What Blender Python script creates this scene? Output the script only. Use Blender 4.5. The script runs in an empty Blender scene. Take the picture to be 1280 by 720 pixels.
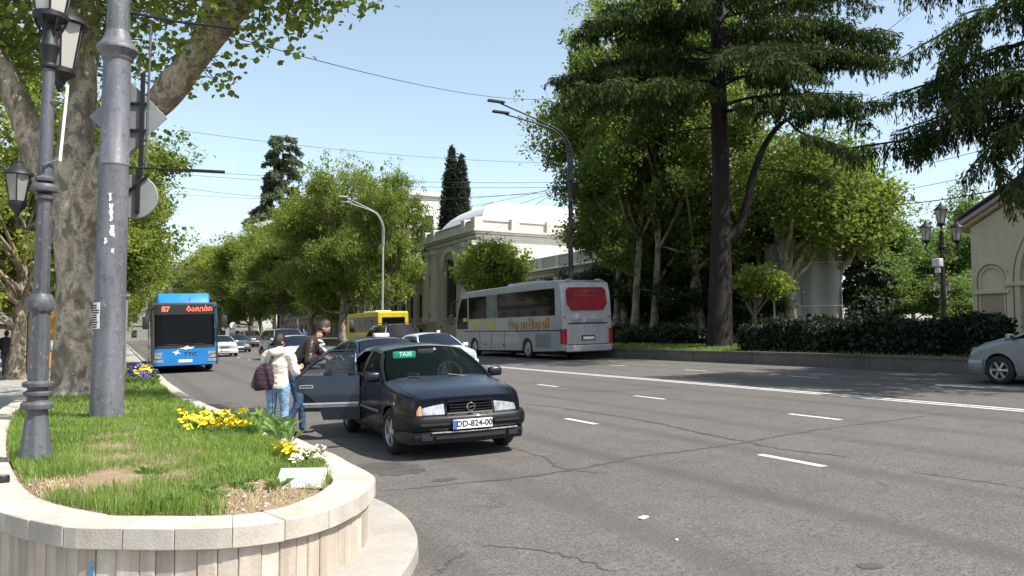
import bpy, bmesh, math, random
import numpy as np
from mathutils import Vector, Matrix, Euler

# ------------------------------------------------------------------ camera, sky, sun, exposure
SC = bpy.context.scene
COL = SC.collection
F_PX = 995.0                                  # focal length in pixels of a 1280 wide frame
PITCH = math.atan(59 / F_PX)
YAW = math.atan(493 / F_PX)                   # the street runs along +Y, the camera looks this far to the side of it
CAM_H = 1.6
SLOPE = 0.03                                  # cross fall of the carriageway
cam = bpy.data.objects.new('camera', bpy.data.cameras.new('camera'))
COL.objects.link(cam)
cam.location = (0, 0, CAM_H)
cam.rotation_euler = (math.pi / 2 + PITCH, 0, -YAW)
cam.data.sensor_width = 36.0
cam.data.lens = 36.0 * F_PX / 1280
cam.data.clip_start = 0.05
cam.data.clip_end = 3000
SC.camera = cam

SUN_EL = math.radians(55)
SUN_DIR = Vector((0.60, -0.80))               # horizontal direction towards the sun
SUN_DIR.normalize()
world = bpy.data.worlds.new('World')
SC.world = world
world.use_nodes = True
nt = world.node_tree
nt.nodes.clear()
sky = nt.nodes.new('ShaderNodeTexSky')
sky.sky_type = 'NISHITA'
sky.sun_disc = False
sky.sun_elevation = SUN_EL
sky.sun_rotation = math.atan2(SUN_DIR.x, SUN_DIR.y)
sky.altitude = 450
sky.air_density = 1.0
sky.dust_density = 1.6
sky.ozone_density = 1.0
bg = nt.nodes.new('ShaderNodeBackground')
bg.inputs['Strength'].default_value = 0.15
wo = nt.nodes.new('ShaderNodeOutputWorld')
hs_ = nt.nodes.new('ShaderNodeHueSaturation'); hs_.inputs['Saturation'].default_value = 0.74; hs_.inputs['Hue'].default_value = 0.485
nt.links.new(sky.outputs[0], hs_.inputs['Color'])
nt.links.new(hs_.outputs[0], bg.inputs[0])
nt.links.new(bg.outputs[0], wo.inputs[0])
sun = bpy.data.objects.new('sun', bpy.data.lights.new('sun', 'SUN'))
COL.objects.link(sun)
sun.data.energy = 4.7
sun.data.angle = math.radians(0.53)
sun.data.color = (1.0, 0.955, 0.88)
sd = Vector((SUN_DIR.x * math.cos(SUN_EL), SUN_DIR.y * math.cos(SUN_EL), math.sin(SUN_EL)))
sun.rotation_euler = sd.to_track_quat('Z', 'Y').to_euler()
sun.location = sd * 60
SC.view_settings.view_transform = 'Standard'
SC.view_settings.look = 'None'
SC.view_settings.exposure = 0.68
SC.view_settings.gamma = 1
SC.view_settings.use_curve_mapping = False
SC.cycles.max_bounces = 6
SC.cycles.transparent_max_bounces = 12
SC.cycles.caustics_reflective = False
SC.cycles.caustics_refractive = False

# ------------------------------------------------------------------ layout helpers (world: X across the street, Y along it)
def _ray(x, y):
    a = (x - 640) / F_PX; b = (360 - y) / F_PX
    f = math.cos(PITCH) - b * math.sin(PITCH); u = math.sin(PITCH) + b * math.cos(PITCH)
    return a * math.cos(YAW) + f * math.sin(YAW), -a * math.sin(YAW) + f * math.cos(YAW), u, f
def atd(x, y, d):                              # point in the street at a forward distance d
    X, Y, u, f = _ray(x, y); t = d / f
    return Vector((t * X, t * Y, CAM_H + t * u))
def atv(x, y, v):                              # point on the plane X = v
    X, Y, u, f = _ray(x, y); t = v / X
    return Vector((v, t * Y, CAM_H + t * u))
def gz(x):
    return SLOPE * min(max(x, 0), 20)

# ------------------------------------------------------------------ materials
MATS = {}
def nmat(name):
    m = bpy.data.materials.new(name); m.use_nodes = True
    MATS[name] = m
    nt = m.node_tree
    return m, nt, nt.nodes['Principled BSDF']
def L(nt, a, b): nt.links.new(a, b)
def N(nt, kind, **kw):
    n = nt.nodes.new(kind)
    for k, v in kw.items():
        if k in n.inputs.keys(): n.inputs[k].default_value = v
        else: setattr(n, k, v)
    return n
def c4(c): return (c[0], c[1], c[2], 1)
def ramp(nt, fac, stops):
    r = nt.nodes.new('ShaderNodeValToRGB')
    el = r.color_ramp.elements
    while len(el) < len(stops): el.new(0.5)
    for e, (p, c) in zip(el, stops):
        e.position = p; e.color = c4(c) if not isinstance(c, (int, float)) else (c, c, c, 1)
    L(nt, fac, r.inputs[0])
    return r.outputs[0]
def mixc(nt, fac, a, b, mode='MIX'):
    n = nt.nodes.new('ShaderNodeMix'); n.data_type = 'RGBA'; n.blend_type = mode
    for i, v in ((0, fac), (6, a), (7, b)):
        if isinstance(v, (tuple, list)): n.inputs[i].default_value = c4(v)
        elif isinstance(v, (int, float)): n.inputs[i].default_value = v
        else: L(nt, v, n.inputs[i])
    return n.outputs[2]
def noise(nt, scale, detail=4, rough=0.6, coord='Object', dist=0.0, vec=None):
    if vec is None:
        t = nt.nodes.new('ShaderNodeTexCoord'); vec = t.outputs[coord]
    n = N(nt, 'ShaderNodeTexNoise', Scale=scale, Detail=detail, Roughness=rough, Distortion=dist)
    L(nt, vec, n.inputs['Vector'])
    return n.outputs['Fac']
def bump(nt, bsdf, h, strength=0.3, dist=0.02):
    b = N(nt, 'ShaderNodeBump', Strength=strength, Distance=dist)
    L(nt, h, b.inputs['Height']); L(nt, b.outputs[0], bsdf.inputs['Normal'])
def mat(name, col, rough=0.6, metal=0.0, var=0.12, scale=6.0, spec=0.5, coat=0.0, bumpk=0.0, bscale=None, emit=None):
    if name in MATS: return MATS[name]
    m, nt, b = nmat(name)
    f = noise(nt, scale)
    lo = tuple(c * (1 - var) for c in col); hi = tuple(min(1, c * (1 + var)) for c in col)
    L(nt, ramp(nt, f, [(0.3, lo), (0.7, hi)]), b.inputs['Base Color'])
    b.inputs['Roughness'].default_value = rough
    b.inputs['Metallic'].default_value = metal
    b.inputs['Specular IOR Level'].default_value = spec
    b.inputs['Coat Weight'].default_value = coat
    b.inputs['Coat Roughness'].default_value = 0.06
    if bumpk: bump(nt, b, noise(nt, bscale or scale * 8, 5), bumpk, 0.01)
    if emit:
        b.inputs['Emission Color'].default_value = c4(col); b.inputs['Emission Strength'].default_value = emit
    return m
def glass_mat(name, tint=(0.02, 0.025, 0.03), clear=0.5, rough=0.03, frost=(0.1, 0.1, 0.1)):
    if name in MATS: return MATS[name]
    m, nt, b = nmat(name)
    b.inputs['Base Color'].default_value = c4(tint)
    b.inputs['Roughness'].default_value = rough
    b.inputs['Specular IOR Level'].default_value = 0.5
    tr = N(nt, 'ShaderNodeBsdfTransparent'); tr.inputs[0].default_value = c4(tuple(0.62 + 0.3 * min(1, 6 * c) for c in tint))
    fr = N(nt, 'ShaderNodeFresnel', IOR=1.5)
    mr = N(nt, 'ShaderNodeMath', operation='MULTIPLY_ADD'); L(nt, fr.outputs[0], mr.inputs[0]); mr.inputs[1].default_value = 1.0; mr.inputs[2].default_value = 1 - clear
    mr.use_clamp = True
    mx = N(nt, 'ShaderNodeMixShader'); L(nt, mr.outputs[0], mx.inputs[0]); L(nt, tr.outputs[0], mx.inputs[1]); L(nt, b.outputs[0], mx.inputs[2])
    L(nt, mx.outputs[0], nt.nodes['Material Output'].inputs[0])
    return m
def leaf_mat(name, dark, light, trans=0.35, rough=0.55, spec=0.35, scale=0.35):
    if name in MATS: return MATS[name]
    m, nt, b = nmat(name)
    g = N(nt, 'ShaderNodeNewGeometry')
    f = noise(nt, scale, 3)
    a = N(nt, 'ShaderNodeMath', operation='MULTIPLY_ADD'); L(nt, g.outputs['Random Per Island'], a.inputs[0]); a.inputs[1].default_value = 0.55
    L(nt, f, a.inputs[2])
    sub = N(nt, 'ShaderNodeMath', operation='SUBTRACT'); L(nt, a.outputs[0], sub.inputs[0]); sub.inputs[1].default_value = 0.27; sub.use_clamp = True
    c = ramp(nt, sub.outputs[0], [(0.15, dark), (0.85, light)])
    L(nt, c, b.inputs['Base Color'])
    b.inputs['Roughness'].default_value = rough
    b.inputs['Specular IOR Level'].default_value = spec
    t = N(nt, 'ShaderNodeBsdfTranslucent')
    L(nt, mixc(nt, 0.35, c, (min(1, light[0] * 1.6), min(1, light[1] * 1.5), light[2] * 0.7)), t.inputs[0])
    mx = N(nt, 'ShaderNodeMixShader', Fac=trans)
    L(nt, b.outputs[0], mx.inputs[1]); L(nt, t.outputs[0], mx.inputs[2])
    L(nt, mx.outputs[0], nt.nodes['Material Output'].inputs[0])
    return m

# ------------------------------------------------------------------ mesh builder
class MB:
    def __init__(s): s.v = []; s.f = []
    def add(s, vs, fs):
        o = len(s.v); s.v += [tuple(p) for p in vs]; s.f += [tuple(i + o for i in f) for f in fs]; return s
    def box(s, c, d, rz=0.0, m=None):
        hx, hy, hz = d[0] / 2, d[1] / 2, d[2] / 2
        cr, sr = math.cos(rz), math.sin(rz)
        vs = []
        for x in (-hx, hx):
            for y in (-hy, hy):
                for z in (-hz, hz):
                    p = Vector((c[0] + x * cr - y * sr, c[1] + x * sr + y * cr, c[2] + z))
                    vs.append(m @ p if m else p)
        return s.add(vs, [(0, 1, 3, 2), (4, 6, 7, 5), (0, 4, 5, 1), (2, 3, 7, 6), (0, 2, 6, 4), (1, 5, 7, 3)])
    def tube(s, path, r, n=8, caps=True):
        P = [Vector(p) for p in path]; k = len(P)
        R = r if isinstance(r, (list, tuple)) else [r] * k
        vs = []; up = None
        for i in range(k):
            d = (P[min(i + 1, k - 1)] - P[max(i - 1, 0)])
            d = d.normalized() if d.length > 1e-9 else Vector((0, 0, 1))
            if up is None:
                up = Vector((1, 0, 0)) if abs(d.x) < 0.8 else Vector((0, 1, 0))
            a = (up - d * up.dot(d))
            a = a.normalized() if a.length > 1e-6 else d.orthogonal().normalized()
            up = a; b = d.cross(a)
            for j in range(n):
                t = 2 * math.pi * j / n
                vs.append(P[i] + (a * math.cos(t) + b * math.sin(t)) * R[i])
        fs = [(i * n + j, i * n + (j + 1) % n, (i + 1) * n + (j + 1) % n, (i + 1) * n + j) for i in range(k - 1) for j in range(n)]
        if caps: fs += [tuple(range(n - 1, -1, -1)), tuple((k - 1) * n + j for j in range(n))]
        return s.add(vs, fs)
    def lathe(s, prof, n=20, c=(0, 0, 0), axis='z', caps=True, m=None):
        vs = []
        for r, h in prof:
            for j in range(n):
                t = 2 * math.pi * j / n
                p = (r * math.cos(t), r * math.sin(t), h)
                if axis == 'y': p = (p[0], p[2], p[1])
                if axis == 'x': p = (p[2], p[0], p[1])
                q = Vector((p[0] + c[0], p[1] + c[1], p[2] + c[2]))
                vs.append(m @ q if m else q)
        k = len(prof)
        fs = [(i * n + j, i * n + (j + 1) % n, (i + 1) * n + (j + 1) % n, (i + 1) * n + j) for i in range(k - 1) for j in range(n)]
        if caps: fs += [tuple(range(n - 1, -1, -1)), tuple((k - 1) * n + j for j in range(n))]
        return s.add(vs, fs)
    def grid(s, fn, nu, nv, flip=False):
        vs = [fn(i / nu, j / nv) for i in range(nu + 1) for j in range(nv + 1)]
        fs = []
        for i in range(nu):
            for j in range(nv):
                q = (i * (nv + 1) + j, (i + 1) * (nv + 1) + j, (i + 1) * (nv + 1) + j + 1, i * (nv + 1) + j + 1)
                fs.append(q[::-1] if flip else q)
        return s.add(vs, fs)
    def prism(s, poly, a, b, plane='xz'):      # polygon in a plane, extruded from a to b along the third axis
        n = len(poly)
        def P(p, h): return {'xz': (p[0], h, p[1]), 'yz': (h, p[0], p[1]), 'xy': (p[0], p[1], h)}[plane]
        vs = [P(p, a) for p in poly] + [P(p, b) for p in poly]
        fs = [tuple(range(n)), tuple(range(2 * n - 1, n - 1, -1))] + [(i, n + i, n + (i + 1) % n, (i + 1) % n) for i in range(n)]
        return s.add(vs, fs)
    def mesh(s, name, m=None, smooth=None, fix=True):
        me = bpy.data.meshes.new(name)
        me.from_pydata(s.v, [], s.f)
        if fix:
            bm = bmesh.new(); bm.from_mesh(me)
            bmesh.ops.remove_doubles(bm, verts=bm.verts, dist=1e-5)
            bmesh.ops.recalc_face_normals(bm, faces=bm.faces)
            bm.to_mesh(me); bm.free()
        if m: me.materials.append(m)
        if smooth is not None:
            me.shade_smooth(); me.set_sharp_from_angle(angle=math.radians(smooth))
        return me
    def build(s, name, m, parent=None, smooth=None, bevel=0, bseg=1, fix=True):
        me = s.mesh(name, m, smooth, fix)
        if bevel:
            bm = bmesh.new(); bm.from_mesh(me)
            ed = [e for e in bm.edges if len(e.link_faces) == 2 and e.calc_face_angle() > 0.5]
            bmesh.ops.bevel(bm, geom=ed, offset=bevel, segments=bseg, profile=0.5, affect='EDGES', clamp_overlap=True)
            bm.to_mesh(me); bm.free()
            if bseg > 1 or smooth: me.shade_smooth(); me.set_sharp_from_angle(angle=math.radians(smooth or 40))
        return ob(name, me, parent)
def ob(name, me, parent=None, loc=None, rot=None, scale=None):
    o = bpy.data.objects.new(name, me); COL.objects.link(o)
    if parent is not None: o.parent = parent
    if loc is not None: o.location = loc
    if rot is not None: o.rotation_euler = rot
    if scale is not None: o.scale = scale if isinstance(scale, (tuple, list)) else (scale,) * 3
    return o
def tag(o, label=None, cat=None, group=None, kind=None):
    if label: o['label'] = label
    if cat: o['category'] = cat
    if group: o['group'] = group
    if kind: o['kind'] = kind
    return o
def thing(name, label, cat, loc=(0, 0, 0), rot=(0, 0, 0), group=None):
    o = bpy.data.objects.new(name, None); COL.objects.link(o)
    o.empty_display_size = 0.2
    o.location = loc; o.rotation_euler = rot
    return tag(o, label, cat, group)
def copy_tree(o, parent=None):
    c = o.copy(); COL.objects.link(c)
    if parent is not None: c.parent = parent
    for ch in list(o.children): copy_tree(ch, c)
    return c
def dup(root, label, loc, rot=None, group=None, scale=None):
    r = copy_tree(root); r.location = loc; r['label'] = label
    if rot is not None: r.rotation_euler = rot
    if scale is not None: r.scale = (scale,) * 3
    if group: r['group'] = group
    return r
def rawmesh(name, V, Fq, m=None, smooth=False):
    """V (n,3), Fq (k,c) int arrays, one polygon size"""
    me = bpy.data.meshes.new(name)
    n, (k, c) = len(V), Fq.shape
    me.vertices.add(n); me.vertices.foreach_set('co', np.ascontiguousarray(V, dtype=np.float32).ravel())
    me.loops.add(k * c); me.loops.foreach_set('vertex_index', Fq.astype(np.int32).ravel())
    me.polygons.add(k)
    me.polygons.foreach_set('loop_start', np.arange(0, k * c, c, dtype=np.int32))
    try: me.polygons.foreach_set('loop_total', np.full(k, c, dtype=np.int32))
    except Exception: pass
    if m: me.materials.append(m)
    me.update(calc_edges=True)
    if smooth: me.shade_smooth()
    return me
_WORK = bpy.data.scenes.new('work')             # scratch scene: shapes are evaluated here, away from the many objects of the street
def evaluated_mesh(o):
    _WORK.collection.objects.link(o)
    vl = _WORK.view_layers[0]; vl.update()
    me = bpy.data.meshes.new_from_object(o.evaluated_get(vl.depsgraph))
    bpy.data.objects.remove(o)
    return me
def text_mesh(body, size, m, extrude=0.002, name='lettering', bold=0.0, sx=1.0):
    cu = bpy.data.curves.new(name, 'FONT'); cu.body = body; cu.size = size; cu.extrude = extrude; cu.offset = bold
    cu.align_x = 'CENTER'; cu.align_y = 'CENTER'; cu.resolution_u = 3
    me = evaluated_mesh(bpy.data.objects.new(name, cu))
    me.materials.clear(); me.materials.append(m); me.name = name
    if sx != 1.0: me.transform(Matrix.Diagonal((sx, 1, 1, 1)))
    return me
def smoothstep(a, b, x):
    t = min(1, max(0, (x - a) / (b - a))); return t * t * (3 - 2 * t)
def lerp(a, b, t): return a + (b - a) * t
def interp(pts, x):                             # piecewise linear
    if x <= pts[0][0]: return pts[0][1]
    for (x0, y0), (x1, y1) in zip(pts, pts[1:]):
        if x <= x1: return y0 + (y1 - y0) * (x - x0) / (x1 - x0)
    return pts[-1][1]
def catmull(P, n, closed=False):
    P = [Vector(p) for p in P]; k = len(P); out = []
    for i in range(k if closed else k - 1):
        p0 = P[(i - 1) % k] if closed or i > 0 else P[0]
        p1, p2 = P[i], P[(i + 1) % k]
        p3 = P[(i + 2) % k] if closed or i + 2 < k else P[-1]
        for j in range(n):
            t = j / n
            out.append(0.5 * ((2 * p1) + (p2 - p0) * t + (2 * p0 - 5 * p1 + 4 * p2 - p3) * t * t + (3 * p1 - p0 - 3 * p2 + p3) * t ** 3))
    if not closed: out.append(P[-1])
    return out
RNG = np.random.default_rng(7)
random.seed(7)

# ------------------------------------------------------------------ ground, road, markings
def asphalt():
    m, nt, b = nmat('asphalt')
    tc = N(nt, 'ShaderNodeTexCoord'); vec = tc.outputs['Object']
    big = noise(nt, 0.22, 4, 0.6, vec=vec); mid = noise(nt, 2.2, 5, 0.65, vec=vec)
    fine = noise(nt, 38, 4, 0.75, vec=vec); grit = noise(nt, 95, 2, 0.8, vec=vec)
    c1 = ramp(nt, big, [(0.3, (0.086, 0.079, 0.073)), (0.7, (0.128, 0.118, 0.109))])
    c2 = mixc(nt, 0.5, c1, ramp(nt, mid, [(0.3, (0.074, 0.068, 0.063)), (0.7, (0.134, 0.124, 0.115))]))
    c3 = mixc(nt, 0.9, c2, ramp(nt, fine, [(0.36, (0.55, 0.54, 0.53)), (0.62, (1.42, 1.40, 1.37))]), 'MULTIPLY')
    c4_ = mixc(nt, ramp(nt, grit, [(0.57, 0.0), (0.66, 0.85)]), c3, (0.31, 0.288, 0.262))
    # wheel-polished lanes: darker oily strips along the street
    sp = N(nt, 'ShaderNodeSeparateXYZ'); L(nt, vec, sp.inputs[0])
    wv = N(nt, 'ShaderNodeMath', operation='SINE'); ml = N(nt, 'ShaderNodeMath', operation='MULTIPLY'); L(nt, sp.outputs[0], ml.inputs[0]); ml.inputs[1].default_value = 2 * math.pi / 1.62
    L(nt, ml.outputs[0], wv.inputs[0])
    st = N(nt, 'ShaderNodeMapping'); L(nt, vec, st.inputs[0]); st.inputs['Scale'].default_value = (1.6, 0.06, 1)
    stn = noise(nt, 1.0, 3, 0.6, vec=st.outputs[0])
    dk = N(nt, 'ShaderNodeMath', operation='MULTIPLY'); L(nt, ramp(nt, wv.outputs[0], [(0.45, 0), (1.0, 1)]), dk.inputs[0]); L(nt, stn, dk.inputs[1])
    c5 = mixc(nt, ramp(nt, dk.outputs[0], [(0.1, 0.0), (0.8, 0.7)]), c4_, (0.070, 0.064, 0.059))
    # paler worn, dusty area by the planter end
    vor = N(nt, 'ShaderNodeTexVoronoi', Scale=0.55); vor.feature = 'DISTANCE_TO_EDGE'
    wr = N(nt, 'ShaderNodeMapping'); L(nt, vec, wr.inputs[0])
    nz = N(nt, 'ShaderNodeTexNoise', Scale=1.3, Detail=4.0); L(nt, vec, nz.inputs['Vector'])
    ad = N(nt, 'ShaderNodeVectorMath', operation='MULTIPLY_ADD'); L(nt, nz.outputs['Color'], ad.inputs[0]); ad.inputs[1].default_value = (0.9, 0.9, 0.9); L(nt, vec, ad.inputs[2])
    L(nt, ad.outputs[0], vor.inputs['Vector'])
    crk = ramp(nt, vor.outputs['Distance'], [(0.0, 1.0), (0.012, 0.0)])
    ck = N(nt, 'ShaderNodeMath', operation='MULTIPLY'); L(nt, crk, ck.inputs[0]); L(nt, ramp(nt, noise(nt, 0.35, 2, vec=vec), [(0.5, 0.0), (0.62, 0.6)]), ck.inputs[1])
    c6 = mixc(nt, ck.outputs[0], c5, (0.055, 0.052, 0.05))
    L(nt, c6, b.inputs['Base Color'])
    L(nt, ramp(nt, mid, [(0.3, 0.82), (0.7, 0.93)]), b.inputs['Roughness'])
    b.inputs['Specular IOR Level'].default_value = 0.3
    h = mixc(nt, 0.5, fine, grit)
    bump(nt, b, h, 0.55, 0.012)
    return m
def paint(name='road_paint'):
    m, nt, b = nmat(name)
    f = noise(nt, 14, 6, 0.75); g = noise(nt, 90, 2, 0.7)
    c = ramp(nt, f, [(0.30, (0.30, 0.28, 0.26)), (0.52, (0.72, 0.70, 0.66))])
    c = mixc(nt, ramp(nt, g, [(0.36, 0.8), (0.48, 0.0)]), c, (0.15, 0.135, 0.12))
    L(nt, c, b.inputs['Base Color']); b.inputs['Roughness'].default_value = 0.7
    return m
def stone(name, base, dark, scale=3.0, streak=0.0, rough=0.85, bumpk=0.35):
    m, nt, b = nmat(name)
    tc = N(nt, 'ShaderNodeTexCoord'); vec = tc.outputs['Object']
    oi = N(nt, 'ShaderNodeObjectInfo')
    ad = N(nt, 'ShaderNodeVectorMath', operation='ADD'); L(nt, vec, ad.inputs[0])
    sc = N(nt, 'ShaderNodeMath', operation='MULTIPLY'); L(nt, oi.outputs['Random'], sc.inputs[0]); sc.inputs[1].default_value = 37.0
    L(nt, sc.outputs[0], ad.inputs[1])
    v2 = ad.outputs[0]
    f = noise(nt, scale, 6, 0.65, vec=v2); g = noise(nt, scale * 14, 4, 0.7, vec=v2)
    mp = N(nt, 'ShaderNodeMapping'); L(nt, v2, mp.inputs[0]); mp.inputs['Scale'].default_value = (9, 9, 0.7)
    s = noise(nt, 1.0, 4, 0.6, vec=mp.outputs[0])
    c = ramp(nt, f, [(0.25, dark), (0.62, base)])
    c = mixc(nt, 0.3, c, ramp(nt, g, [(0.3, tuple(x * 0.72 for x in base)), (0.7, tuple(min(1, x * 1.15) for x in base))]))
    if streak: c = mixc(nt, ramp(nt, s, [(0.38, streak), (0.6, 0.0)]), c, dark)
    hs = N(nt, 'ShaderNodeHueSaturation'); L(nt, c, hs.inputs['Color'])
    mv = N(nt, 'ShaderNodeMath', operation='MULTIPLY_ADD'); L(nt, oi.outputs['Random'], mv.inputs[0]); mv.inputs[1].default_value = 0.2; mv.inputs[2].default_value = 0.9
    L(nt, mv.outputs[0], hs.inputs['Value'])
    L(nt, hs.outputs[0], b.inputs['Base Color']); b.inputs['Roughness'].default_value = rough
    b.inputs['Specular IOR Level'].default_value = 0.3
    bump(nt, b, g, bumpk, 0.01)
    return m
M_ASPH = asphalt(); M_PAINT = paint()
M_CONC = stone('pale_concrete', (0.40, 0.37, 0.33), (0.25, 0.23, 0.2), 2.0)
M_PAVE = stone('paving_stone', (0.33, 0.32, 0.30), (0.22, 0.21, 0.2), 1.5)
M_KERB = stone('kerb_stone', (0.165, 0.145, 0.125), (0.08, 0.07, 0.06), 2.5)
M_SOIL = stone('dry_soil', (0.40, 0.29, 0.19), (0.24, 0.165, 0.10), 9.0, bumpk=0.9)
M_TURF = stone('lawn_soil', (0.06, 0.085, 0.025), (0.035, 0.05, 0.015), 5.0, bumpk=0.8)

def sheet(name, xs, ys, zfn, m, kind='structure', parent=None):
    V = np.array([(x, y, zfn(x, y)) for x in xs for y in ys]); n = len(ys)
    Fq = np.array([(i * n + j, (i + 1) * n + j, (i + 1) * n + j + 1, i * n + j + 1) for i in range(len(xs) - 1) for j in range(n - 1)])
    o = ob(name, rawmesh(name, V, Fq, m, True), parent)
    return tag(o, kind=kind)
def terrain(x, y):
    if x < 0: return 0.0
    if x < 20: return SLOPE * x
    return 0.6 + 0.55 * smoothstep(20, 23, x) + 0.006 * max(0, x - 23)
M_EARTH = stone('park_ground', (0.16, 0.15, 0.11), (0.08, 0.09, 0.05), 0.8)
g = sheet('ground', [-900, -300, -90, -30, -8, 0] + list(range(2, 40, 2)) + [60, 120, 400, 900], [-60, -20, 0, 10, 20, 40, 80, 160, 320, 700, 1600], lambda x, y: terrain(x, y) - 0.012 - (0.03 if x < 19 else 0), M_EARTH)
tag(g, 'brown earth ground reaching out to the horizon')
ROADX = [-2.6, 0, 2, 4, 6, 8, 10, 12, 14, 16, 18, 19.85]
ROADY = [-30, -8, 0, 4, 8, 12, 16, 20, 26, 34, 44, 60, 90, 140, 220, 340]
road = sheet('road', ROADX, ROADY, lambda x, y: gz(x), M_ASPH)
tag(road, 'wide grey asphalt road with worn white lane lines')
def mark(name, x, y0, y1, w, m=M_PAINT, parent=road, dz=0.004):
    mb = MB()
    n = max(1, int((y1 - y0) / 8))
    mb.grid(lambda u, v: (x - w / 2 + w * v, lerp(y0, y1, u), gz(x - w / 2 + w * v) + dz), n, 1)
    return tag(mb.build(name, m, parent, fix=False), kind='structure')
for k in range(-1, 30):
    mark('lane_dash', 6.78, 6.2 + k * 4.5, 7.15 + k * 4.5, 0.11)
    mark('lane_dash', 10.0, 8.8 + k * 4.4, 9.85 + k * 4.4, 0.11)
for k in range(0, 22):
    mark('lane_dash', 16.4, 4.6 + k * 4.4 + 1.7, 5.7 + k * 4.4 + 1.7, 0.11)
mark('centre_line', 12.94, -20, 300, 0.12); mark('centre_line', 13.17, -20, 300, 0.12)
# tar-sealed cracks and patches
M_TAR = mat('crack_tar', (0.068, 0.063, 0.058), 0.8, var=0.3, scale=3)
M_STAIN = mat('oil_stain', (0.072, 0.065, 0.058), 0.75, var=0.3, scale=5)
def on_road(x, y):
    X, Y, u, f = _ray(x, y); t = CAM_H / (SLOPE * X - u) if X > 0 else -CAM_H / u
    return Vector((t * X, t * Y, 0))
def tar(pts, w, dz=0.003):
    P = catmull([on_road(*p) for p in pts], 10); mb = MB(); vs = []
    rr = random.Random(len(pts) * 7 + int(pts[0][0]))
    for i, p in enumerate(P):
        d = (P[min(i + 1, len(P) - 1)] - P[max(i - 1, 0)]).normalized(); nrm = Vector((-d.y, d.x, 0))
        p = p + nrm * rr.uniform(-0.03, 0.03)
        ww = w * rr.uniform(0.35, 1.25) * (0.3 + 0.7 * min(1, 4 * i / len(P), 4 * (len(P) - 1 - i) / len(P)))
        for s in (-1, 1):
            q = p + nrm * s * ww / 2; vs.append((q.x, q.y, gz(q.x) + dz))
    mb.add(vs, [(2 * i, 2 * i + 2, 2 * i + 3, 2 * i + 1) for i in range(len(P) - 1)])
    return tag(mb.build('crack_seal', M_TAR, road, fix=False), kind='structure')
tar([(480, 614), (560, 606), (660, 596), (740, 583), (800, 571), (870, 562), (930, 553), (1000, 541), (1080, 530), (1180, 517)], 0.075)
tar([(640, 503), (700, 510), (800, 525), (870, 540), (920, 550), (980, 562), (1060, 571)], 0.07, 0.0036)
tar([(600, 683), (660, 686), (720, 698), (770, 716)], 0.03)
tar([(585, 690), (560, 705), (540, 725)], 0.02)
tar([(660, 484), (720, 489), (790, 488), (880, 480)], 0.05)
tar([(1140, 590), (1210, 600), (1290, 612)], 0.03)
tar([(640, 560), (680, 572), (700, 585), (760, 592)], 0.03, 0.0036)
def blob(name, px, py, rx, ry, m, dz, parent=road, k=24):
    c = on_road(px, py); rr = random.Random(px); mb = MB(); vs = [(c.x, c.y, gz(c.x) + dz)]
    for i in range(k):
        t = 2 * math.pi * i / k; q = rr.uniform(0.7, 1.1)
        x, y = c.x + rx * q * math.cos(t), c.y + ry * q * math.sin(t); vs.append((x, y, gz(x) + dz))
    mb.add(vs, [(0, 1 + i, 1 + (i + 1) % k) for i in range(k)])
    return tag(mb.build(name, m, parent, fix=False), kind='structure')
blob('tar_patch', 1087, 708, 0.10, 0.07, M_TAR, 0.004)
for (px, py, a, b_) in [(470, 585, 0.5, 0.35), (500, 590, 0.3, 0.25), (555, 600, 0.16, 0.1)]:
    blob('oil_stain', px, py, a, b_, M_STAIN, 0.0022 + 0.0003 * (px % 7))
M_LITTER = mat('white_litter', (0.8, 0.8, 0.78), 0.7)
for px, py, s in [(804, 648, 0.05), (846, 676, 0.014)]:
    c = on_road(px, py)
    o = MB().box((0, 0, 0.008), (s * 2, s, 0.012), 0.4).build('paper_scrap', M_LITTER, None, bevel=0.003)
    o.location = (c.x, c.y, gz(c.x)); tag(o, 'tiny scrap of white paper lying on the open asphalt', 'litter', 'paper scraps on the asphalt')

# far kerb wall, verge and lawn beyond the road
kerb = thing('kerb', None, None); kerb['kind'] = 'structure'; kerb['label'] = 'low stone retaining kerb along the park side of the road'
rr = random.Random(3)
for k in range(70):
    y0 = -6 + k * 1.6
    mb = MB().box((0, 0.795, 0.15), (0.35, 1.585, 0.46)); mb.box((0.0, 0.795, 0.395), (0.42, 1.59, 0.065))
    if k == 0: kme = mb.mesh('kerb_stone', M_KERB)
    ob('kerb_stone', kme, kerb, (20.05 + rr.uniform(-.008, .008), y0, 0.595 + rr.uniform(-.006, .006)))
lawn = sheet('lawn', [20.2, 20.8, 21.5, 22.5, 24, 27, 31.5], list(range(-6, 100, 3)), lambda x, y: 0.99 + 0.16 * smoothstep(20.3, 22.5, x) + 0.05 * smoothstep(22.5, 31, x) + 0.03 * math.sin(x * 1.7 + y), M_TURF)
tag(lawn, 'shaded park lawn behind the stone kerb')
# pavement beside the buses on the near side
pave = sheet('pavement', [-14, -10, -6, -3, -2.6, -1.9], [-4, 5, 15, 25, 40, 80, 160, 300], lambda x, y: 0.05, M_PAVE)
tag(pave, 'grey paved footway in tree shade beside the planter')
pave2 = sheet('pavement', [-1.9, -0.5, 0.6, 1.3], [34, 45, 60, 90, 160, 300], lambda x, y: 0.13, M_PAVE)
tag(pave2, 'paved bus stop strip beyond the planter')
kerb2 = thing('kerb', None, None); kerb2['kind'] = 'structure'; kerb2['label'] = 'narrow kerb edging the bus stop pavement'
km = MB().box((0, 0.995, 0.05), (0.16, 1.985, 0.26)).mesh('kerb_stone', M_CONC)
for k in range(60): ob('kerb_stone', km, kerb2, (1.38, 34 + 2 * k, 0.02))

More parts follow.
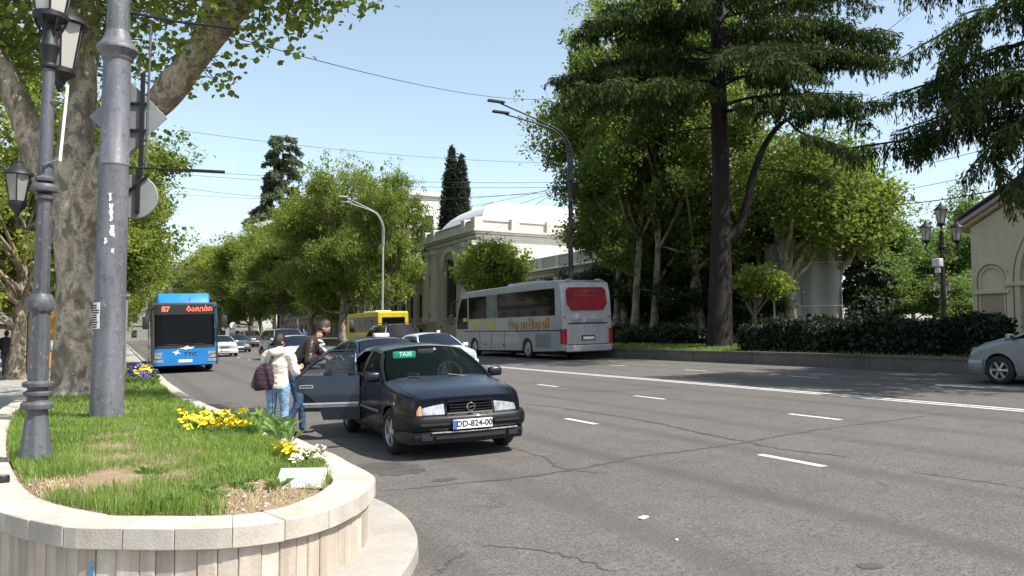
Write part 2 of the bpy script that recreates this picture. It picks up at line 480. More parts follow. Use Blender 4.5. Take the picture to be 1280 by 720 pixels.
# ------------------------------------------------------------------ planter with grass and flowers
OUT = [(1.68, 5.6), (1.74, 6.4), (1.70, 7.6), (1.57, 9.9), (1.45, 13), (1.38, 17), (1.32, 24), (1.25, 30), (0.5, 33.2), (-0.9, 33.2), (-1.7, 30), (-1.78, 24),
       (-1.72, 17), (-1.52, 12.5), (-1.22, 9), (-1.0, 7.3), (-0.74, 6.0), (-0.32, 5.15), (0.05, 4.86), (0.63, 4.62), (1.18, 4.82)]
def ztop(u): return interp([(0, .56), (9, .56), (13, .46), (17, .36), (24, .3), (40, .3)], u)
_dense = catmull([(x, y, 0) for x, y in OUT], 40, True)
_cum = [0.0]
for a, b_ in zip(_dense, _dense[1:] + _dense[:1]): _cum.append(_cum[-1] + (b_ - a).length)
PERIM = _cum[-1]
def outline(s):
    s %= PERIM
    import bisect
    i = min(bisect.bisect_right(_cum, s) - 1, len(_dense) - 1)
    t = (s - _cum[i]) / max(1e-9, _cum[i + 1] - _cum[i]); j = (i + 1) % len(_dense)
    p = _dense[i].lerp(_dense[j], t)
    d = (outline_raw(s + .05) - outline_raw(s - .05)).normalized()
    return p, Vector((d.y, -d.x, 0))            # outward normal (outline runs counter-clockwise)
def outline_raw(s):
    s %= PERIM
    import bisect
    i = min(bisect.bisect_right(_cum, s) - 1, len(_dense) - 1)
    t = (s - _cum[i]) / max(1e-9, _cum[i + 1] - _cum[i])
    return _dense[i].lerp(_dense[(i + 1) % len(_dense)], t)
M_CAP = stone('planter_cap_stone', (0.54, 0.485, 0.42), (0.33, 0.29, 0.245), 4.0, streak=0.25)
M_SLAB = stone('planter_wall_stone', (0.60, 0.53, 0.45), (0.33, 0.27, 0.21), 3.0, streak=0.75)
planter = thing('planter', 'long stone planter with rounded pale end beside the road', 'planter')
rr = random.Random(11)
CAPW, CAPH = 0.30, 0.118
s = 0.0
while s < PERIM - 0.05:
    u = outline_raw(s).y
    w = min(rr.uniform(0.2, 0.36) if u < 9 else rr.uniform(0.5, 0.7), PERIM - s)
    if PERIM - s - w < 0.15: w = PERIM - s
    mb = MB(); k = 4; jz = rr.uniform(-.003, .003); jo = rr.uniform(-.004, .004); vs = []
    for i in range(k + 1):
        p, n = outline(s + 0.0012 + (w - 0.0024) * i / k); z = ztop(p.y) + jz
        a = p + n * jo; b_ = p - n * CAPW
        vs += [(a.x, a.y, z), (b_.x, b_.y, z), (b_.x, b_.y, z - CAPH), (a.x, a.y, z - CAPH)]
    fs = [(4 * i + j, 4 * i + 4 + j, 4 * i + 4 + (j + 1) % 4, 4 * i + (j + 1) % 4) for i in range(k) for j in range(4)] + [(0, 1, 2, 3), (4 * k + 3, 4 * k + 2, 4 * k + 1, 4 * k)]
    mb.add(vs, fs).build('cap_stone', M_CAP, planter, bevel=0.005)
    s += w
s = 0.0
while s < PERIM - 0.02:
    u = outline_raw(s).y
    w = min(rr.uniform(0.085, 0.13) if u < 8.5 else 0.6, PERIM - s)
    p0, n0 = outline(s + 0.0012); p1, n1 = outline(s + w - 0.0012)
    jo = rr.uniform(-.006, .006) - 0.04
    zt = ztop(p0.y) - CAPH + 0.01
    q = [p0 + n0 * jo, p1 + n1 * jo, p1 - n1 * 0.16, p0 - n0 * 0.16]
    mb = MB().add([(a.x, a.y, z) for z in (-0.03, zt) for a in q], [(3, 2, 1, 0), (4, 5, 6, 7)] + [(i, (i + 1) % 4, 4 + (i + 1) % 4, 4 + i) for i in range(4)])
    mb.build('wall_slab', M_SLAB, planter, bevel=0.006)
    s += w
def soil_pt(k, s):
    p, n = outline(s); c = Vector((0.1 - 0.012 * (p.y - 6), min(max(p.y, 6.3), 31), 0))
    q = p - n * (CAPW - 0.03)
    r = c + (q - c) * k
    return Vector((r.x, r.y, soil_z(r.x, r.y, k)))
def soil_z(x, y, k): return ztop(y) - 0.05 + 0.10 * (1 - k * k) + 0.012 * math.sin(7 * x + 3 * y) * math.sin(5 * y)
mb = MB(); NS = 220; NK = 9
vs = [soil_pt(j / NK, PERIM * i / NS) for j in range(NK, -1, -1) for i in range(NS)]
mb.add(vs, [(j * NS + i, j * NS + (i + 1) % NS, (j + 1) * NS + (i + 1) % NS, (j + 1) * NS + i) for j in range(NK) for i in range(NS)])
mb.build('soil', M_SOIL, planter, smooth=60)
# blue paint streak on the front slabs
def on_front(px, py):
    X, Y, u, f = _ray(px, py)
    t = 1.0
    while t < 8:                                 # march to the wall outline
        t += 0.005
        P = Vector((X * t, Y * t, 0))
        if P.y > 4.4 and min((P - q).length for q in _dense[::4]) < 0.06: break
    return Vector((X * t, Y * t, CAM_H + t * u))
M_BLUE = mat('blue_spray_paint', (0.05, 0.2, 0.36), 0.7, var=0.3, scale=30)
p = on_front(109, 700)
dn = min(range(800), key=lambda i: (outline_raw(PERIM * i / 800) - Vector((p.x, p.y, 0))).length); sp = PERIM * dn / 800
mb = MB(); pa, na = outline(sp); ta = Vector((-na.y, na.x, 0)); rr2 = random.Random(4); vs = []
for i in range(12):
    z = 0.37 - 0.36 * i / 11
    for sgn in (-1, 1):
        q = pa + na * (-0.026) + ta * sgn * (0.013 + rr2.uniform(-.005, .004)); vs.append((q.x, q.y, z))
mb.add(vs, [(2 * i, 2 * i + 1, 2 * i + 3, 2 * i + 2) for i in range(11)]).build('paint_streak', M_BLUE, planter, fix=False)
# apron: raised concrete footing round the rounded end
mb = MB(); prof = []
A0 = [(1.95, 9.2), (2.05, 7.6), (2.14, 6.6), (2.08, 5.9), (1.86, 5.2), (1.4, 4.5), (0.7, 4.15), (-0.2, 4.4), (-0.9, 5.2), (-1.3, 6.3), (-1.6, 8)]
A1 = [(1.4, 9.3), (1.4, 7.6), (1.4, 6.6), (1.3, 5.9), (1.15, 5.3), (0.9, 5.0), (0.6, 5.0), (0.2, 5.2), (-0.2, 5.6), (-0.6, 6.5), (-1.0, 8)]
a0 = catmull([(x, y, 0) for x, y in A0], 8); a1 = catmull([(x, y, 0) for x, y in A1], 8)
vs = []
for p, q in zip(a0, a1):
    d = (p - q).normalized(); zz = gz(p.x)
    vs += [(p.x, p.y, zz - .02), (p.x - d.x * .01, p.y - d.y * .01, zz + .085), (p.x - d.x * .05, p.y - d.y * .05, zz + .105), (q.x, q.y, zz + .11)]
mb.add(vs, [(4 * i + j, 4 * i + 4 + j, 4 * i + 5 + j, 4 * i + 1 + j) for i in range(len(a0) - 1) for j in range(3)])
apr = mb.build('kerb', M_CONC, None, smooth=50); tag(apr, 'curved concrete kerb wrapping the foot of the planter', kind='structure')

# grass ------------------------------------------------------------
def soil_ground(px, py, z=0.56):
    X, Y, u, f = _ray(px, py); t = (z - CAM_H) / u
    return t * X, t * Y
def patch(px0, px1, py0, py1):
    c = [soil_ground(x, y) for x in (px0, px1) for y in (py0, py1)]
    cx, cy = sum(p[0] for p in c) / 4, sum(p[1] for p in c) / 4
    a = soil_ground(px0, (py0 + py1) / 2); b_ = soil_ground(px1, (py0 + py1) / 2)
    d = soil_ground((px0 + px1) / 2, py0); e = soil_ground((px0 + px1) / 2, py1)
    return np.array([cx, cy]), np.array([b_[0] - a[0], b_[1] - a[1]]) / 2, np.array([d[0] - e[0], d[1] - e[1]]) / 2
PATCHES = [patch(16, 178, 599, 621), patch(262, 440, 606, 652), patch(320, 420, 600, 622)]
BEDS = [patch(222, 350, 520, 548), patch(335, 405, 566, 592)]
def mask(P, plist, soft=0.35):
    r = np.ones(len(P))
    for c, a, b_ in plist:
        M = np.linalg.inv(np.stack([a, b_], 1)); q = (P - c) @ M.T
        rad = np.sqrt((q ** 2).sum(1)) + 0.25 * np.sin(P[:, 0] * 17 + 2) * np.cos(P[:, 1] * 13)
        r = np.minimum(r, np.clip((rad - 1 + soft / 2) / soft, 0, 1))
    return r
inner = np.array([(lambda pn: (pn[0] - pn[1] * (CAPW + 0.015)).to_tuple()[:2])(outline(PERIM * i / 300)) for i in range(300)])
def inside(P, poly):
    r = np.zeros(len(P), bool); x, y = P[:, 0], P[:, 1]; q = np.roll(poly, -1, 0)
    for (x0, y0), (x1, y1) in zip(poly, q):
        if y0 == y1: continue
        c = ((y0 > y) != (y1 > y)) & (x < (x1 - x0) * (y - y0) / (y1 - y0) + x0); r ^= c
    return r
def soilz_np(P):
    zt = np.interp(P[:, 1], [0, 9, 13, 17, 24, 40], [.56, .56, .46, .36, .3, .3])
    return zt - 0.05 + 0.06 + 0.012 * np.sin(7 * P[:, 0] + 3 * P[:, 1]) * np.sin(5 * P[:, 1])
def blades(P, z, length, width, lean=0.55, rng=RNG):
    n = len(P); ang = rng.uniform(0, 2 * np.pi, n); d = np.stack([np.cos(ang), np.sin(ang)], 1)
    la = rng.uniform(0, 2 * np.pi, n); ld = np.stack([np.cos(la), np.sin(la)], 1); lk = np.abs(rng.normal(0, lean, n))[:, None]
    V = np.zeros((n, 5, 3)); w = width[:, None] / 2; h = length
    V[:, 0, :2] = P - d * w; V[:, 1, :2] = P + d * w; V[:, 0, 2] = V[:, 1, 2] = z - 0.02
    mid = P + ld * lk * (h * 0.35)[:, None]
    V[:, 2, :2] = mid + d * w * .8; V[:, 3, :2] = mid - d * w * .8; V[:, 2, 2] = V[:, 3, 2] = z + h * 0.58
    V[:, 4, :2] = P + ld * lk * (h * 0.95)[:, None]; V[:, 4, 2] = z + h * np.clip(1 - 0.35 * lk[:, 0], .35, 1)
    b_ = (np.arange(n) * 5)[:, None]
    T = np.concatenate([b_ + [0, 1, 2], b_ + [0, 2, 3], b_ + [3, 2, 4]], 0)
    return V.reshape(-1, 3), T
M_GRASS = leaf_mat('grass_blade', (0.085, 0.165, 0.028), (0.28, 0.40, 0.085), 0.35, 0.5, scale=1.6)
allV, allT, off = [], [], 0
for (u0, u1, n, ln, wd) in [(4.5, 8.2, 70000, .085, .0044), (8.2, 12, 52000, .08, .0075), (12, 20, 28000, .085, .015), (20, 33, 9000, .11, .03)]:
    P = np.stack([RNG.uniform(-1.8, 1.8, n), RNG.uniform(u0, u1, n)], 1)
    keep = inside(P, inner); P = P[keep]
    mk = mask(P, PATCHES) * (1 - (1 - mask(P, BEDS, .3)) * .85)
    clump = 0.5 + 0.5 * np.sin(P[:, 0] * 5.1 + np.sin(P[:, 1] * 3.3) * 2) * np.sin(P[:, 1] * 4.3 + np.cos(P[:, 0] * 4) * 2)
    keep = RNG.uniform(0, 1, len(P)) < np.clip(mk * (0.8 + 0.4 * clump) + 0.03, 0, 1)
    P = P[keep]; mk = mk[keep]; cl = clump[keep]
    h = ln * RNG.uniform(.45, 1.35, len(P)) * (0.75 + 0.6 * cl) * (0.5 + 0.5 * mk)
    V, T = blades(P, soilz_np(P), h, wd * RNG.uniform(.6, 1.3, len(P)))
    allV.append(V); allT.append(T + off); off += len(V)
gr = ob('grass', rawmesh('grass', np.concatenate(allV), np.concatenate(allT), M_GRASS))
tag(gr, 'bright green grass growing inside the stone planter', 'grass', kind='stuff')
# straw and dead stems on the dry soil
n = 900
P = np.concatenate([c + RNG.uniform(-1, 1, (n, 1)) * a + RNG.uniform(-1, 1, (n, 1)) * b_ for c, a, b_ in PATCHES[:2]], 0); P = P[inside(P, inner)]
V, T = blades(P, soilz_np(P) + .012, RNG.uniform(.015, .04, len(P)), np.full(len(P), .004), 3.0)
st = ob('dead_grass', rawmesh('dead_grass', V, T, mat('straw', (0.42, 0.33, 0.19), 0.8, var=0.3)))
tag(st, 'dry straw scattered over the bare soil of the planter', 'straw', kind='stuff')
# pebbles
mbp = MB()
for i in range(160):
    c, a, b_ = PATCHES[i % 2]; q = c + RNG.uniform(-1, 1) * a + RNG.uniform(-1, 1) * b_
    if not inside(np.array([q]), inner)[0]: continue
    r = RNG.uniform(.006, .018); z = soilz_np(np.array([q]))[0]
    mbp.lathe([(r * .3, -r * .3), (r, 0.2 * r), (r * .8, r * .6), (r * .2, r * .8)], 6, (q[0], q[1], z))
pb = mbp.build('gravel', mat('pebble', (0.42, 0.37, 0.31), 0.9, var=0.3, scale=20), None, fix=False); tag(pb, 'small pebbles and clods lying on the planter soil', 'gravel', kind='stuff')

# flowers ------------------------------------------------------------
M_FLEAF = leaf_mat('pansy_leaf', (0.07, 0.14, 0.02), (0.22, 0.32, 0.08), 0.25)
M_FY = mat('yellow_petal', (0.80, 0.66, 0.02), 0.5, var=0.2, scale=30); M_FO = mat('orange_petal', (0.78, 0.56, 0.015), 0.5, var=0.2, scale=30); M_FW = mat('cream_petal', (0.78, 0.74, 0.55), 0.5, var=0.1)
M_FV = mat('violet_petal', (0.10, 0.09, 0.32), 0.5, var=0.3, scale=30)
def leaf_tuft(n, h, w, rng, spread=0.09):
    mb = MB()
    for i in range(n):
        a = rng.uniform(0, 2 * math.pi); r = rng.uniform(0, spread); l = h * rng.uniform(.6, 1.2); k = rng.uniform(.2, .9)
        d = Vector((math.cos(a), math.sin(a), 0)); sd_ = Vector((-d.y, d.x, 0)); b0 = d * r * .4
        m_ = b0 + d * l * k * .5 + Vector((0, 0, l * .55)); t_ = b0 + d * l * k + Vector((0, 0, l * (1 - .5 * k)))
        mb.add([b0, m_ + sd_ * w, t_, m_ - sd_ * w], [(0, 1, 2), (0, 2, 3)])
    return mb
def bloom_pts(n, h, r, rng, spread=0.10):
    mb = MB()
    for i in range(n):
        a = rng.uniform(0, 2 * math.pi); q = rng.uniform(0, spread)
        c = Vector((math.cos(a) * q, math.sin(a) * q, h * rng.uniform(.75, 1.15)))
        nrm = Vector((rng.uniform(-.6, .6), rng.uniform(-.9, .3), rng.uniform(.5, 1))).normalized(); x = nrm.orthogonal().normalized(); y = nrm.cross(x)
        vs = [c]
        for j in range(10):
            t = 2 * math.pi * j / 10; k = r * (1.0 if j % 2 else .72) * rng.uniform(.85, 1.15)
            vs.append(c + x * math.cos(t) * k + y * math.sin(t) * k + nrm * rng.uniform(0, .35) * r)
        mb.add(vs, [(0, 1 + j, 1 + (j + 1) % 10) for j in range(10)])
    return mb
def flower_kind(seed, petal, nb, nl, h=.13, r=.027):
    g = random.Random(seed)
    return leaf_tuft(nl, h * .9, .013, g).mesh('leaves', M_FLEAF, fix=False), bloom_pts(nb, h, r, g).mesh('bloom', petal, fix=False)
KY = [flower_kind(i, M_FY if i != 2 else M_FO, 9, 26) for i in range(4)]; KW = [flower_kind(9 + i, M_FW, 7, 24, .10, .022) for i in range(2)] ; KP = [flower_kind(20 + i, M_FV, 8, 26, .13, .03) for i in range(2)]
def flower(name, kind, x, y, label, group, sc=1.0):
    z = soilz_np(np.array([[x, y]]))[0]
    t = thing(name, label, 'flower', (x, y, z - .01), (0, 0, random.uniform(0, 6.28)), group); t.scale = (sc,) * 3
    ob('leaves', kind[0], t); ob('bloom', kind[1], t)['kind'] = 'stuff'
fr = random.Random(5)
c, a, b_ = BEDS[0]
for i in range(34):
    q = c + fr.uniform(-.95, .35) * a + fr.uniform(-.9, .9) * b_
    flower('pansy_plant', fr.choice(KY), q[0], q[1], 'yellow pansy plant in the flower patch amid the planter grass', 'yellow pansies in the planter', fr.uniform(.75, 1.15))
c, a, b_ = BEDS[1]
for i in range(16):
    s_, t_ = fr.uniform(-.9, .9), fr.uniform(-.8, .8); q = c + s_ * a + t_ * b_
    if s_ < -.2: flower('pansy_plant', fr.choice(KY), q[0], q[1], 'yellow pansy beside the pale green plaque in the planter', 'yellow pansies behind the plaque', .8)
    else: flower('pansy_plant', fr.choice(KW), q[0], q[1], 'cream white pansy beside the pale green plaque in the planter', 'cream pansies behind the plaque', .85)
for i in range(22):
    q = (fr.uniform(.35, 1.0), fr.uniform(22, 31)); flower('violet_plant', fr.choice(KP if i % 4 else KY), q[0], q[1], 'dark violet bedding plant at the bus end of the planter', 'violet bedding plants', 2.0)
# broad-leaved plants by the kerb side and weeds on the soil
M_WEED = leaf_mat('weed_leaf', (0.07, 0.15, 0.03), (0.28, 0.40, 0.12), 0.3)
wm = [leaf_tuft(16, .26, .03, random.Random(i), .05).mesh('leaves', M_WEED, fix=False) for i in range(3)]
wl = [leaf_tuft(30, .12, .014, random.Random(30 + i), .06).mesh('leaves', M_WEED, fix=False) for i in range(3)]
for i, (px, py) in enumerate([(318, 540), (328, 536), (338, 546), (349, 552), (356, 548), (343, 538), (310, 534), (362, 556), (322, 548)]):
    x, y = soil_ground(px, py); o = ob('bulb_plant', wm[i % 3], None, (x, y, soilz_np(np.array([[x, y]]))[0]), (0, 0, i * 1.3), fr.uniform(.7, 1))
    tag(o, 'broad pale green leaves of a bulb plant beside the pansies', 'plant', 'bulb plants by the kerb stones')
for i, (px, py) in enumerate([(255, 620), (268, 628), (300, 612), (315, 606), (288, 598), (330, 596), (208, 634), (237, 616), (312, 616), (345, 612), (190, 600), (352, 590)]):
    x, y = soil_ground(px, py); o = ob('weed', wl[i % 3], None, (x, y, soilz_np(np.array([[x, y]]))[0] - .01), (0, 0, i * 2.1), fr.uniform(.6, 1.1))
    tag(o, 'low leafy weed sprawling on the bare planter soil', 'weed', 'weeds on bare soil')
# plaque and small spotlight
pl = thing('plaque', 'pale green tilted glass plate with black backing set in the planter soil', 'plaque', (1.21, 5.80, 0.51), (0, 0, math.radians(-22)))
R = Matrix.Rotation(math.radians(24), 4, 'X')
MB().box((0, 0, .09), (.335, .245, .014), m=R).build('glass_plate', mat('frosted_green_glass', (0.50, 0.58, 0.50), 0.18, var=0.05, scale=3, coat=.4), pl, bevel=0.006, bseg=2)
MB().box((-.004, .002, .066), (.325, .235, .034), m=R).build('backing', mat('black_plastic', (0.015, 0.015, 0.016), 0.45), pl, bevel=0.004)
MB().box((0, 0.02, -0.02), (.12, .05, .16)).build('stake', MATS['black_plastic'], pl)
sl = thing('garden_spotlight', 'small black cylindrical spotlight on the planter edge', 'spotlight', (-0.70, 6.72, 0.5))
MB().lathe([(.02, 0), (.02, .05), (.045, .055), (.045, .1), (.04, .11)], 14).build('housing', MATS['black_plastic'], sl, smooth=40)
MB().lathe([(.036, .108), (.036, .113)], 14).build('lens', mat('lamp_lens', (.3, .3, .3), .2), sl)

# ------------------------------------------------------------------ columns and signs standing in the planter
def iron(name, col, chip):
    m, nt, b = nmat(name)
    tc = N(nt, 'ShaderNodeTexCoord'); vec = tc.outputs['Object']
    mp = N(nt, 'ShaderNodeMapping'); L(nt, vec, mp.inputs[0]); mp.inputs['Scale'].default_value = (6, 6, 0.8)
    f = noise(nt, 1.0, 6, 0.65, vec=mp.outputs[0]); g = noise(nt, 26, 5, 0.7, vec=vec)
    c = ramp(nt, f, [(0.3, tuple(x * .55 for x in col)), (0.65, tuple(x * 1.3 for x in col))])
    c = mixc(nt, ramp(nt, g, [(0.60, 0.0), (0.68, 0.7)]), c, chip)
    c = mixc(nt, ramp(nt, noise(nt, 9, 5, .7, vec=vec), [(0.34, 0.75), (0.46, 0.0)]), c, tuple(x * .5 for x in col))
    L(nt, c, b.inputs['Base Color']); L(nt, ramp(nt, g, [(0.3, 0.42), (0.7, 0.6)]), b.inputs['Roughness'])
    bump(nt, b, g, 0.25, 0.004)
    return m
M_POLE = iron('grey_painted_iron', (0.125, 0.128, 0.145), (0.40, 0.40, 0.40))
M_LAMPIRON = iron('dusty_dark_iron', (0.085, 0.088, 0.10), (0.33, 0.33, 0.33))
M_BLACK = mat('black_iron', (0.010, 0.010, 0.011), 0.55, var=.3)
M_ALU = mat('bare_aluminium_sheet', (0.25, 0.26, 0.265), 0.6, 0.15, var=.12, scale=4)
M_FROST = mat('frosted_lantern_glass', (0.46, 0.43, 0.40), 0.3, var=.06, scale=5)
M_WIRE = mat('wire_black', (0.03, 0.03, 0.032), 0.5)
M_PAPER = mat('white_paper', (0.75, 0.74, 0.71), 0.8, var=.1, scale=20)

PX, PY, PZ = -0.09, 11.36, 0.44
pole = thing('iron_column', 'thick grey cast iron column with ringed collar rising from the planter', 'pole', (PX, PY, PZ))
MB().lathe([(.205, -.1), (.205, .02), (.195, .3), (.187, 1.2), (.18, 2.6), (.178, 3.34)], 24).build('shaft', M_POLE, pole, smooth=40)
MB().lathe([(.178, 3.33), (.184, 3.335), (.184, 3.36), (.176, 3.37), (.168, 4.2), (.165, 4.72)], 24).build('shaft', M_POLE, pole, smooth=40)
MB().lathe([(.165, 4.70), (.185, 4.73), (.19, 4.76), (.215, 4.79), (.25, 4.84), (.25, 4.87), (.235, 4.90), (.2, 4.93), (.175, 4.99), (.155, 5.05), (.14, 5.1)], 28).build('collar', M_POLE, pole, smooth=30)
MB().lathe([(.14, 5.09), (.125, 6.5), (.11, 8.8), (.10, 9.2), (.12, 9.25), (.05, 9.5), (.01, 9.6)], 20).build('upper_shaft', M_POLE, pole, smooth=40)
CR = Vector((math.cos(YAW), -math.sin(YAW), 0)); CF = Vector((math.sin(YAW), math.cos(YAW), 0))   # camera right / forward on the ground
def loc(o, x=0, d=0, z=0): return Vector((x * CR.x + d * CF.x, x * CR.y + d * CF.y, z))
MB().tube([loc(0, .1, .05, 5.38), loc(0, .75, .1, 5.27), loc(0, 1.5, .15, 5.20)], .018, 8).build('bracket_arm', M_BLACK, pole)
MB().tube([loc(0, .1, .05, 3.33), loc(0, .75, .1, 3.31)], .014, 8).tube([loc(0, .74, .1, 3.31), loc(0, 1.38, .12, 3.28)], .022, 8).build('bracket_arm', M_BLACK, pole)
MB().tube([loc(0, .38, .1, 5.3), loc(0, .37, .1, 4.2), loc(0, .365, .1, 3.3)], .016, 6).build('stay_rod', M_LAMPIRON, pole)
# torn notices pasted on the shaft
def pasted(a0, a1, z0, z1, r, rag, seed, name='torn_notice'):
    g = random.Random(seed)
    def P(u, v):
        a = lerp(a0, a1, u); z = lerp(z0, z1, v)
        if rag: a += g.uniform(-rag, rag) / .19; z += g.uniform(-rag, rag)
        d = CR * math.cos(a) + CF * math.sin(a)
        return Vector((d.x * r, d.y * r, z))
    return MB().grid(P, 4, 6)
pasted(math.radians(207), math.radians(262), 1.24, 1.57, .189, 0, 1).build('notice', M_PAPER, pole, fix=False)
mbn = MB()
gg = random.Random(2)
for i in range(10):
    z = 1.54 - i * .03; a1 = 258 - gg.uniform(0, 14); mbn.grid(lambda u, v: (lambda d: Vector((d.x * .191, d.y * .191, z - .018 * v)))(CR * math.cos(math.radians(lerp(212, a1, u))) + CF * math.sin(math.radians(lerp(212, a1, u)))), 4, 1)
mbn.build('printed_lines', mat('print_ink', (.03, .03, .035), .8), pole, fix=False)
pasted(math.radians(203), math.radians(216), 2.75, 3.05, .183, .006, 3).build('torn_notice', M_PAPER, pole, fix=False)
pasted(math.radians(203), math.radians(218), 1.6, 2.0, .187, .006, 5).build('torn_notice', M_PAPER, pole, fix=False)
for i, (a, z, w, h) in enumerate([(282, 2.86, .03, .10), (286, 2.6, .035, .22), (290, 2.4, .05, .15), (270, 2.3, .03, .08), (296, 2.2, .03, .05)]):
    pasted(math.radians(a), math.radians(a) + w / .19, z, z + h, .186, .012, 10 + i).build('torn_notice', M_PAPER, pole, fix=False)
pasted(math.radians(224), math.radians(230), 1.17, 1.2, .19, 0, 1).build('torn_notice', M_PAPER, pole, fix=False)

# signs fixed to the column, seen from the back
def sign_rot(turn): return (math.pi / 2, 0, -YAW + turn)
ds = thing('diamond_sign', 'grey back of a diamond road sign fixed behind the iron column', 'sign', Vector((PX, PY, 0)) + loc(0, .03, .28, 4.49))
ds.rotation_euler = (0, 0, -YAW + .1)
MB().prism([(-.5, 0), (-.03, -.47), (.03, -.47), (.5, 0), (.03, .47), (-.03, .47)], 0, .012).build('plate', M_ALU, ds, bevel=.004)
MB().prism([(-.48, 0), (0, -.45), (.48, 0), (0, .45)], .013, .016).build('face', mat('sign_yellow', (.7, .5, .03), .4), ds)
MB().box((.18, -.02, -.1), (.05, .035, 1.4)).box((0, -.02, .18), (.5, .02, .035)).box((0, -.02, -.18), (.5, .02, .035)).build('mount_rail', M_BLACK, ds)
rs = thing('round_sign', 'grey back of a round road sign below the diamond one on the column', 'sign', Vector((PX, PY, 0)) + loc(0, .13, .3, 3.43))
rs.rotation_euler = (0, 0, -YAW + .15)
MB().lathe([(.0, 0), (.285, 0), (.295, .01), (.295, .022), (.285, .026), (.0, .026)], 40, axis='y', caps=False).build('plate', M_ALU, rs, smooth=30)
MB().box((.05, -.03, .08), (.05, .03, .62)).build('mount_rail', M_BLACK, rs)
MB().tube([(-.13, -.04, .0), (.18, -.03, .30)], .02, 6).tube([(-.13, -.04, .42), (-.36, -.04, .42)], .016, 6).build('clamp', M_BLACK, rs)

# ornate lamp post --------------------------------------------------
LX, LY, LZ = -0.57, 7.61, 0.50
lp = thing('lamp_post', 'dusty dark ornate lamp post with octagonal shaft and ring mouldings in the planter grass', 'lamp post', (LX, LY, LZ))
MB().lathe([(.15, -.05), (.148, .03), (.135, .05), (.118, .16), (.1, .3), (.086, .42), (.08, .5)], 8).build('base', M_LAMPIRON, lp, bevel=.004)
def ring(z, r0, r1, h): return [(r0, z), (r1 * .96, z + h * .15), (r1, z + h * .4), (r1, z + h * .65), (r1 * .9, z + h * .85), (r0, z + h)]
for z, r1, h in [(.49, .122, .075), (.60, .105, .05), (.67, .115, .06)]:
    MB().lathe(ring(z, .075, r1, h), 20).build('ring_moulding', M_LAMPIRON, lp, smooth=35)
MB().lathe([(.08, .48), (.075, .75)], 12).build('neck', M_LAMPIRON, lp)
MB().lathe([(.078, .74), (.074, 1.3)], 8).build('shaft', M_LAMPIRON, lp)
MB().lathe([(.072, 1.28), (.09, 1.3), (.1, 1.34), (.1, 1.39), (.086, 1.42), (.075, 1.44)], 20).build('ring_moulding', M_LAMPIRON, lp, smooth=35)
MB().lathe([(.062, 1.42), (.055, 2.25)], 8).build('shaft', M_LAMPIRON, lp)
for z, r1, h in [(2.22, .075, .05), (2.28, .105, .08), (2.37, .075, .05)]:
    MB().lathe(ring(z, .055, r1, h), 20).build('ring_moulding', M_LAMPIRON, lp, smooth=35)
MB().lathe([(.055, 2.4), (.05, 3.0), (.045, 3.35)], 12).build('shaft', M_LAMPIRON, lp, smooth=30)
MB().lathe(ring(3.33, .045, .07, .05), 16).build('ring_moulding', M_BLACK, lp, smooth=35)
MB().lathe([(.05, 3.36), (.06, 3.45), (.085, 3.52), (.06, 3.56), (.06, 3.66)], 14).build('capital', M_BLACK, lp, smooth=35)
def lantern(parent, c, w, h, glass=M_FROST, upright=True):
    """six-sided street lantern hung or standing at c (bottom centre)"""
    w0, w1 = w * .62, w
    def hexa(r, z): return [(c[0] + r * math.cos(math.pi / 6 + k * math.pi / 3), c[1] + r * math.sin(math.pi / 6 + k * math.pi / 3), c[2] + z) for k in range(6)]
    lo, hi = hexa(w0 / 2, .04), hexa(w1 / 2, h * .66)
    body = MB().lathe([(w * .06, -.12), (w * .1, -.06), (w * .34, 0), (w * .34, .035)], 12, c).build('lantern', M_BLACK, parent, smooth=40)
    for k in range(6):
        j = (k + 1) % 6
        MB().add([lo[k], lo[j], hi[j], hi[k]], [(0, 1, 2, 3)]).build('pane', glass, body, fix=False)
    fr_ = MB()
    for k in range(6): fr_.tube([lo[k], hi[k]], w * .025, 5)
    for ring_ in (lo, hi):
        for k in range(6): fr_.tube([ring_[k], ring_[(k + 1) % 6]], w * .028, 5)
    fr_.build('frame', M_BLACK, body)
    MB().lathe([(w * .60, h * .655), (w * .58, h * .69), (w * .42, h * .76), (w * .22, h * .86), (w * .16, h * .9), (w * .17, h * .93), (w * .08, h * .95), (w * .05, h), (.004, h * 1.06)], 12, c).build('cap', M_BLACK, body, smooth=35)
    return body
lantern(lp, (0, 0, 3.76), .40, .75)
for k, a in enumerate((108,)):
    d = CR * math.cos(math.radians(a)) + CF * math.sin(math.radians(a))
    q = Vector((d.x * .42, d.y * .42, 3.42))
    MB().tube([(0, 0, 3.45), (d.x * .2, d.y * .2, 3.3), (d.x * .38, d.y * .38, 3.26), (q.x, q.y, 3.32)], .016, 7).build('bracket_arm', M_BLACK, lp)
    if k == 0: lantern(lp, q, .36, .68)
# cage under the top lantern
cg = MB()
for k in range(6):
    a = k * math.pi / 3; cg.tube([(.05 * math.cos(a), .05 * math.sin(a), 3.6), (.11 * math.cos(a), .11 * math.sin(a), 3.72), (.13 * math.cos(a), .13 * math.sin(a), 3.8)], .012, 5)
cg.build('lantern_cage', M_BLACK, lp)
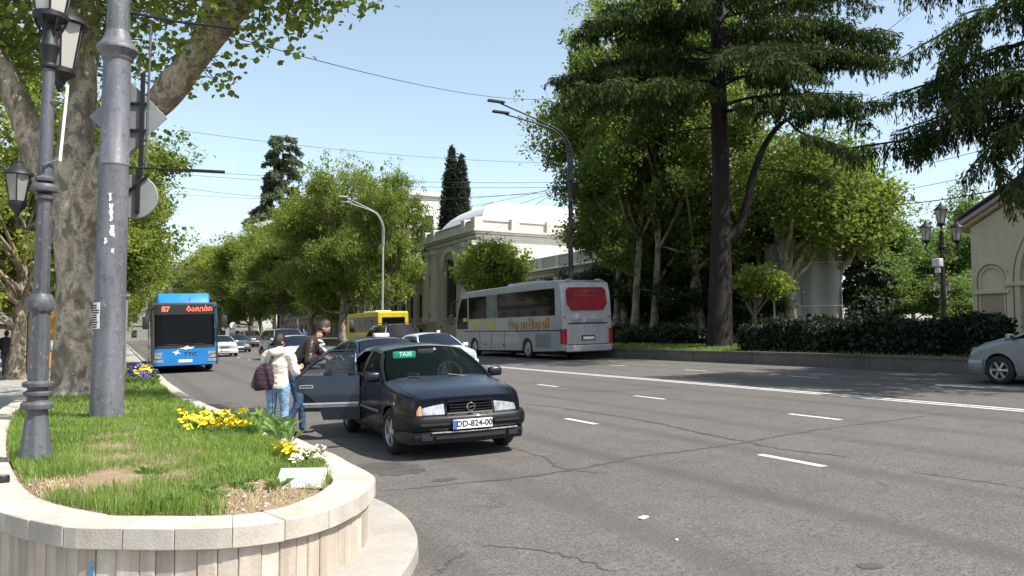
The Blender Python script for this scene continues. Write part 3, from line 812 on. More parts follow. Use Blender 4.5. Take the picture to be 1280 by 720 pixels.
# small hanging-bracket lantern on the pavement side
d = CR * -1
MB().tube([(0, 0, 1.98), (d.x * .1, d.y * .1, 1.97), (d.x * .2, d.y * .2, 2.0), (d.x * .225, d.y * .225, 2.1)], .012, 7).build('bracket_arm', M_BLACK, lp)
lantern(lp, (d.x * .225, d.y * .225, 2.17), .20, .40, mat('dim_lantern_glass', (.25, .25, .24), .25, var=.1))
M_STRIP = mat('white_enamel_panel', (.75, .75, .74), .45, var=.06)
for sx, tilt in ((-.055, .015), (.105, .06)):
    sp_ = thing('notice_panel', 'thin white board standing edge-on against the ornate lamp post shaft' if sx < 0 else 'slightly tilted thin white board held off the ornate lamp post', 'sign', Vector((LX, LY, LZ)) + loc(0, sx, .02, 2.55), (0, tilt, -YAW + math.radians(30)), 'edge-on boards on the lamp post')
    MB().box((0, .16, .33), (.022, .34, .66)).build('panel', M_STRIP, sp_, bevel=.004)
    MB().tube([(0, 0, .02), (-.12 if sx > 0 else .02, -.05, -.06), (-sx, -.02, -.1)], .008, 6).build('strap', M_LAMPIRON, sp_); MB().tube([(0, 0, .5), (-sx, -.02, .5)], .008, 6).build('strap', M_LAMPIRON, sp_)

# ------------------------------------------------------------------ cars
def carpaint(name, col, metal=0.25, rough=0.32, coat=0.6):
    if name in MATS: return MATS[name]
    m, nt, b = nmat(name)
    f = noise(nt, 3.0, 5, .6); g = noise(nt, 300, 1, .5)
    c = ramp(nt, f, [(0.3, tuple(x * .93 for x in col)), (0.7, tuple(x * 1.06 for x in col))])
    tc = N(nt, 'ShaderNodeTexCoord'); sp = N(nt, 'ShaderNodeSeparateXYZ'); L(nt, tc.outputs['Object'], sp.inputs[0])
    dirt = N(nt, 'ShaderNodeMath', operation='MULTIPLY'); L(nt, ramp(nt, sp.outputs[2], [(0.15, 0.28), (0.5, 0.0)]), dirt.inputs[0]); L(nt, noise(nt, 7, 5, .7), dirt.inputs[1])
    L(nt, mixc(nt, dirt.outputs[0], c, tuple(.6 * x + .022 for x in col)), b.inputs['Base Color'])
    L(nt, ramp(nt, f, [(0.3, rough * .85), (0.75, rough * 1.25)]), b.inputs['Roughness'])
    b.inputs['Metallic'].default_value = metal; b.inputs['Coat Weight'].default_value = coat; b.inputs['Coat Roughness'].default_value = 0.07
    return m
M_RUB = mat('tyre_rubber', (0.018, 0.018, 0.018), 0.8, var=.25, scale=12)
M_RIM = mat('alloy_rim', (0.52, 0.53, 0.54), 0.34, 0.75, var=.1)
M_RIMD = mat('rim_shadow', (0.03, 0.03, 0.03), 0.6)
M_TRIM = mat('black_trim', (0.02, 0.02, 0.022), 0.5, var=.2)
M_CHROME = mat('chrome', (0.7, 0.7, 0.7), 0.15, 1.0, var=.05)
def headlamp():
    m, nt, b = nmat('headlamp_lens')
    tc = N(nt, 'ShaderNodeTexCoord'); sp = N(nt, 'ShaderNodeSeparateXYZ'); L(nt, tc.outputs['Object'], sp.inputs[0])
    a = N(nt, 'ShaderNodeMath', operation='MULTIPLY'); L(nt, sp.outputs[1], a.inputs[0]); a.inputs[1].default_value = 300.0
    w = N(nt, 'ShaderNodeMath', operation='SINE'); L(nt, a.outputs[0], w.inputs[0])
    v = noise(nt, 9, 3, .6)
    c = mixc(nt, .55, ramp(nt, w.outputs[0], [(.1, (.22, .23, .24)), (.8, (.70, .70, .68))]), ramp(nt, v, [(.35, (.16, .165, .17)), (.62, (.82, .82, .80))]))
    L(nt, c, b.inputs['Base Color']); b.inputs['Metallic'].default_value = .45; b.inputs['Roughness'].default_value = .16; b.inputs['Coat Weight'].default_value = .8
    bump(nt, b, w.outputs[0], .4, .004)
    return m
M_HEAD = headlamp()
M_AMB = mat('amber_lens', (0.62, 0.30, 0.12), 0.2, var=.15, scale=20, coat=.5)
M_RED = mat('red_lens', (0.42, 0.015, 0.02), 0.2, var=.15, scale=20, coat=.5)
M_PLATE = mat('plate_white', (0.78, 0.78, 0.76), 0.5, var=.04)
M_PBLUE = mat('plate_blue', (0.05, 0.13, 0.45), 0.5)
M_INK = mat('plate_ink', (0.02, 0.02, 0.02), 0.6)
M_SEAT = mat('dark_seat_cloth', (0.045, 0.046, 0.052), 0.9, var=.2)
M_INT = mat('dark_interior', (0.02, 0.02, 0.022), 0.9)
G_CLEAR = glass_mat('car_window_glass', (0.02, 0.035, 0.03), 0.93)
G_DARK = glass_mat('tinted_window_glass', (0.008, 0.009, 0.011), 0.25)
def rim_mesh(spokes, cover=False):
    mb = MB().lathe([(.30, -.08), (.335, -.085), (.335, .085), (.315, .095), (.30, .085), (.295, .0), (.30, -.08)], 28, axis='y', caps=False)
    for k in range(spokes):
        a = 2 * math.pi * k / spokes; ca, sa = math.cos(a), math.sin(a)
        w0, w1 = (.045, .075) if spokes == 5 else (.03, .05)
        def P(r, w, y): return (r * ca - w * sa, y, r * sa + w * ca)
        mb.add([P(.05, -w0, .085), P(.05, w0, .085), P(.31, w1, .07), P(.31, -w1, .07), P(.05, -w0, .05), P(.05, w0, .05), P(.31, w1, .03), P(.31, -w1, .03)],
               [(0, 1, 2, 3), (0, 4, 5, 1), (2, 6, 7, 3), (1, 5, 6, 2), (3, 7, 4, 0)])
    mb.lathe([(.085, .05), (.085, .085), (.05, .1), (.01, .102)], 16, axis='y')
    if cover: mb.lathe([(.31, .04), (.1, .075), (.01, .08)], 24, axis='y', caps=False)
    return mb.mesh('rim', M_RIM, 35)
TYRE = MB().lathe([(.33, -.10), (.36, -.115), (.43, -.11), (.475, -.085), (.5, -.06), (.5, .06), (.475, .085), (.43, .11), (.36, .115), (.33, .10)], 36, axis='y', caps=False).lathe([(.01, -.02), (.335, -.02)], 24, axis='y', caps=False).mesh('wheel', M_RUB, 40)
TDISC = MB().lathe([(.01, .005), (.32, .005)], 24, axis='y', caps=False).mesh('brake_disc', M_RIMD)
RIMS = {5: rim_mesh(5), 6: rim_mesh(6), 10: rim_mesh(10), 0: rim_mesh(8, True)}
def wheel(parent, x, y, r, spokes=5, w=None, steer=0):
    side = 1 if y > 0 else -1
    s = r / .5; ws = (w or .2) / .22
    o = ob('wheel', TYRE, parent, (x, y, r), (0, 0, steer), (s, side * ws, s))
    o.rotation_euler = (0, 0, steer)
    ob('rim', RIMS[spokes], o); ob('brake_disc', TDISC, o)
    return o
def place_text(me, parent, c, face, name='lettering'):
    ax = {'front': ((0, 1, 0), (0, 0, 1), (1, 0, 0)), 'rear': ((0, -1, 0), (0, 0, 1), (-1, 0, 0)), 'left': ((-1, 0, 0), (0, 0, 1), (0, 1, 0)), 'right': ((1, 0, 0), (0, 0, 1), (0, -1, 0))}[face]
    R = Matrix((ax[0], ax[1], ax[2])).transposed()
    o = ob(name, me, parent, c); o.rotation_euler = R.to_euler()
    return o
def vehicle_rot(heading, tilt=True):
    """heading: angle of the forward axis from +X"""
    roll = math.atan(SLOPE) * (-math.sin(heading)); pitch = -math.atan(SLOPE) * math.cos(heading)
    return (roll, pitch, heading) if tilt else (0, 0, heading)

class Car:
    def __init__(s, **k):
        s.L, s.W, s.H, s.wb, s.fo, s.wr = 4.35, 1.70, 1.40, 2.60, .85, .30
        s.sh = [(0, .695), (.08, .735), (.3, .775), (.7, .825), (1.25, .895), (1.9, .93), (3.4, .965), (3.9, .985), (4.2, .97), (4.35, .86)]
        s.crown = [(0, .03), (.4, .07), (1.25, .085), (1.9, .07), (3.7, .07), (4.2, .05), (4.35, .03)]
        s.a0, s.a1, s.c1, s.c0 = 1.22, 1.98, 3.12, 3.78; s.bp = 2.48
        s.roofw = .70; s.spokes = 5; s.glass = G_CLEAR; s.sill = .20; s.setback = .07; s.wagon = False; s.third = False
        s.doors = [(1.32, 2.44), (2.47, 3.42)]
        s.bumper_mat = None; s.frontbow = .10; s.open_rear = None; s.roofrack = False
        s.taper = .19
        s.detail = True; s.ring_w = .2
        s.__dict__.update(k)
    def hw(s, d):
        e = min(d, s.L - d); D = .75
        return s.W / 2 * (1 - s.taper * (1 - min(1, max(0, e) / D)) ** 2.6)
    def side(s, d, z):
        top = interp(s.sh, d)
        b = interp([(s.sill - .05, .93), (s.sill + .12, .975), (.55, 1.0), (.72, .992), (top - .06, .968), (top, .945)] if top > .85 else [(s.sill - .05, .93), (s.sill + .12, .975), (.45, 1.0), (top - .05, .975), (top, .945)], z)
        return s.hw(d) * b
    def X(s, d, y=0):                            # distance from the nose -> local x, with the nose and tail bowed in plan
        q = (y / (s.W / 2)) ** 2
        x = s.L / 2 - d
        x -= s.frontbow * q * (1 - smoothstep(0, .9, d)); x += s.frontbow * .8 * q * (1 - smoothstep(0, .8, s.L - d))
        return x
    def build(s, name, label, loc, heading, paint, group=None, cat='car'):
        t = thing(name, label, cat, loc, vehicle_rot(heading), group); s.t = t; s.paint = paint
        ra = s.wr + .055
        xw = [s.fo, s.fo + s.wb]
        ds = set(np.round(np.linspace(s.setback, s.L - .05, 56 if s.detail else 34), 3))
        for w in xw:
            for k in range(15 if s.detail else 9): ds.add(round(w - ra * math.cos(math.pi * k / (14 if s.detail else 8)), 3))
            ds = {d for d in ds if min(abs(d - (w - ra)), abs(d - (w + ra))) > .012 or d in (round(w - ra, 3), round(w + ra, 3))}
        for a, b in s.doors: ds |= {a, b}
        ds |= {s.a0, s.c0}
        ds = sorted(ds)
        dd = []
        for d in ds:
            if not dd or d - dd[-1] > .008: dd.append(d)
        ds = dd
        lev = [0, .1, .25, .42, .6, .78, .9, 1.0]
        cols = []
        for d in ds:
            zb = s.sill
            e = min(d, s.L - d)
            if e < .4: zb = s.sill + .06 * (1 - e / .4)
            for w in xw:
                if abs(d - w) < ra - 1e-3: zb = max(zb, s.wr + math.sqrt(ra * ra - (d - w) ** 2))
            top = interp(s.sh, d); cr = interp(s.crown, d); hw = s.hw(d); ring = []
            zb = min(zb, top - .02)
            for l in lev:
                z = lerp(zb, top, l); ring.append((s.side(d, z), z))
            yt = ring[-1][0]
            for f, c in ((.965, .22), (.9, .45), (.75, .72), (.5, .9), (.25, .98), (0, 1.0)): ring.append((yt * f, top + cr * c))
            cols.append((d, ring))
        nl = len(lev); nr = len(cols[0][1])
        groups = {}
        def put(key, quad): groups.setdefault(key, []).append(quad)
        for sgn in (1, -1):
            for (d0, r0), (d1, r1) in zip(cols, cols[1:]):
                dm = (d0 + d1) / 2
                for j in range(nr - 1):
                    q = [(s.X(d0, r0[j][0]), sgn * r0[j][0], r0[j][1]), (s.X(d1, r1[j][0]), sgn * r1[j][0], r1[j][1]), (s.X(d1, r1[j + 1][0]), sgn * r1[j + 1][0], r1[j + 1][1]), (s.X(d0, r0[j + 1][0]), sgn * r0[j + 1][0], r0[j + 1][1])]
                    if sgn < 0: q = q[::-1]
                    zmid = (r0[j][1] + r0[j + 1][1]) / 2; key = 'body'
                    if j < nl - 1:
                        for i, (a, b) in enumerate(s.doors):
                            if a < dm < b and lev[j] >= .1: key = ('door', i, sgn)
                    else:
                        if s.a0 - .0 < dm < s.c0 and j >= nl: key = None
                        elif dm < s.a0 - .03 and j >= nl + 1: key = 'hood'
                        elif dm > s.c0 + .06 and dm < s.L - .1 and j >= nl + 1 and not s.wagon: key = 'trunk_lid'
                    if key: put(key, q)
        for d, r in (cols[0], cols[-1]):
            pts = [(s.X(d, y), y, z) for y, z in r] + [(s.X(d, -y), -y, z) for y, z in r[::-1][1:]]
            groups.setdefault('body_end', []).append(pts)
        for key, quads in groups.items():
            if key == 'body_end': continue
            nm = key if isinstance(key, str) else key[0]
            if s.open_rear and key == ('door', 1, s.open_rear): s.saved_door = quads; continue
            mb = MB()
            for q in quads: mb.add(q, [tuple(range(len(q)))])
            if key == 'body':
                for q in groups.get('body_end', []): mb.add(q, [tuple(range(len(q)))])
            me = mb.mesh(nm, paint, 38)
            if nm in ('door', 'hood', 'trunk_lid') and s.detail:   # panel set proud of the body with its own shut lines
                bm = bmesh.new(); bm.from_mesh(me)
                c0 = bm.verts[:]; nrm = {v: v.normal.copy() for v in c0}
                bd = [e for e in bm.edges if e.is_boundary]
                for v in c0: v.co += nrm[v] * .004
                r = bmesh.ops.extrude_edge_only(bm, edges=bd)
                for v in [g for g in r['geom'] if isinstance(g, bmesh.types.BMVert)]:
                    v.co -= v.normal * 0 + Vector((0, math.copysign(.02, v.co.y), 0)) if nm == 'door' else Vector((0, 0, .02))
                bm.to_mesh(me); bm.free(); me.shade_smooth(); me.set_sharp_from_angle(angle=math.radians(38))
            o = ob(nm, me, t)
            if nm == 'door':
                i, sg = key[1], key[2]; b = s.doors[i][1] - .16
                zz = interp(s.sh, b) - .16; y = s.side(b, zz) * sg
                MB().box((s.X(b), y + sg * .012, zz), (.17, .03, .04)).build('handle', s.handle_mat if hasattr(s, 'handle_mat') else M_TRIM, o, bevel=.008)
        # underside and interior tub
        MB().box((s.X(s.L / 2), 0, s.sill + .06), (s.L - .5, s.W * .72, .16)).build('underbody', M_INT, t)
        wz = s.sill + .02
        for w in xw:
            MB().box((s.X(w), 0, s.wr + .12), (2 * ra * .98, s.W * .66, .5)).build('wheel_well', M_INT, t)
        zt = interp(s.sh, 2.2) - .12
        MB().box((s.X((s.a0 + s.c0) / 2), 0, zt - .3), (s.c0 - s.a0 - .1, s.W * .8, .04)).build('floor', M_INT, t)
        s.dash = MB().grid(lambda u, v: (s.X(lerp(s.a0 - .02, s.a0 + .42, u)), lerp(-.80, .80, v) * s.W / 2 * .93, interp(s.sh, s.a0) + .02 - .02 * u ** 3), 6, 2).build('dashboard', M_TRIM, t)
        for dx in ((s.bp + .05), (s.c0 - .38)):
            for y in (-.36, .36):
                st = MB().box((0, 0, .25), (.14, .46, .66)).build('seat', M_SEAT, t, bevel=.05, bseg=2); st.location = (s.X(dx), y, zt - .28); st.rotation_euler = (0, -.2, 0)
                MB().box((0, 0, .66), (.1, .26, .18)).build('headrest', M_SEAT, st, bevel=.04, bseg=2)
        s.greenhouse(t); s.fittings(t)
        for w in xw:
            for sg in (1, -1):
                wheel(t, s.X(w), sg * (s.W / 2 - .095), s.wr, s.spokes, s.ring_w, getattr(s, 'steer', 0) if w == xw[0] else 0)
        return t
    def gside(s, u, w, sgn, off=0):
        d0 = lerp(s.a0, s.c0, u); d1 = lerp(s.a1, s.c1, u)
        yb = s.side(d0, interp(s.sh, d0)) * .985; yr = s.W / 2 * s.roofw
        zb = interp(s.sh, d0) + .008; zr = s.H - .065 - .03 * (2 * u - 1) ** 2
        d = lerp(d0, d1, w); y = lerp(yb, yr, w) + .035 * math.sin(math.pi * w)
        return Vector((s.X(d, 0) , sgn * (y + off), lerp(zb, zr, w)))
    def ribbon(s, u0, u1, w0, w1, sgn, off=.007, n=3, th=.03):
        mb = MB(); nw = 6
        def fo(a, b): return s.gside(lerp(u0(b) if callable(u0) else u0, u1(b) if callable(u1) else u1, a), lerp(w0, w1, b), sgn, off)
        def fi(a, b): return s.gside(lerp(u0(b) if callable(u0) else u0, u1(b) if callable(u1) else u1, a), lerp(w0, w1, b), sgn, off - th)
        mb.grid(fo, n, nw).grid(fi, n, nw)
        for e in (0, 1):
            mb.grid(lambda a, b: fo(e, a).lerp(fi(e, a), b), nw, 1); mb.grid(lambda a, b: fo(a, e).lerp(fi(a, e), b), n, 1)
        return mb
    def greenhouse(s, t):
        body = s.paint
        uB = (s.bp - lerp(s.a0, s.a1, .5)) / (lerp(s.c0, s.c1, .5) - lerp(s.a0, s.a1, .5))
        for sgn in (1, -1):
            s.ribbon(0, .055, 0, 1, sgn).build('pillar', body, t, smooth=40)
            s.ribbon(uB - .025, uB + .03, 0, 1, sgn).build('pillar', M_TRIM, t, smooth=40)
            s.ribbon(.88 if not s.wagon else .93, 1.0, 0, 1, sgn).build('pillar', body, t, smooth=40)
            if s.third: s.ribbon(.70, .735, 0, 1, sgn).build('pillar', M_TRIM, t, smooth=40)
            s.ribbon(0, 1, .9, 1.0, sgn, .008, 14).build('roof_rail', body, t, smooth=40)
            s.ribbon(0, 1, -.02, .05, sgn, .009, 14).build('belt_strip', M_TRIM, t, smooth=40)
            ends = [(.05, uB - .02), (uB + .025, .89 if not s.wagon else .94)]
            for i, (a, b) in enumerate(ends):
                if s.open_rear == sgn and i == 1: continue
                MB().grid(lambda u, w: s.gside(lerp(a, b, u), lerp(.03, .93, w), sgn, .0), 5, 5).build('side_window', s.glass, t, smooth=60)
        yr = s.W / 2 * s.roofw
        def roof(u, v):
            q = 2 * v - 1; e = .05 * (1 - q * q)
            d = lerp(s.a1 - e, s.c1 + e, u); z = s.H - .075 * abs(q) ** 2.6 - .035 * (2 * u - 1) ** 2 * (1 - .1 * q * q)
            return Vector((s.X(d), q * (yr + .012), z + .004))
        MB().grid(roof, 14, 14).build('roof', body, t, smooth=60)
        def screen(rear):
            def f(v, w):
                q = 2 * v - 1
                p = s.gside(1.0 if rear else 0.0, w, 1, -.004); e = lerp(.16, .055, w) * (1 - q * q) * (-1 if rear else 1)
                z = p.z + lerp(.06, .065, w) * (1 - q * q) * (.35 + .65 * w)
                return Vector((p.x + e * (1 if not rear else .5), q * p.y, z))
            return f
        fs = screen(False); fr = screen(True)
        wmb = MB().grid(lambda v, w: fs(lerp(.03, .97, v), lerp(.02, .97, w)), 12, 6)
        s.ws = wmb.build('windshield', s.glass, t, smooth=60); s.fs = fs
        MB().grid(lambda v, w: fr(lerp(.05, .95, v), lerp(.04, .96, w)), 10, 5).build('rear_window', s.glass, t, smooth=60)
        for f, rg in ((fs, (0, 1)), (fr, (0, 1))):
            seal = MB()
            for a, b in (((0, .0), (1, .0)), ((0, 1), (1, 1))):
                seal.tube([f(lerp(a[0], b[0], k / 10), lerp(a[1], b[1], k / 10)) for k in range(11)], .016, 6)
            seal.build('window_seal', M_TRIM, t, smooth=50)
    def fpt(s, y, z, rear=False, off=.01, back=0):
        e = .0
        W2 = s.W / 2
        for k in range(40):                       # invert plan taper
            if s.hw(e) * .985 >= abs(y): break
            e += .02
        d = (s.setback if not rear else .05) + max(0, e - (.0 if not rear else 0)) - off + back
        return Vector((s.X(d if not rear else s.L - d, y), y, z))
    def face_patch(s, y0, y1, z0, z1, rear=False, off=.012, n=6, depth=.05, skew=0.0, rake=0.0):
        mb = MB()
        def fo(u, v): return s.fpt(lerp(y0, y1, u), lerp(z0, z1, v) + skew * (u - .5), rear, off, rake * v)
        def fi(u, v): return s.fpt(lerp(y0, y1, u), lerp(z0, z1, v) + skew * (u - .5), rear, off - depth, rake * v)
        mb.grid(fo, n, 2).grid(fi, n, 2)
        for e in (0, 1):
            mb.grid(lambda a, b: fo(e, a).lerp(fi(e, a), b), 2, 1); mb.grid(lambda a, b: fo(a, e).lerp(fi(a, e), b), n, 1)
        return mb
    def bumper(s, t, rear, z0, z1, out, m, dmax):
        mb = MB(); path = []
        base = s.setback if not rear else .05
        n = 14
        ds = [lerp(dmax, 0, k / n) for k in range(n)]
        pts = [(-(s.hw(d + base)) * .985, d + base) for d in ds] + [(lerp(-1, 1, k / 12) * s.hw(base) * .985, base) for k in range(13)] + [((s.hw(d + base)) * .985, d + base) for d in ds[::-1]]
        P = [Vector((s.X(d if not rear else s.L - d, y), y, 0)) for y, d in pts]
        sec = [(-.05, z0), (out * .55, z0), (out * .92, z0 + .04), (out, lerp(z0, z1, .55)), (out * .9, z1 - .03), (out * .5, z1), (-.05, z1 + .005)]
        vs = []
        for i, p in enumerate(P):
            dr = (P[min(i + 1, len(P) - 1)] - P[max(i - 1, 0)]).normalized(); nrm = Vector((dr.y, -dr.x, 0))
            if rear: nrm = Vector((-dr.y, dr.x, 0))
            for o, z in sec: vs.append(p + nrm * o + Vector((0, 0, z)))
        k = len(sec)
        mb.add(vs, [(i * k + j, (i + 1) * k + j, (i + 1) * k + j + 1, i * k + j + 1) for i in range(len(P) - 1) for j in range(k - 1)] + [tuple(range(k)), tuple((len(P) - 1) * k + j for j in range(k))])
        return mb.build('bumper', m, t, smooth=45)
    def plate(s, t, z, rear=False, text=None, off=.1, dy=0.0):
        x = s.X(0 if not rear else s.L) + (off if not rear else -off) * 1.0
        o = MB().box((x, dy, z), (.012, .52, .115)).build('number_plate', M_PLATE, t, bevel=.003)
        sg = 1 if not rear else -1
        MB().box((x + sg * .0075, dy - sg * .235, z), (.004, .04, .105)).build('blue_band', M_PBLUE, o)
        me = text_mesh(text, .105, M_INK, .001, bold=.002, sx=.98) if text else None
        if me: place_text(me, o, (x + sg * .0085, dy + sg * .02, z + .002), 'rear' if rear else 'front')
        return o
    def fittings(s, t):
        W2 = s.W / 2; zf = interp(s.sh, s.setback); bm_ = s.bumper_mat or s.paint
        k = s.bz if hasattr(s, 'bz') else (.22, .52)
        s.bumper(t, False, k[0], k[1], s.setback + .0, bm_, .42)
        s.bumper(t, True, k[0] + .03, k[1] + .05, .06, bm_, .45)
        hl = getattr(s, 'hl', (.36, .98, k[1] + .01, zf + .01))
        for sg in (1, -1):
            h = s.face_patch(sg * W2 * hl[0], sg * W2 * hl[1] * .93, hl[2], hl[3], off=.015, rake=.05).build('headlight', M_HEAD, t, smooth=40)
            tl = getattr(s, 'tl', (.5, .95, k[1] + .08, interp(s.sh, s.L - .1) - .06))
            s.face_patch(sg * W2 * tl[0], sg * W2 * tl[1] * .93, tl[2], tl[3], True, .012).build('taillight', M_RED, t, smooth=40)
            d = s.a0 + .2; zz = interp(s.sh, d) + .07
            mr = MB().box((0, 0, 0), (.11, .2, .13)).build('side_mirror', getattr(s, 'mirror_mat', s.paint), t, bevel=.035, bseg=3); mr.location = (s.X(d), sg * (s.side(d, zz - .09) + .1), zz)
            MB().box((-.058, 0, 0), (.006, .16, .1)).build('mirror_glass', M_CHROME, mr)
            MB().box((.0, -sg * .1, -.04), (.05, .1, .04)).build('stalk', M_TRIM, mr)
        s.face_patch(-W2 * .32, W2 * .32, hl[2] + .02, hl[3] - .02, off=.008, rake=.05).build('grille', M_TRIM, t)
        if getattr(s, 'plate_text', 1): s.plate(t, .43, False, getattr(s, 'plate_text', None) if isinstance(getattr(s, 'plate_text', None), str) else None, .018)
        s.plate(t, getattr(s, 'rear_plate_z', .62), True, None, .03)
        if s.roofrack:
            for sg in (1, -1):
                MB().tube([(s.X(s.a1 + .15), sg * W2 * .62, s.H - .04), (s.X(s.a1 + .3), sg * W2 * .62, s.H + .04), (s.X(s.c1 - .3), sg * W2 * .62, s.H + .04), (s.X(s.c1 - .1), sg * W2 * .62, s.H - .04)], .018, 6).build('roof_rack', M_TRIM, t)
        wp = MB()
        for y in (-.1, .5):
            a = s.fs(.5 + y / s.W, .0) + Vector((.05, 0, .015)); b = s.fs(.5 + (y - .42) / s.W, .10) + Vector((.03, 0, .02)); wp.tube([a, b], .009, 5)
        wp.build('wiper', M_TRIM, t)
        if s.detail:
            y = .36 if not getattr(s, 'rhd', False) else -.36
            sw = MB(); R = Matrix.Translation((s.X(s.a0 + .62), y, interp(s.sh, s.a0) + .06)) @ Matrix.Rotation(math.radians(65), 4, 'Y')
            pts = [R @ Vector((.18 * math.cos(a), .18 * math.sin(a), 0)) for a in [2 * math.pi * k / 24 for k in range(25)]]
            sw.tube(pts, .013, 6); sw.tube([R @ Vector((-.17, 0, 0)), R @ Vector((.17, 0, 0))], .02, 6); sw.build('steering_wheel', M_TRIM, t, smooth=50)
            p = s.fs(.5, .86); MB().box((p.x - .07, 0, p.z - .02), (.03, .24, .07)).build('rear_view_mirror', mat('mirror_housing', (.12, .12, .13), .4), t, bevel=.012, bseg=2)

# ------------------------------------------------------------------ the dark blue taxi with its rear door open
P_NAVY = carpaint('navy_paint', (0.003, 0.0036, 0.011), .0, .26, .18)
P_NAVY.node_tree.nodes['Principled BSDF'].inputs['Specular IOR Level'].default_value = .35
P_BUMP = carpaint('navy_black_bumper', (0.004, 0.0045, 0.007), 0, .42, .1)
P_BUMP.node_tree.nodes['Principled BSDF'].inputs['Specular IOR Level'].default_value = .3
P_DOOR = carpaint('faded_blue_paint', (0.012, 0.02, 0.036), .15, .35)
TH = math.radians(-90 - 2.6)
tx = Car(open_rear=-1, bumper_mat=P_BUMP, W=1.68, hl=(.40, .985, .555, .715), bz=(.36, .545), tl=(.55, .97, .68, .86), plate_text='DD-824-00', handle_mat=M_TRIM, spokes=5, steer=.06)
TLOC = Vector((4.0, 11.05, gz(4.0)))
taxi = tx.build('taxi_car', 'dark navy taxi saloon with its rear passenger door swung open', TLOC, TH, P_NAVY)
W2 = tx.W / 2; taxi.scale = (.975, .975, .975)
for sg in (1, -1):
    tx.face_patch(sg * W2 * (.74 if sg < 0 else .82), sg * W2 * .94, .553, .717, off=.03, rake=.05).build('indicator', M_AMB if sg < 0 else M_HEAD, taxi, smooth=40)
    tx.face_patch(sg * W2 * .36, sg * W2 * .40, .555, .715, off=.012, rake=.05).build('lamp_surround', P_NAVY, taxi)
tx.face_patch(-W2 * .36, W2 * .36, .70, .73, off=.02, rake=.0).build('grille_bar', P_NAVY, taxi)
tx.face_patch(-W2 * .36, W2 * .36, .555, .572, off=.02, rake=.0).build('grille_bar', M_CHROME, taxi)
em = thing('grille_badge', None, None); em.parent = taxi; em.location = (tx.X(tx.setback) + .03, 0, .632)
MB().lathe([(.052, -.006), (.056, 0), (.052, .006), (.046, .006), (.044, 0), (.046, -.006), (.052, -.006)], 28, axis='x', caps=False).build('ring', M_CHROME, em, smooth=50)
MB().prism([(-.075, -.012), (.012, -.004), (-.004, .008), (.075, .014), (-.012, .006), (.006, -.006)], -.002, .006, 'yz').build('bolt', M_CHROME, em)
# lower intake, tow trim and chrome strip
tx.face_patch(-W2 * .55, W2 * .55, .26, .33, off=.06, depth=.06).build('lower_intake', M_INT, taxi)
tx.face_patch(-W2 * .62, W2 * .75, .335, .348, off=.078, depth=.03, n=10).build('bumper_trim', mat('worn_silver_trim', (.45, .45, .45), .4, .5, var=.4, scale=20), taxi)
for sg in (1, -1):
    MB().grid(lambda u, v: (lambda d, z: Vector((tx.X(d, tx.side(d, z)), sg * (tx.side(d, z) + .012), z)))(lerp(1.34, 2.42, u), lerp(.50, .535, v)), 10, 1).build('side_moulding', mat('grey_moulding', (.20, .21, .23), .45), taxi, fix=False)
    MB().grid(lambda u, v: (lambda d, z: Vector((tx.X(d, tx.side(d, z)), sg * (tx.side(d, z) + .005), z)))(lerp(.55, .64, u), lerp(.66, .69, v)), 3, 1).build('side_repeater', M_AMB, taxi, fix=False)
# green TAXI light behind the windscreen
p = tx.fs(.24, .84)
ts = MB().box((p.x - .10, p.y + .02, p.z - .035), (.05, .34, .10)).build('taxi_light', mat('green_taxi_light', (0.02, 0.42, 0.27), .35, var=.1, emit=.5), taxi, bevel=.02, bseg=2)
place_text(text_mesh('TAXI', .085, mat('taxi_letters', (.75, .95, .85), .5, emit=.7), .002, bold=.002), ts, (p.x - .073, p.y + .03, p.z - .03), 'front')
# bench seat seen through the open doorway, door frame
MB().box((tx.X(3.35), -.05, .38), (.55, 1.2, .2)).build('rear_bench', M_SEAT, taxi, bevel=.05, bseg=2)
MB().box((tx.X(2.95), 0, .24), (1.1, 1.4, .03)).build('rear_floor', M_INT, taxi)
MB().box((tx.X(2.455), -.735, .58), (.05, .10, .72)).build('door_post', P_NAVY, taxi, bevel=.01)
# open rear door: hinged on the door post
a, b_ = tx.doors[1]
hinge = Vector((tx.X(a), -tx.side(a, .5) - .01, 0))
door = ob('door', None, taxi, hinge, (0, 0, math.radians(69)))
door['label'] = 'opened rear door with silver handle and pale side strip'
door.empty_display_size = .2
def dpt(d, z, off): return Vector((tx.X(d) - hinge.x, -(tx.side(d, z) + off) - hinge.y, z))
zlo = tx.sill + .06
def dbot(d): return max(zlo, .30 + math.sqrt(max(0, .43 ** 2 - (d - 3.46) ** 2)) * (1 if d > 3.03 else 0))
def dpanel(u, v, off): d = lerp(a, b_, u); return dpt(d, lerp(dbot(d), interp(tx.sh, d), v), off)
mb = MB().grid(lambda u, v: dpanel(u, v, .004), 28, 8).grid(lambda u, v: dpanel(u, v, -.09), 28, 8)
for e in (0, 1):
    mb.grid(lambda q, r: dpanel(e, q, lerp(.004, -.09, r)), 8, 1); mb.grid(lambda q, r: dpanel(q, e, lerp(.004, -.09, r)), 28, 1)
mb.build('door_skin', P_DOOR, door, smooth=40)
def dwin(u, w, off):
    uB = (tx.bp - lerp(tx.a0, tx.a1, .5)) / (lerp(tx.c0, tx.c1, .5) - lerp(tx.a0, tx.a1, .5))
    p = tx.gside(lerp(uB + .03, lerp(.838, .85, w), u), w, -1, off); return p - hinge
fr_ = MB()
def strip(f0, n, wd):
    for k in range(n):
        fr_.tube([f0(k / n), f0((k + 1) / n)], wd, 6)
strip(lambda q: dwin(q, .96, -.01), 10, .024); strip(lambda q: dwin(0.01, lerp(0, .96, q), -.01), 6, .024); strip(lambda q: dwin(.99, lerp(0, .96, q), -.01), 6, .026)
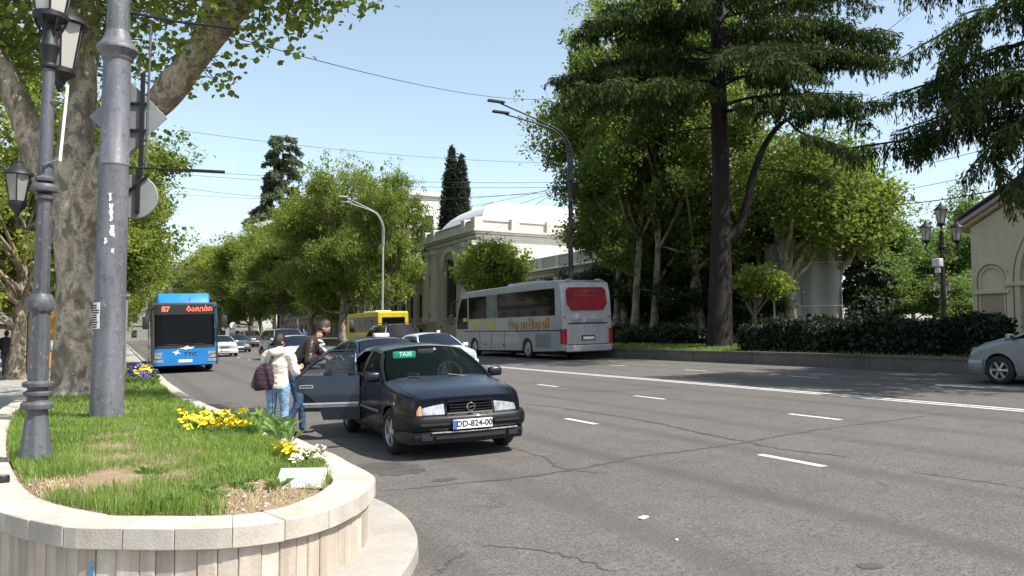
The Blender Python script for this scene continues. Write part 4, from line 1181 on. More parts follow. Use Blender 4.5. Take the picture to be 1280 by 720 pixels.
fr_.build('window_frame', P_DOOR, door, smooth=60)
MB().grid(lambda u, w: dwin(u, lerp(.02, .95, w), -.01), 6, 6).build('window', glass_mat('smoky_door_glass', (.02, .028, .034), .45), door, smooth=60)
hd = b_ - .17
MB().grid(lambda u, v: dpt(lerp(hd - .1, hd + .1, u), lerp(.775, .825, v), .014), 3, 2).build('handle', mat('satin_silver', (.42, .43, .44), .35, .6), door, fix=False)
MB().grid(lambda u, v: dpt(lerp(hd - .085, hd + .085, u), lerp(.79, .812, v), .018), 3, 2).build('handle_recess', M_TRIM, door, fix=False)
MB().grid(lambda u, v: dpt(lerp(a + .02, b_ - .12, u), lerp(.535, .56, v), .012), 8, 1).build('side_moulding', mat('pale_silver_strip', (.6, .61, .62), .4, .3), door, fix=False)
MB().grid(lambda u, v: dpt(lerp(a + .02, b_ - .14, u), lerp(.49, .534, v), .010), 8, 1).build('side_moulding', MATS['grey_moulding'], door, fix=False)
MB().box((-.45, .12, .62), (.8, .05, .4)).build('inner_trim', M_SEAT, door, bevel=.02)
MB().box((tx.X(3.72), 0, .6), (.05, 1.3, .7)).build('bulkhead', M_INT, taxi)
tx.bumper(taxi, False, .20, .355, .035, P_NAVY, .40); tx.bumper(taxi, True, .22, .40, .03, P_NAVY, .45)
[tx.face_patch(sg * W2 * .36, sg * W2 * .84, .43, .455, off=.09, depth=.03, n=8).build('bumper_strip', M_TRIM, taxi) for sg in (1, -1)]
for sg in (1, -1): tx.face_patch(sg * W2 * .60, sg * W2 * .76, .25, .32, off=.06, depth=.05).build('fog_recess', M_INT, taxi)
tx.face_patch(-W2 * .33, W2 * .33, .578, .694, off=.016, rake=.05).build('grille_shade', mat('grille_black', (.004, .004, .005), .8, spec=.1), taxi)
for k in range(3): tx.face_patch(-W2 * .33, W2 * .33, .595 + k * .034, .601 + k * .034, off=.022, rake=.0, depth=.02).build('grille_bar', M_TRIM, taxi)

# ------------------------------------------------------------------ other cars
SUV = dict(L=4.6, W=1.84, H=1.72, wb=2.68, fo=.9, wr=.36, sh=[(0, .78), (.08, .86), (.4, .97), (1.1, 1.05), (1.6, 1.08), (3.6, 1.12), (4.4, 1.13), (4.6, 1.05)],
           crown=[(0, .03), (.4, .07), (1.1, .09), (1.9, .07), (4.3, .07), (4.6, .03)], a0=1.12, a1=1.85, c1=4.05, c0=4.42, bp=2.55, roofw=.72, doors=[(1.3, 2.5), (2.53, 3.55)], sill=.28, wagon=True, third=True,
           hl=(.42, .98, .62, .82), bz=(.28, .60), tl=(.62, .97, .75, 1.05), detail=False, glass=G_DARK, taper=.12, roofrack=True, spokes=5, rear_plate_z=.85)
SED = dict(detail=False, glass=glass_mat('blue_grey_window_glass', (.02, .03, .05), .55))
def on_lane(px, py, d): p = atd(px, py, d); return Vector((p.x, p.y, gz(p.x)))
TOWARDS, AWAY = math.radians(-90), math.radians(90)
P_WHITE = carpaint('white_paint', (.62, .63, .64), 0, .35); P_SILVER = carpaint('silver_paint', (.38, .39, .40), .5, .35); P_GREY = carpaint('grey_paint', (.10, .105, .11), .4, .35)
P_BLACK = carpaint('black_paint', (.012, .012, .014), .2, .3); P_BLUE2 = carpaint('dark_blue_paint', (.012, .02, .065), .25, .3); P_PALEBL = carpaint('pale_blue_white_paint', (.60, .66, .74), .1, .35)
c = Car(**SED).build('taxi_car', 'dark blue saloon with white roof light, close behind the navy taxi', on_lane(478, 430, 18.3), math.radians(-88), P_BLUE2)
rl = MB().box((.02, 0, 1.435), (.17, .36, .10)).build('roof_light', mat('white_lamp_plastic', (.8, .8, .78), .4), c, bevel=.03, bseg=2)
c = Car(**SED).build('parked_car', 'pale blue-white saloon beside the tour coach, facing the open road', on_lane(541, 430, 27.5), math.radians(-88), P_PALEBL)
MB().box((.1, .2, 1.43), (.10, .12, .08)).build('roof_light', MATS['white_lamp_plastic'], c, bevel=.03, bseg=2)
Car(**{**SUV, 'H': 1.78}).build('black_suv', 'black off-roader seen from behind, in front of the yellow bus', on_lane(487, 430, 38), AWAY, P_BLACK)
Car(**{**SUV, 'glass': SED['glass']}).build('silver_suv', 'silver off-roader with roof rails behind the pale saloon', on_lane(356, 430, 45), math.radians(-84), P_SILVER)
Car(**SED).build('pale_saloon', 'pale silver-blue saloon driving ahead of the silver off-roader', on_lane(371, 430, 34), math.radians(-86), P_PALEBL)
Car(**SED).build('white_saloon', 'white saloon driving beside the blue city bus', Vector((6.35, 57, gz(6.35))), math.radians(-90), P_WHITE)
Car(**{**SED}).build('grey_saloon', 'dark grey saloon following the white one', Vector((8.7, 67, gz(8.7))), math.radians(-92), P_GREY)
Car(**SUV).build('grey_suv', 'dark grey off-roader with red tail lights driving away by the trees', Vector((12.2, 86, gz(12.2))), math.radians(94), P_GREY)
PRI = dict(L=4.45, W=1.72, H=1.49, wb=2.7, fo=.86, wr=.315, sh=[(0, .62), (.08, .70), (.35, .82), (.9, .95), (1.4, 1.0), (3.4, 1.06), (4.2, 1.08), (4.45, 1.0)], a0=.98, a1=2.0, c1=3.0, c0=4.1, bp=2.55,
           doors=[(1.36, 2.48), (2.51, 3.45)], spokes=6, hl=(.5, .985, .62, .80), bz=(.2, .55), crown=[(0, .03), (.4, .09), (1.0, .10), (1.9, .07), (4.2, .05), (4.45, .03)])
Car(**PRI).build('silver_hatchback', 'silver-grey hatchback on six-spoke wheels by the hedge kerb', Vector((18.2, 9.6, gz(18.2))), AWAY, carpaint('silver_grey_paint', (.30, .31, .32), .45, .34))

# ------------------------------------------------------------------ buses
def bus_shell(name, outline_, W, m, parent, bevel=.12, seg=4, keep_low=.5):
    """side outline (x, z) extruded to the width, with rounded roof, nose and tail edges"""
    mb = MB().prism(outline_, -W / 2, W / 2, 'xz'); me = mb.mesh(name, m)
    bm = bmesh.new(); bm.from_mesh(me)
    ed = [e for e in bm.edges if len(e.link_faces) == 2 and any(len(f.verts) > 6 for f in e.link_faces) and min(v.co.z for v in e.verts) > keep_low]
    bmesh.ops.bevel(bm, geom=ed, offset=bevel, segments=seg, profile=.5, affect='EDGES', clamp_overlap=True)
    bmesh.ops.triangulate(bm, faces=[f for f in bm.faces if len(f.verts) > 4])
    bm.to_mesh(me); bm.free(); me.shade_smooth(); me.set_sharp_from_angle(angle=math.radians(32))
    return ob(name, me, parent)
def arch(x, r, z0, n=10): return [(x + r * math.cos(math.pi * k / n), z0 + r * math.sin(math.pi * k / n) * 1.0) for k in range(n + 1)]
G_BUS = glass_mat('bus_window_glass', (.006, .0065, .007), .06, .05)
MATS['bus_window_glass'].node_tree.nodes['Principled BSDF'].inputs['Specular IOR Level'].default_value = .08
def slab(parent, name, x0, x1, z0, z1, y, th, m, bevel=.0, poly=None):
    mb = MB().prism(poly or [(x0, z0), (x1, z0), (x1, z1), (x0, z1)], y - th / 2, y + th / 2, 'xz')
    return mb.build(name, m, parent, bevel=bevel, bseg=2 if bevel else 1)
# --- tour coach
P_COACH = carpaint('coach_silver', (.38, .38, .385), .1, .38, .4)
Lc, Wc, Hc = 12.0, 2.5, 3.48
coach = thing('tour_coach', 'silver tour coach with yellow lettering and red rear window by the park kerb', 'coach', (18.3, 35.45, gz(18.3)), vehicle_rot(math.radians(90)))
xf, xr = Lc / 2, -Lc / 2
fw_, rw_ = xf - 2.55, xr + 3.35
out = [(xr + .05, .42), (xr + .0, .8), (xr + .02, 2.0), (xr + .10, 2.95), (xr + .25, Hc - .12), (xr + .6, Hc), (0, Hc - .02), (xf - 1.6, Hc - .06), (xf - .95, Hc - .22), (xf - .45, Hc - .75), (xf - .1, 1.9), (xf, 1.1), (xf - .02, .5), (xf - .25, .32)]
out += arch(fw_, .56, .38)[0:] + [(fw_ - .56, .32)] + arch(rw_, .56, .38) + [(rw_ - .56, .34)]
out = [(xr + .05, .42)] + out[1:]
bus_shell('body', out, Wc, P_COACH, coach, .14)
for sg in (1, -1):
    y = sg * (Wc / 2 + .004)
    zb, zt = 1.95, 3.13
    xs = [xr + .62, xr + 3.5, xr + 6.45, xr + 7.75, xr + 10.05]
    for i in range(4):
        slab(coach, 'side_window', xs[i] + .012, xs[i + 1] - .012, zb, zt - .03 * (i > 2), y, .02, G_BUS if i != 2 else mat('window_poster', (.14, .16, .13), .4, var=.5, scale=2.5))
    slab(coach, 'cab_window', 0, 0, 0, 0, y, .02, G_BUS, poly=[(xf - 1.72, 1.42), (xf - .22, 1.42), (xf - .52, 2.42), (xf - .95, 3.05), (xf - 1.78, 3.08)])
    slab(coach, 'window_post', xf - 1.92, xf - 1.79, 1.9, 3.1, y + sg * .004, .02, P_COACH)
    slab(coach, 'trim_line', xr + .15, xf - 1.2, 1.27, 1.315, y, .02, M_TRIM)
    for x in (fw_ - 1.4, fw_ - 3.6, rw_ - 1.0, xf - .35): MB().lathe([(.045, 0), (.045, .02), (.02, .03)], 10, (x, y - .005 * sg, .62), axis='y').build('marker_lamp', M_TRIM, coach)
    slab(coach, 'grille_panel', rw_ - 2.25, rw_ - .85, .55, 1.18, y + sg * .002, .02, mat('coach_grille', (.26, .27, .30), .5))
    for k in range(8): slab(coach, 'louvre', rw_ - 2.2, rw_ - .9, .60 + k * .07, .63 + k * .07, y + sg * .016, .02, MATS['coach_grille'])
    for x in (fw_ - .75, fw_ - 2.2, fw_ - 3.7): slab(coach, 'locker_seam', x - .006, x + .006, .36, 1.25, y, .012, M_TRIM)
    wheel(coach, fw_, sg * (Wc / 2 - .15), .49, 0, .28); wheel(coach, rw_, sg * (Wc / 2 - .15), .49, 0, .28)
    MB().box((xr - .0, sg * (Wc / 2 - .10), 1.02), (.06, .18, .66)).build('taillight', M_RED, coach, bevel=.02)
    slab(coach, 'tail_wrap', xr + .02, xr + .22, .72, 1.35, y, .02, M_RED)
MB().box((0, 0, .5), (Lc - 1.4, Wc - .5, .5)).build('underbody', M_INT, coach)
MB().box((xr + 4.6, 0, Hc + .02), (3.0, 1.7, .2)).build('roof_unit', P_COACH, coach, bevel=.07, bseg=2)
# windscreen and mirror
MB().grid(lambda u, v: Vector((interp([(1.35, xf - .0), (1.9, xf - .085), (2.73, xf - .43), (3.15, xf - .72)], lerp(1.4, 3.12, v)) + .012, lerp(-1.12, 1.12, u), lerp(1.4, 3.12, v))), 4, 8).build('windshield', G_BUS, coach, smooth=50)
for sg in (1, -1):
    mm = MB().tube([(xf - .3, sg * 1.15, 3.0), (xf + .18, sg * 1.35, 2.9), (xf + .2, sg * 1.4, 2.5)], .03, 6).build('mirror_arm', M_TRIM, coach)
    MB().box((xf + .2, sg * 1.42, 1.95), (.12, .26, .55)).box((xf + .2, sg * 1.42, 2.38), (.06, .05, .4)).build('mirror', M_TRIM, mm, bevel=.04)
# rear: red window, hatch lines, plate, bumper
def xrear(z): return interp([(.42, xr + .05), (.8, xr), (2.0, xr + .02), (2.95, xr + .10), (3.36, xr + .25)], z)
pr = [(-1.0, 2.42), (-.78, 2.15), (.78, 2.15), (1.0, 2.42), (1.0, 3.0), (.86, 3.14), (-.86, 3.14), (-1.0, 3.0)]
mb = MB(); n = len(pr)
mb.add([(lerp(xr - .055, xr + .08, (z - 2.15) / .99), y, z) for y, z in pr] + [(lerp(xr + .05, xr + .19, (z - 2.15) / .99), y, z) for y, z in pr], [tuple(range(n)), tuple(range(2 * n - 1, n - 1, -1))] + [(i, n + i, n + (i + 1) % n, (i + 1) % n) for i in range(n)])
rwn = mb.build('rear_window', mat('red_window_film', (.24, .006, .014), .35, var=.3, scale=3, spec=.25), coach)
M_FILM = mat('faded_gold_print', (.42, .16, .08), .5, var=.4, scale=12)
gq = random.Random(8)
for row, (z, y0, y1, hh) in enumerate([(2.98, -.45, .40, .12), (2.78, -.55, .6, .15), (2.60, -.1, .1, .10)]):
    y = y0; mbk = MB()
    while y < y1:
        w = gq.uniform(.03, .07); h = hh * gq.uniform(.6, 1); mbk.tube([*[(lerp(xr - .062, xr + .073, (zz - 2.15) / .99), yy, zz) for yy, zz in ((y, z - h / 2), (y + w * .5, z + h / 2), (y + w, z - h * .2))]], .009, 4); y += w + gq.uniform(.02, .08)
    mbk.build('faded_lettering', M_FILM, rwn)
def rear_box(nm, y0, y1, z0, z1, th, m, bv=0): return MB().box((xrear((z0 + z1) / 2) - th / 2 - .012, (y0 + y1) / 2, (z0 + z1) / 2), (th, y1 - y0, z1 - z0)).build(nm, m, coach, bevel=bv)
rear_box('hatch_seam', -1.0, 1.0, 1.555, 1.60, .03, M_TRIM); rear_box('vent_panel', -.75, .75, 1.62, 1.76, .025, MATS['coach_grille']); rear_box('hatch_seam', -1.05, 1.05, .66, .68, .022, M_TRIM)
rear_box('number_plate', -.27, .27, .88, 1.0, .04, M_PLATE); rear_box('plate_recess', -.33, .33, .84, 1.06, .02, M_INT)
rear_box('bumper', -1.15, 1.15, .36, .64, .10, P_COACH, .03)
for sg in (1, -1):
    MB().lathe([(.05, 0), (.05, .03)], 12, (xrear(.55) - .08, sg * .95, .55), axis='x').build('fog_lamp', M_TRIM, coach)
    MB().lathe([(.04, 0), (.04, .03)], 12, (xrear(1.9) - .03, sg * 1.14, 1.85), axis='x').build('marker_lamp', M_RED, coach)
    MB().box((xr + .28, sg * .75, Hc - .02), (.1, .3, .1)).build('roof_marker', P_COACH, coach, bevel=.03)
# lettering on the flank
M_YEL = mat('yellow_vinyl', (.75, .62, .03), .5, var=.1); M_ORA = mat('orange_vinyl', (.62, .34, .02), .5, var=.1)
yl = Wc / 2 + .006
place_text(text_mesh('CITY TOUR', .60, M_YEL, .003, bold=.016, sx=1.05), coach, (xf - 3.75, yl, 1.60), 'left', 'city_tour_lettering')
place_text(text_mesh('Hop on Hop off', .64, M_ORA, .003, bold=.012, sx=.98), coach, (xf - 8.75, yl, 1.62), 'left', 'hop_on_lettering')
place_text(text_mesh('Hop on Hop off', .64, M_TRIM, .001, bold=.018, sx=.98), coach, (xf - 8.78, yl - .001, 1.60), 'left', 'lettering_shadow')
slab(coach, 'yellow_sticker', xf - 1.7, xf - 1.15, 1.83, 2.0, yl + .012, .01, M_YEL)

# --- blue city bus
P_BUS = carpaint('bus_blue', (.012, .20, .55), 0, .35, .6); P_BUSD = carpaint('bus_side_dark', (.035, .045, .04), 0, .4, .3); P_BUSG = carpaint('bus_green', (.28, .36, .05), 0, .4, .3)
Lb, Wb, Hb = 12.0, 2.5, 2.86
fpt = atd(236, 440, 32.4)
cb = thing('city_bus', 'bright blue city bus with red route display pulling past the planter', 'bus', (fpt.x, fpt.y + Lb / 2, gz(fpt.x)), vehicle_rot(math.radians(-91)))
xf, xr = Lb / 2, -Lb / 2; fw_, rw_ = xf - 2.7, xr + 3.4
out = [(xr, .35), (xr + .02, Hb - .1), (xr + .15, Hb), (xf - .35, Hb), (xf - .14, Hb - .08), (xf - .06, 2.0), (xf, 1.0), (xf - .03, .34)] + [(fw_ + .56, .30)] + arch(fw_, .56, .34) + [(fw_ - .56, .30)] + [(rw_ + .56, .30)] + arch(rw_, .56, .34) + [(rw_ - .56, .32)]
bus_shell('body', out, Wb, P_BUSD, cb, .13)
def xfront(z): return interp([(.3, xf - .03), (1.0, xf), (2.0, xf - .06), (Hb - .08, xf - .14)], z)
def fpanel(nm, y0, y1, z0, z1, m, th=.03, parent=cb, n=8, off=.01, bow=.0, dip=0.0):
    def P(u, v, o):
        y = lerp(y0, y1, u); z = lerp(z0, z1, v) - dip * (1 - (2 * u - 1) ** 2) * v
        e = abs(y) / (Wb / 2); rnd = .16 * max(0, e - .8) ** 2 / .04
        return Vector((xfront(z) + off + o - rnd, y, z))
    mb = MB().grid(lambda u, v: P(u, v, th), n, 3).grid(lambda u, v: P(u, v, 0), n, 3)
    for e in (0, 1):
        mb.grid(lambda a, b: P(e, a, lerp(0, th, b)), 3, 1); mb.grid(lambda a, b: P(a, e, lerp(0, th, b)), n, 1)
    return mb.build(nm, m, parent, smooth=40)
fpanel('front_panel', -1.245, 1.245, .32, 1.0, P_BUS, .05, n=20, dip=-.0)
fpanel('windshield', -1.2, 1.2, 1.02, 2.36, G_BUS, .04, n=16)
fpanel('display_box', -1.2, 1.2, 2.37, Hb - .09, M_INT, .05, n=12)
fpanel('wiper_panel', -1.2, 1.2, 1.0, 1.12, M_TRIM, .055, n=12)
M_LED = mat('red_led', (1.0, .10, .05), .5, emit=1.6)
place_text(text_mesh('87', .30, M_LED, .001, bold=.008), cb, (xfront(2.58) + .068, -.72, 2.58), 'front', 'route_number')
place_text(text_mesh('\u10d1\u10d0\u10d2\u10d4\u10d1\u10d8', .28, M_LED, .001, bold=.004), cb, (xfront(2.58) + .068, .55, 2.59), 'front', 'route_name')
M_WHT = mat('white_vinyl', (.78, .79, .8), .5)
MB().prism([(-.30, .0), (-.1, .03), (.02, .10), (.12, .04), (.30, .05), (.20, -.02), (.05, -.03), (-.02, -.06), (-.15, -.02)], 0, .006, 'yz').build('white_emblem', M_WHT, cb).location = (xfront(.98) + .064, .05, 1.0)
MB().prism([(-.26, .06), (-.10, .08), (.0, .16), (-.02, .05), (.10, -.02), (-.05, 0.0), (-.12, -.08), (-.14, .02)], 0, .006, 'yz').build('white_emblem', M_WHT, cb).location = (xfront(.8) + .064, -.25, .80)
place_text(text_mesh('TTC', .17, MATS['plate_ink'], .001, bold=.006, sx=1.5), cb, (xfront(.75) + .065, .18, .76), 'front', 'operator_lettering')
MB().box((xfront(.5) + .066, 0, .49), (.012, .52, .115)).build('number_plate', M_PLATE, cb)
for sg in (1, -1):
    for k, (dz, dy, w) in enumerate([(.80, 1.0, .30), (.66, 1.02, .26), (.50, 1.0, .34)]):
        fpanel('headlight', sg * (dy - w / 2) , sg * (dy + w / 2 if dy + w / 2 < 1.2 else 1.2), dz - .055, dz + .055, M_HEAD if k < 2 else mat('dim_lamp', (.25, .3, .36), .2), .03, off=.045, n=5)
    fpanel('corner_post', sg * 1.12, sg * 1.235, .98, Hb - .12, P_BUSD if sg < 0 else P_BUS, .05, n=4, off=.012)
    y = sg * (Wb / 2 + .004)
    doors_ = [(xf - 1.65, xf - .45), (xf - 6.6, xf - 5.3)] if sg < 0 else []
    x = xf - .35
    segs = [(xf - 3.1, xf - 1.75), (xf - 5.2, xf - 3.2), (xf - 8.4, xf - 6.7), (xf - 11.6, xf - 8.5)] if sg < 0 else [(xf - 2.0, xf - .4), (xf - 4.2, xf - 2.1), (xf - 6.4, xf - 4.3), (xf - 8.8, xf - 6.5), (xf - 11.6, xf - 8.9)]
    for a, b in segs: slab(cb, 'side_window', a, b, 1.1, 2.42, y, .02, G_BUS)
    for a, b in doors_:
        d = slab(cb, 'door', a, b, .36, 2.45, y, .03, M_TRIM)
        for q in (0, 1): slab(d, 'door_glass', lerp(a, b, q / 2) + .05, lerp(a, b, (q + 1) / 2) - .05, .5, 2.35, y + sg * .018, .01, G_BUS)
    slab(cb, 'waist_band', xr + .1, xf - 1.75 if sg < 0 else xf - .3, .62, .95, y, .016, P_BUSG if sg < 0 else P_BUS)
    wheel(cb, fw_, sg * (Wb / 2 - .15), .48, 0, .28); wheel(cb, rw_, sg * (Wb / 2 - .15), .48, 0, .28)
    mm = MB().tube([(xf - .1, sg * 1.15, Hb - .2), (xf + .25, sg * 1.4, Hb - .25), (xf + .28, sg * 1.45, Hb - .6)], .03, 6).build('mirror_arm', M_TRIM, cb)
    MB().box((xf + .28, sg * 1.46, 2.05), (.12, .24, .5)).build('mirror', M_TRIM, mm, bevel=.04, bseg=2)
MB().box((0, 0, .45), (Lb - 1.4, Wb - .5, .4)).build('underbody', M_INT, cb)
# gas tank fairing on the roof
mb = MB().prism([(xf - .75, Hb - .05), (xf - 1.15, Hb + .42), (xf - 5.2, Hb + .42), (xf - 5.6, Hb - .05)], -1.02, 1.02, 'xz'); pod = mb.build('roof_fairing', P_BUS, cb, bevel=.1, bseg=3)
MB().box((xf - .98, .25, Hb + .2), (.42, .03, .02)).build('fairing_seam', P_BUSD, pod)
for y in (-1.0, .95): fpanel('wiper', y * .2 - .5, y * .2 + .5, 1.15, 1.18, M_TRIM, .02, off=.05, n=4)

# --- yellow minibus (seen from behind)
P_YEL = carpaint('bus_yellow', (.58, .44, .015), 0, .4, .4)
Lm, Wm, Hm = 9.2, 2.3, 2.85
rp = atd(474, 430, 58.5)
yb = thing('yellow_bus', 'old yellow minibus with white roof hatch ahead of the black off-roader', 'bus', (rp.x + Wm / 2, rp.y + Lm / 2, gz(rp.x)), vehicle_rot(math.radians(90)))
xf, xr = Lm / 2, -Lm / 2
out = [(xr, .4), (xr + .03, Hm - .1), (xr + .15, Hm), (xf - .5, Hm), (xf - .2, Hm - .2), (xf, 1.2), (xf, .4)] + [(xf - 1.0, .4)] + arch(xf - 1.5, .45, .36) + [(xr + 2.2, .4)] + arch(xr + 1.7, .45, .36)
out = [q for i, q in enumerate(out) if i == 0 or (abs(q[0] - out[i - 1][0]) + abs(q[1] - out[i - 1][1])) > .01]
bus_shell('body', out, Wm, P_YEL, yb, .1)
for sg in (1, -1):
    y = sg * (Wm / 2 + .004)
    for a, b in [(xr + .3, xr + 2.2), (xr + 2.3, xr + 4.2), (xr + 4.3, xr + 6.2), (xr + 6.3, xr + 8.2)]: slab(yb, 'side_window', a, b, 1.35, 2.5, y, .02, glass_mat('greenish_bus_glass', (.03, .04, .03), .45))
    wheel(yb, xf - 1.5, sg * (Wm / 2 - .15), .40, 0, .24); wheel(yb, xr + 1.7, sg * (Wm / 2 - .15), .40, 0, .24)
    MB().box((xr, sg * .95, .9), (.06, .14, .3)).build('taillight', M_RED, yb)
MB().box((xr - .005, 0, 1.95), (.03, 1.75, .95)).build('rear_window', MATS['bus_window_glass'], yb, bevel=.01)
MB().box((0, 0, .5), (Lm - 1, Wm - .4, .4)).build('underbody', M_INT, yb)
MB().box((-.5, 0, Hm + .06), (3.2, 1.3, .16)).build('roof_hatch', mat('cream_paint', (.6, .56, .4), .5), yb, bevel=.04)
MB().box((xr + 1.0, 0, Hm - .02), (.8, 1.9, .08)).build('roof_rib', P_YEL, yb, bevel=.02)
MB().box((xr - .05, 0, .5), (.12, 2.1, .2)).build('bumper', M_TRIM, yb, bevel=.02)

# ------------------------------------------------------------------ buildings
def stonewall(name, base, dark, block=(1.2, .5), joint=.4, scale=.6):
    m, nt, b = nmat(name)
    tc = N(nt, 'ShaderNodeTexCoord'); vec = tc.outputs['Object']
    f = noise(nt, scale, 6, .65, vec=vec); g = noise(nt, 9, 5, .7, vec=vec)
    mp = N(nt, 'ShaderNodeMapping'); L(nt, vec, mp.inputs[0]); mp.inputs['Scale'].default_value = (2.5, 2.5, .25)
    s_ = noise(nt, 1.0, 4, .6, vec=mp.outputs[0])
    c = ramp(nt, f, [(0.25, dark), (0.65, base)])
    c = mixc(nt, .3, c, ramp(nt, g, [(.3, tuple(x * .8 for x in base)), (.7, tuple(min(1, x * 1.1) for x in base))]))
    c = mixc(nt, ramp(nt, s_, [(.32, .5), (.55, 0.)]), c, dark)
    L(nt, c, b.inputs['Base Color']); b.inputs['Roughness'].default_value = .88; b.inputs['Specular IOR Level'].default_value = .25
    bump(nt, b, g, .25, .02)
    return m
M_MUS = stonewall('museum_stone', (.50, .45, .38), (.33, .29, .245)); M_MUSL = stonewall('museum_light_stone', (.62, .58, .52), (.46, .42, .36))
M_ROOFW = mat('white_sheet_roof', (.66, .66, .66), .5, var=.05, scale=.7)
M_WDARK = glass_mat('dark_house_glass', (.02, .024, .028), .1, .08)
M_CHURCH = stonewall('church_limestone', (.74, .63, .47), (.58, .48, .35), scale=.9)
M_CHROOF = mat('grey_roof_tile', (.16, .155, .15), .8, var=.3, scale=5)
def wall_y(parent, name, x, th, y0, y1, z0, z1, holes, m):
    """wall in a plane X = x running along Y, with rectangular openings (ya, yb, za, zb)"""
    ys = sorted({y0, y1} | {h[0] for h in holes} | {h[1] for h in holes}); zs = sorted({z0, z1} | {h[2] for h in holes} | {h[3] for h in holes})
    mb = MB()
    def hole(a, b, c, d): return any(h[0] <= a + 1e-6 and b <= h[1] + 1e-6 and h[2] <= c + 1e-6 and d <= h[3] + 1e-6 for h in holes)
    for a, b in zip(ys, ys[1:]):
        run = None
        for c, d in list(zip(zs, zs[1:])) + [(z1, z1)]:
            if c < z1 and not hole(a, b, c, d): run = (run[0], d) if run else (c, d)
            elif run:
                mb.box((x + th / 2, (a + b) / 2, (run[0] + run[1]) / 2), (th, b - a, run[1] - run[0])); run = None
    return mb.build(name, m, parent, fix=False)
def window_y(parent, x, ya, yb, za, zb, frame, glass=None, mullion=True, depth=.25, fs=-1):
    w = MB().box((x + depth, (ya + yb) / 2, (za + zb) / 2), (.03, yb - ya, zb - za)).build('window', glass or M_WDARK, parent)
    fm = MB()
    for z in (za + .04, zb - .04): fm.box((x + depth - .04, (ya + yb) / 2, z), (.07, yb - ya, .08))
    for y in (ya + .04, yb - .04) + (((ya + yb) / 2,) if mullion else ()): fm.box((x + depth - .045, y, (za + zb) / 2), (.07, .08, zb - za))
    if mullion: fm.box((x + depth - .043, (ya + yb) / 2, lerp(za, zb, .68)), (.07, yb - ya, .06))
    fm.build('frame', frame, w)
    MB().box((x - .06, (ya + yb) / 2, za - .07), (.3, yb - ya + .3, .12)).build('sill', MATS['museum_light_stone'], w)
    return w
M_FRAME = mat('brown_window_frame', (.12, .09, .07), .6)
# --- museum: long low wings with a taller central pavilion, fronting the street at X = 32
XM = 32.0
mus = thing('museum_building', 'pale stone museum with long pilastered wings and a white curved central roof', 'building', (0, 0, 0))
GB = 1.2
YN, YC0, YC1, YF = 33.0, 70.5, 84.2, 112.0
WT = 9.0                                         # wing cornice height
def wing(y0, y1, nb, WT=9.0):
    step = (y1 - y0) / nb; holes = []
    for k in range(nb):
        c = y0 + (k + .5) * step
        holes += [(c - .75, c + .75, 3.6, 6.3), (c - .6, c + .6, 1.7, 2.4)]
    wall_y(mus, 'wall', XM, .5, y0, y1, GB, WT - .9, holes, M_MUS)
    for h in holes:
        window_y(mus, XM, *h, M_FRAME, mullion=h[3] > 3)
        if h[3] > 3:
            MB().box((XM - .08, (h[0] + h[1]) / 2, h[3] + .28), (.22, 2.1, .16)).build('window_hood', M_MUSL, mus, bevel=.02)
            for yy in (h[0] - .16, h[1] + .16): MB().box((XM - .05, yy, (h[2] + h[3]) / 2), (.12, .2, h[3] - h[2] + .3)).build('window_surround', M_MUSL, mus)
    for k in range(nb + 1):
        y = y0 + k * step
        if k in (0, nb): y += .3 if k == 0 else -.3
        MB().box((XM - .12, y, (3.1 + WT - 1.1) / 2), (.24, .5, WT - 1.1 - 3.1)).box((XM - .15, y, 3.15), (.34, .66, .3)).box((XM - .15, y, WT - 1.2), (.36, .7, .28)).build('pilaster', M_MUSL, mus, bevel=.02)
    MB().box((XM - .16, (y0 + y1) / 2, 2.9), (.34, y1 - y0, .22)).build('string_course', M_MUSL, mus, bevel=.03)
    MB().box((XM - .1, (y0 + y1) / 2, GB + .15), (.24, y1 - y0, .5)).build('plinth', M_MUSL, mus)
    MB().box((XM - .1, (y0 + y1) / 2, WT - .75), (.5, y1 - y0, .5)).build('frieze', M_MUS, mus)
    MB().box((XM - .32, (y0 + y1) / 2, WT - .42), (.8, y1 - y0, .16)).box((XM - .22, (y0 + y1) / 2, WT - .58), (.6, y1 - y0, .12)).build('cornice', M_MUSL, mus, bevel=.03)
    MB().box((XM + .05, (y0 + y1) / 2, WT + .12), (.36, y1 - y0, .95)).build('parapet', M_MUS, mus)
    MB().box((XM + .05, (y0 + y1) / 2, WT + .65), (.5, y1 - y0, .12)).build('parapet_cap', M_MUSL, mus, bevel=.02)
    for k in range(nb + 1): MB().box((XM + .02, lerp(y0 + .3, y1 - .3, k / nb), WT + .15), (.46, .6, 1.06)).build('parapet_block', M_MUSL, mus)
wing(YN, YC0, 13, 7.4); wing(YC1, YF, 9)
MB().box((XM + 3.2, (YN + YC0) / 2, 4.4), (5.5, YC0 - YN - .4, 6.6)).build('wing_block', M_MUSL, mus)
MB().box((XM + 8.4, (YC1 + YF) / 2, 5), (15.5, YF - YC1 - .4, 7.8)).build('wing_block', M_MUSL, mus)
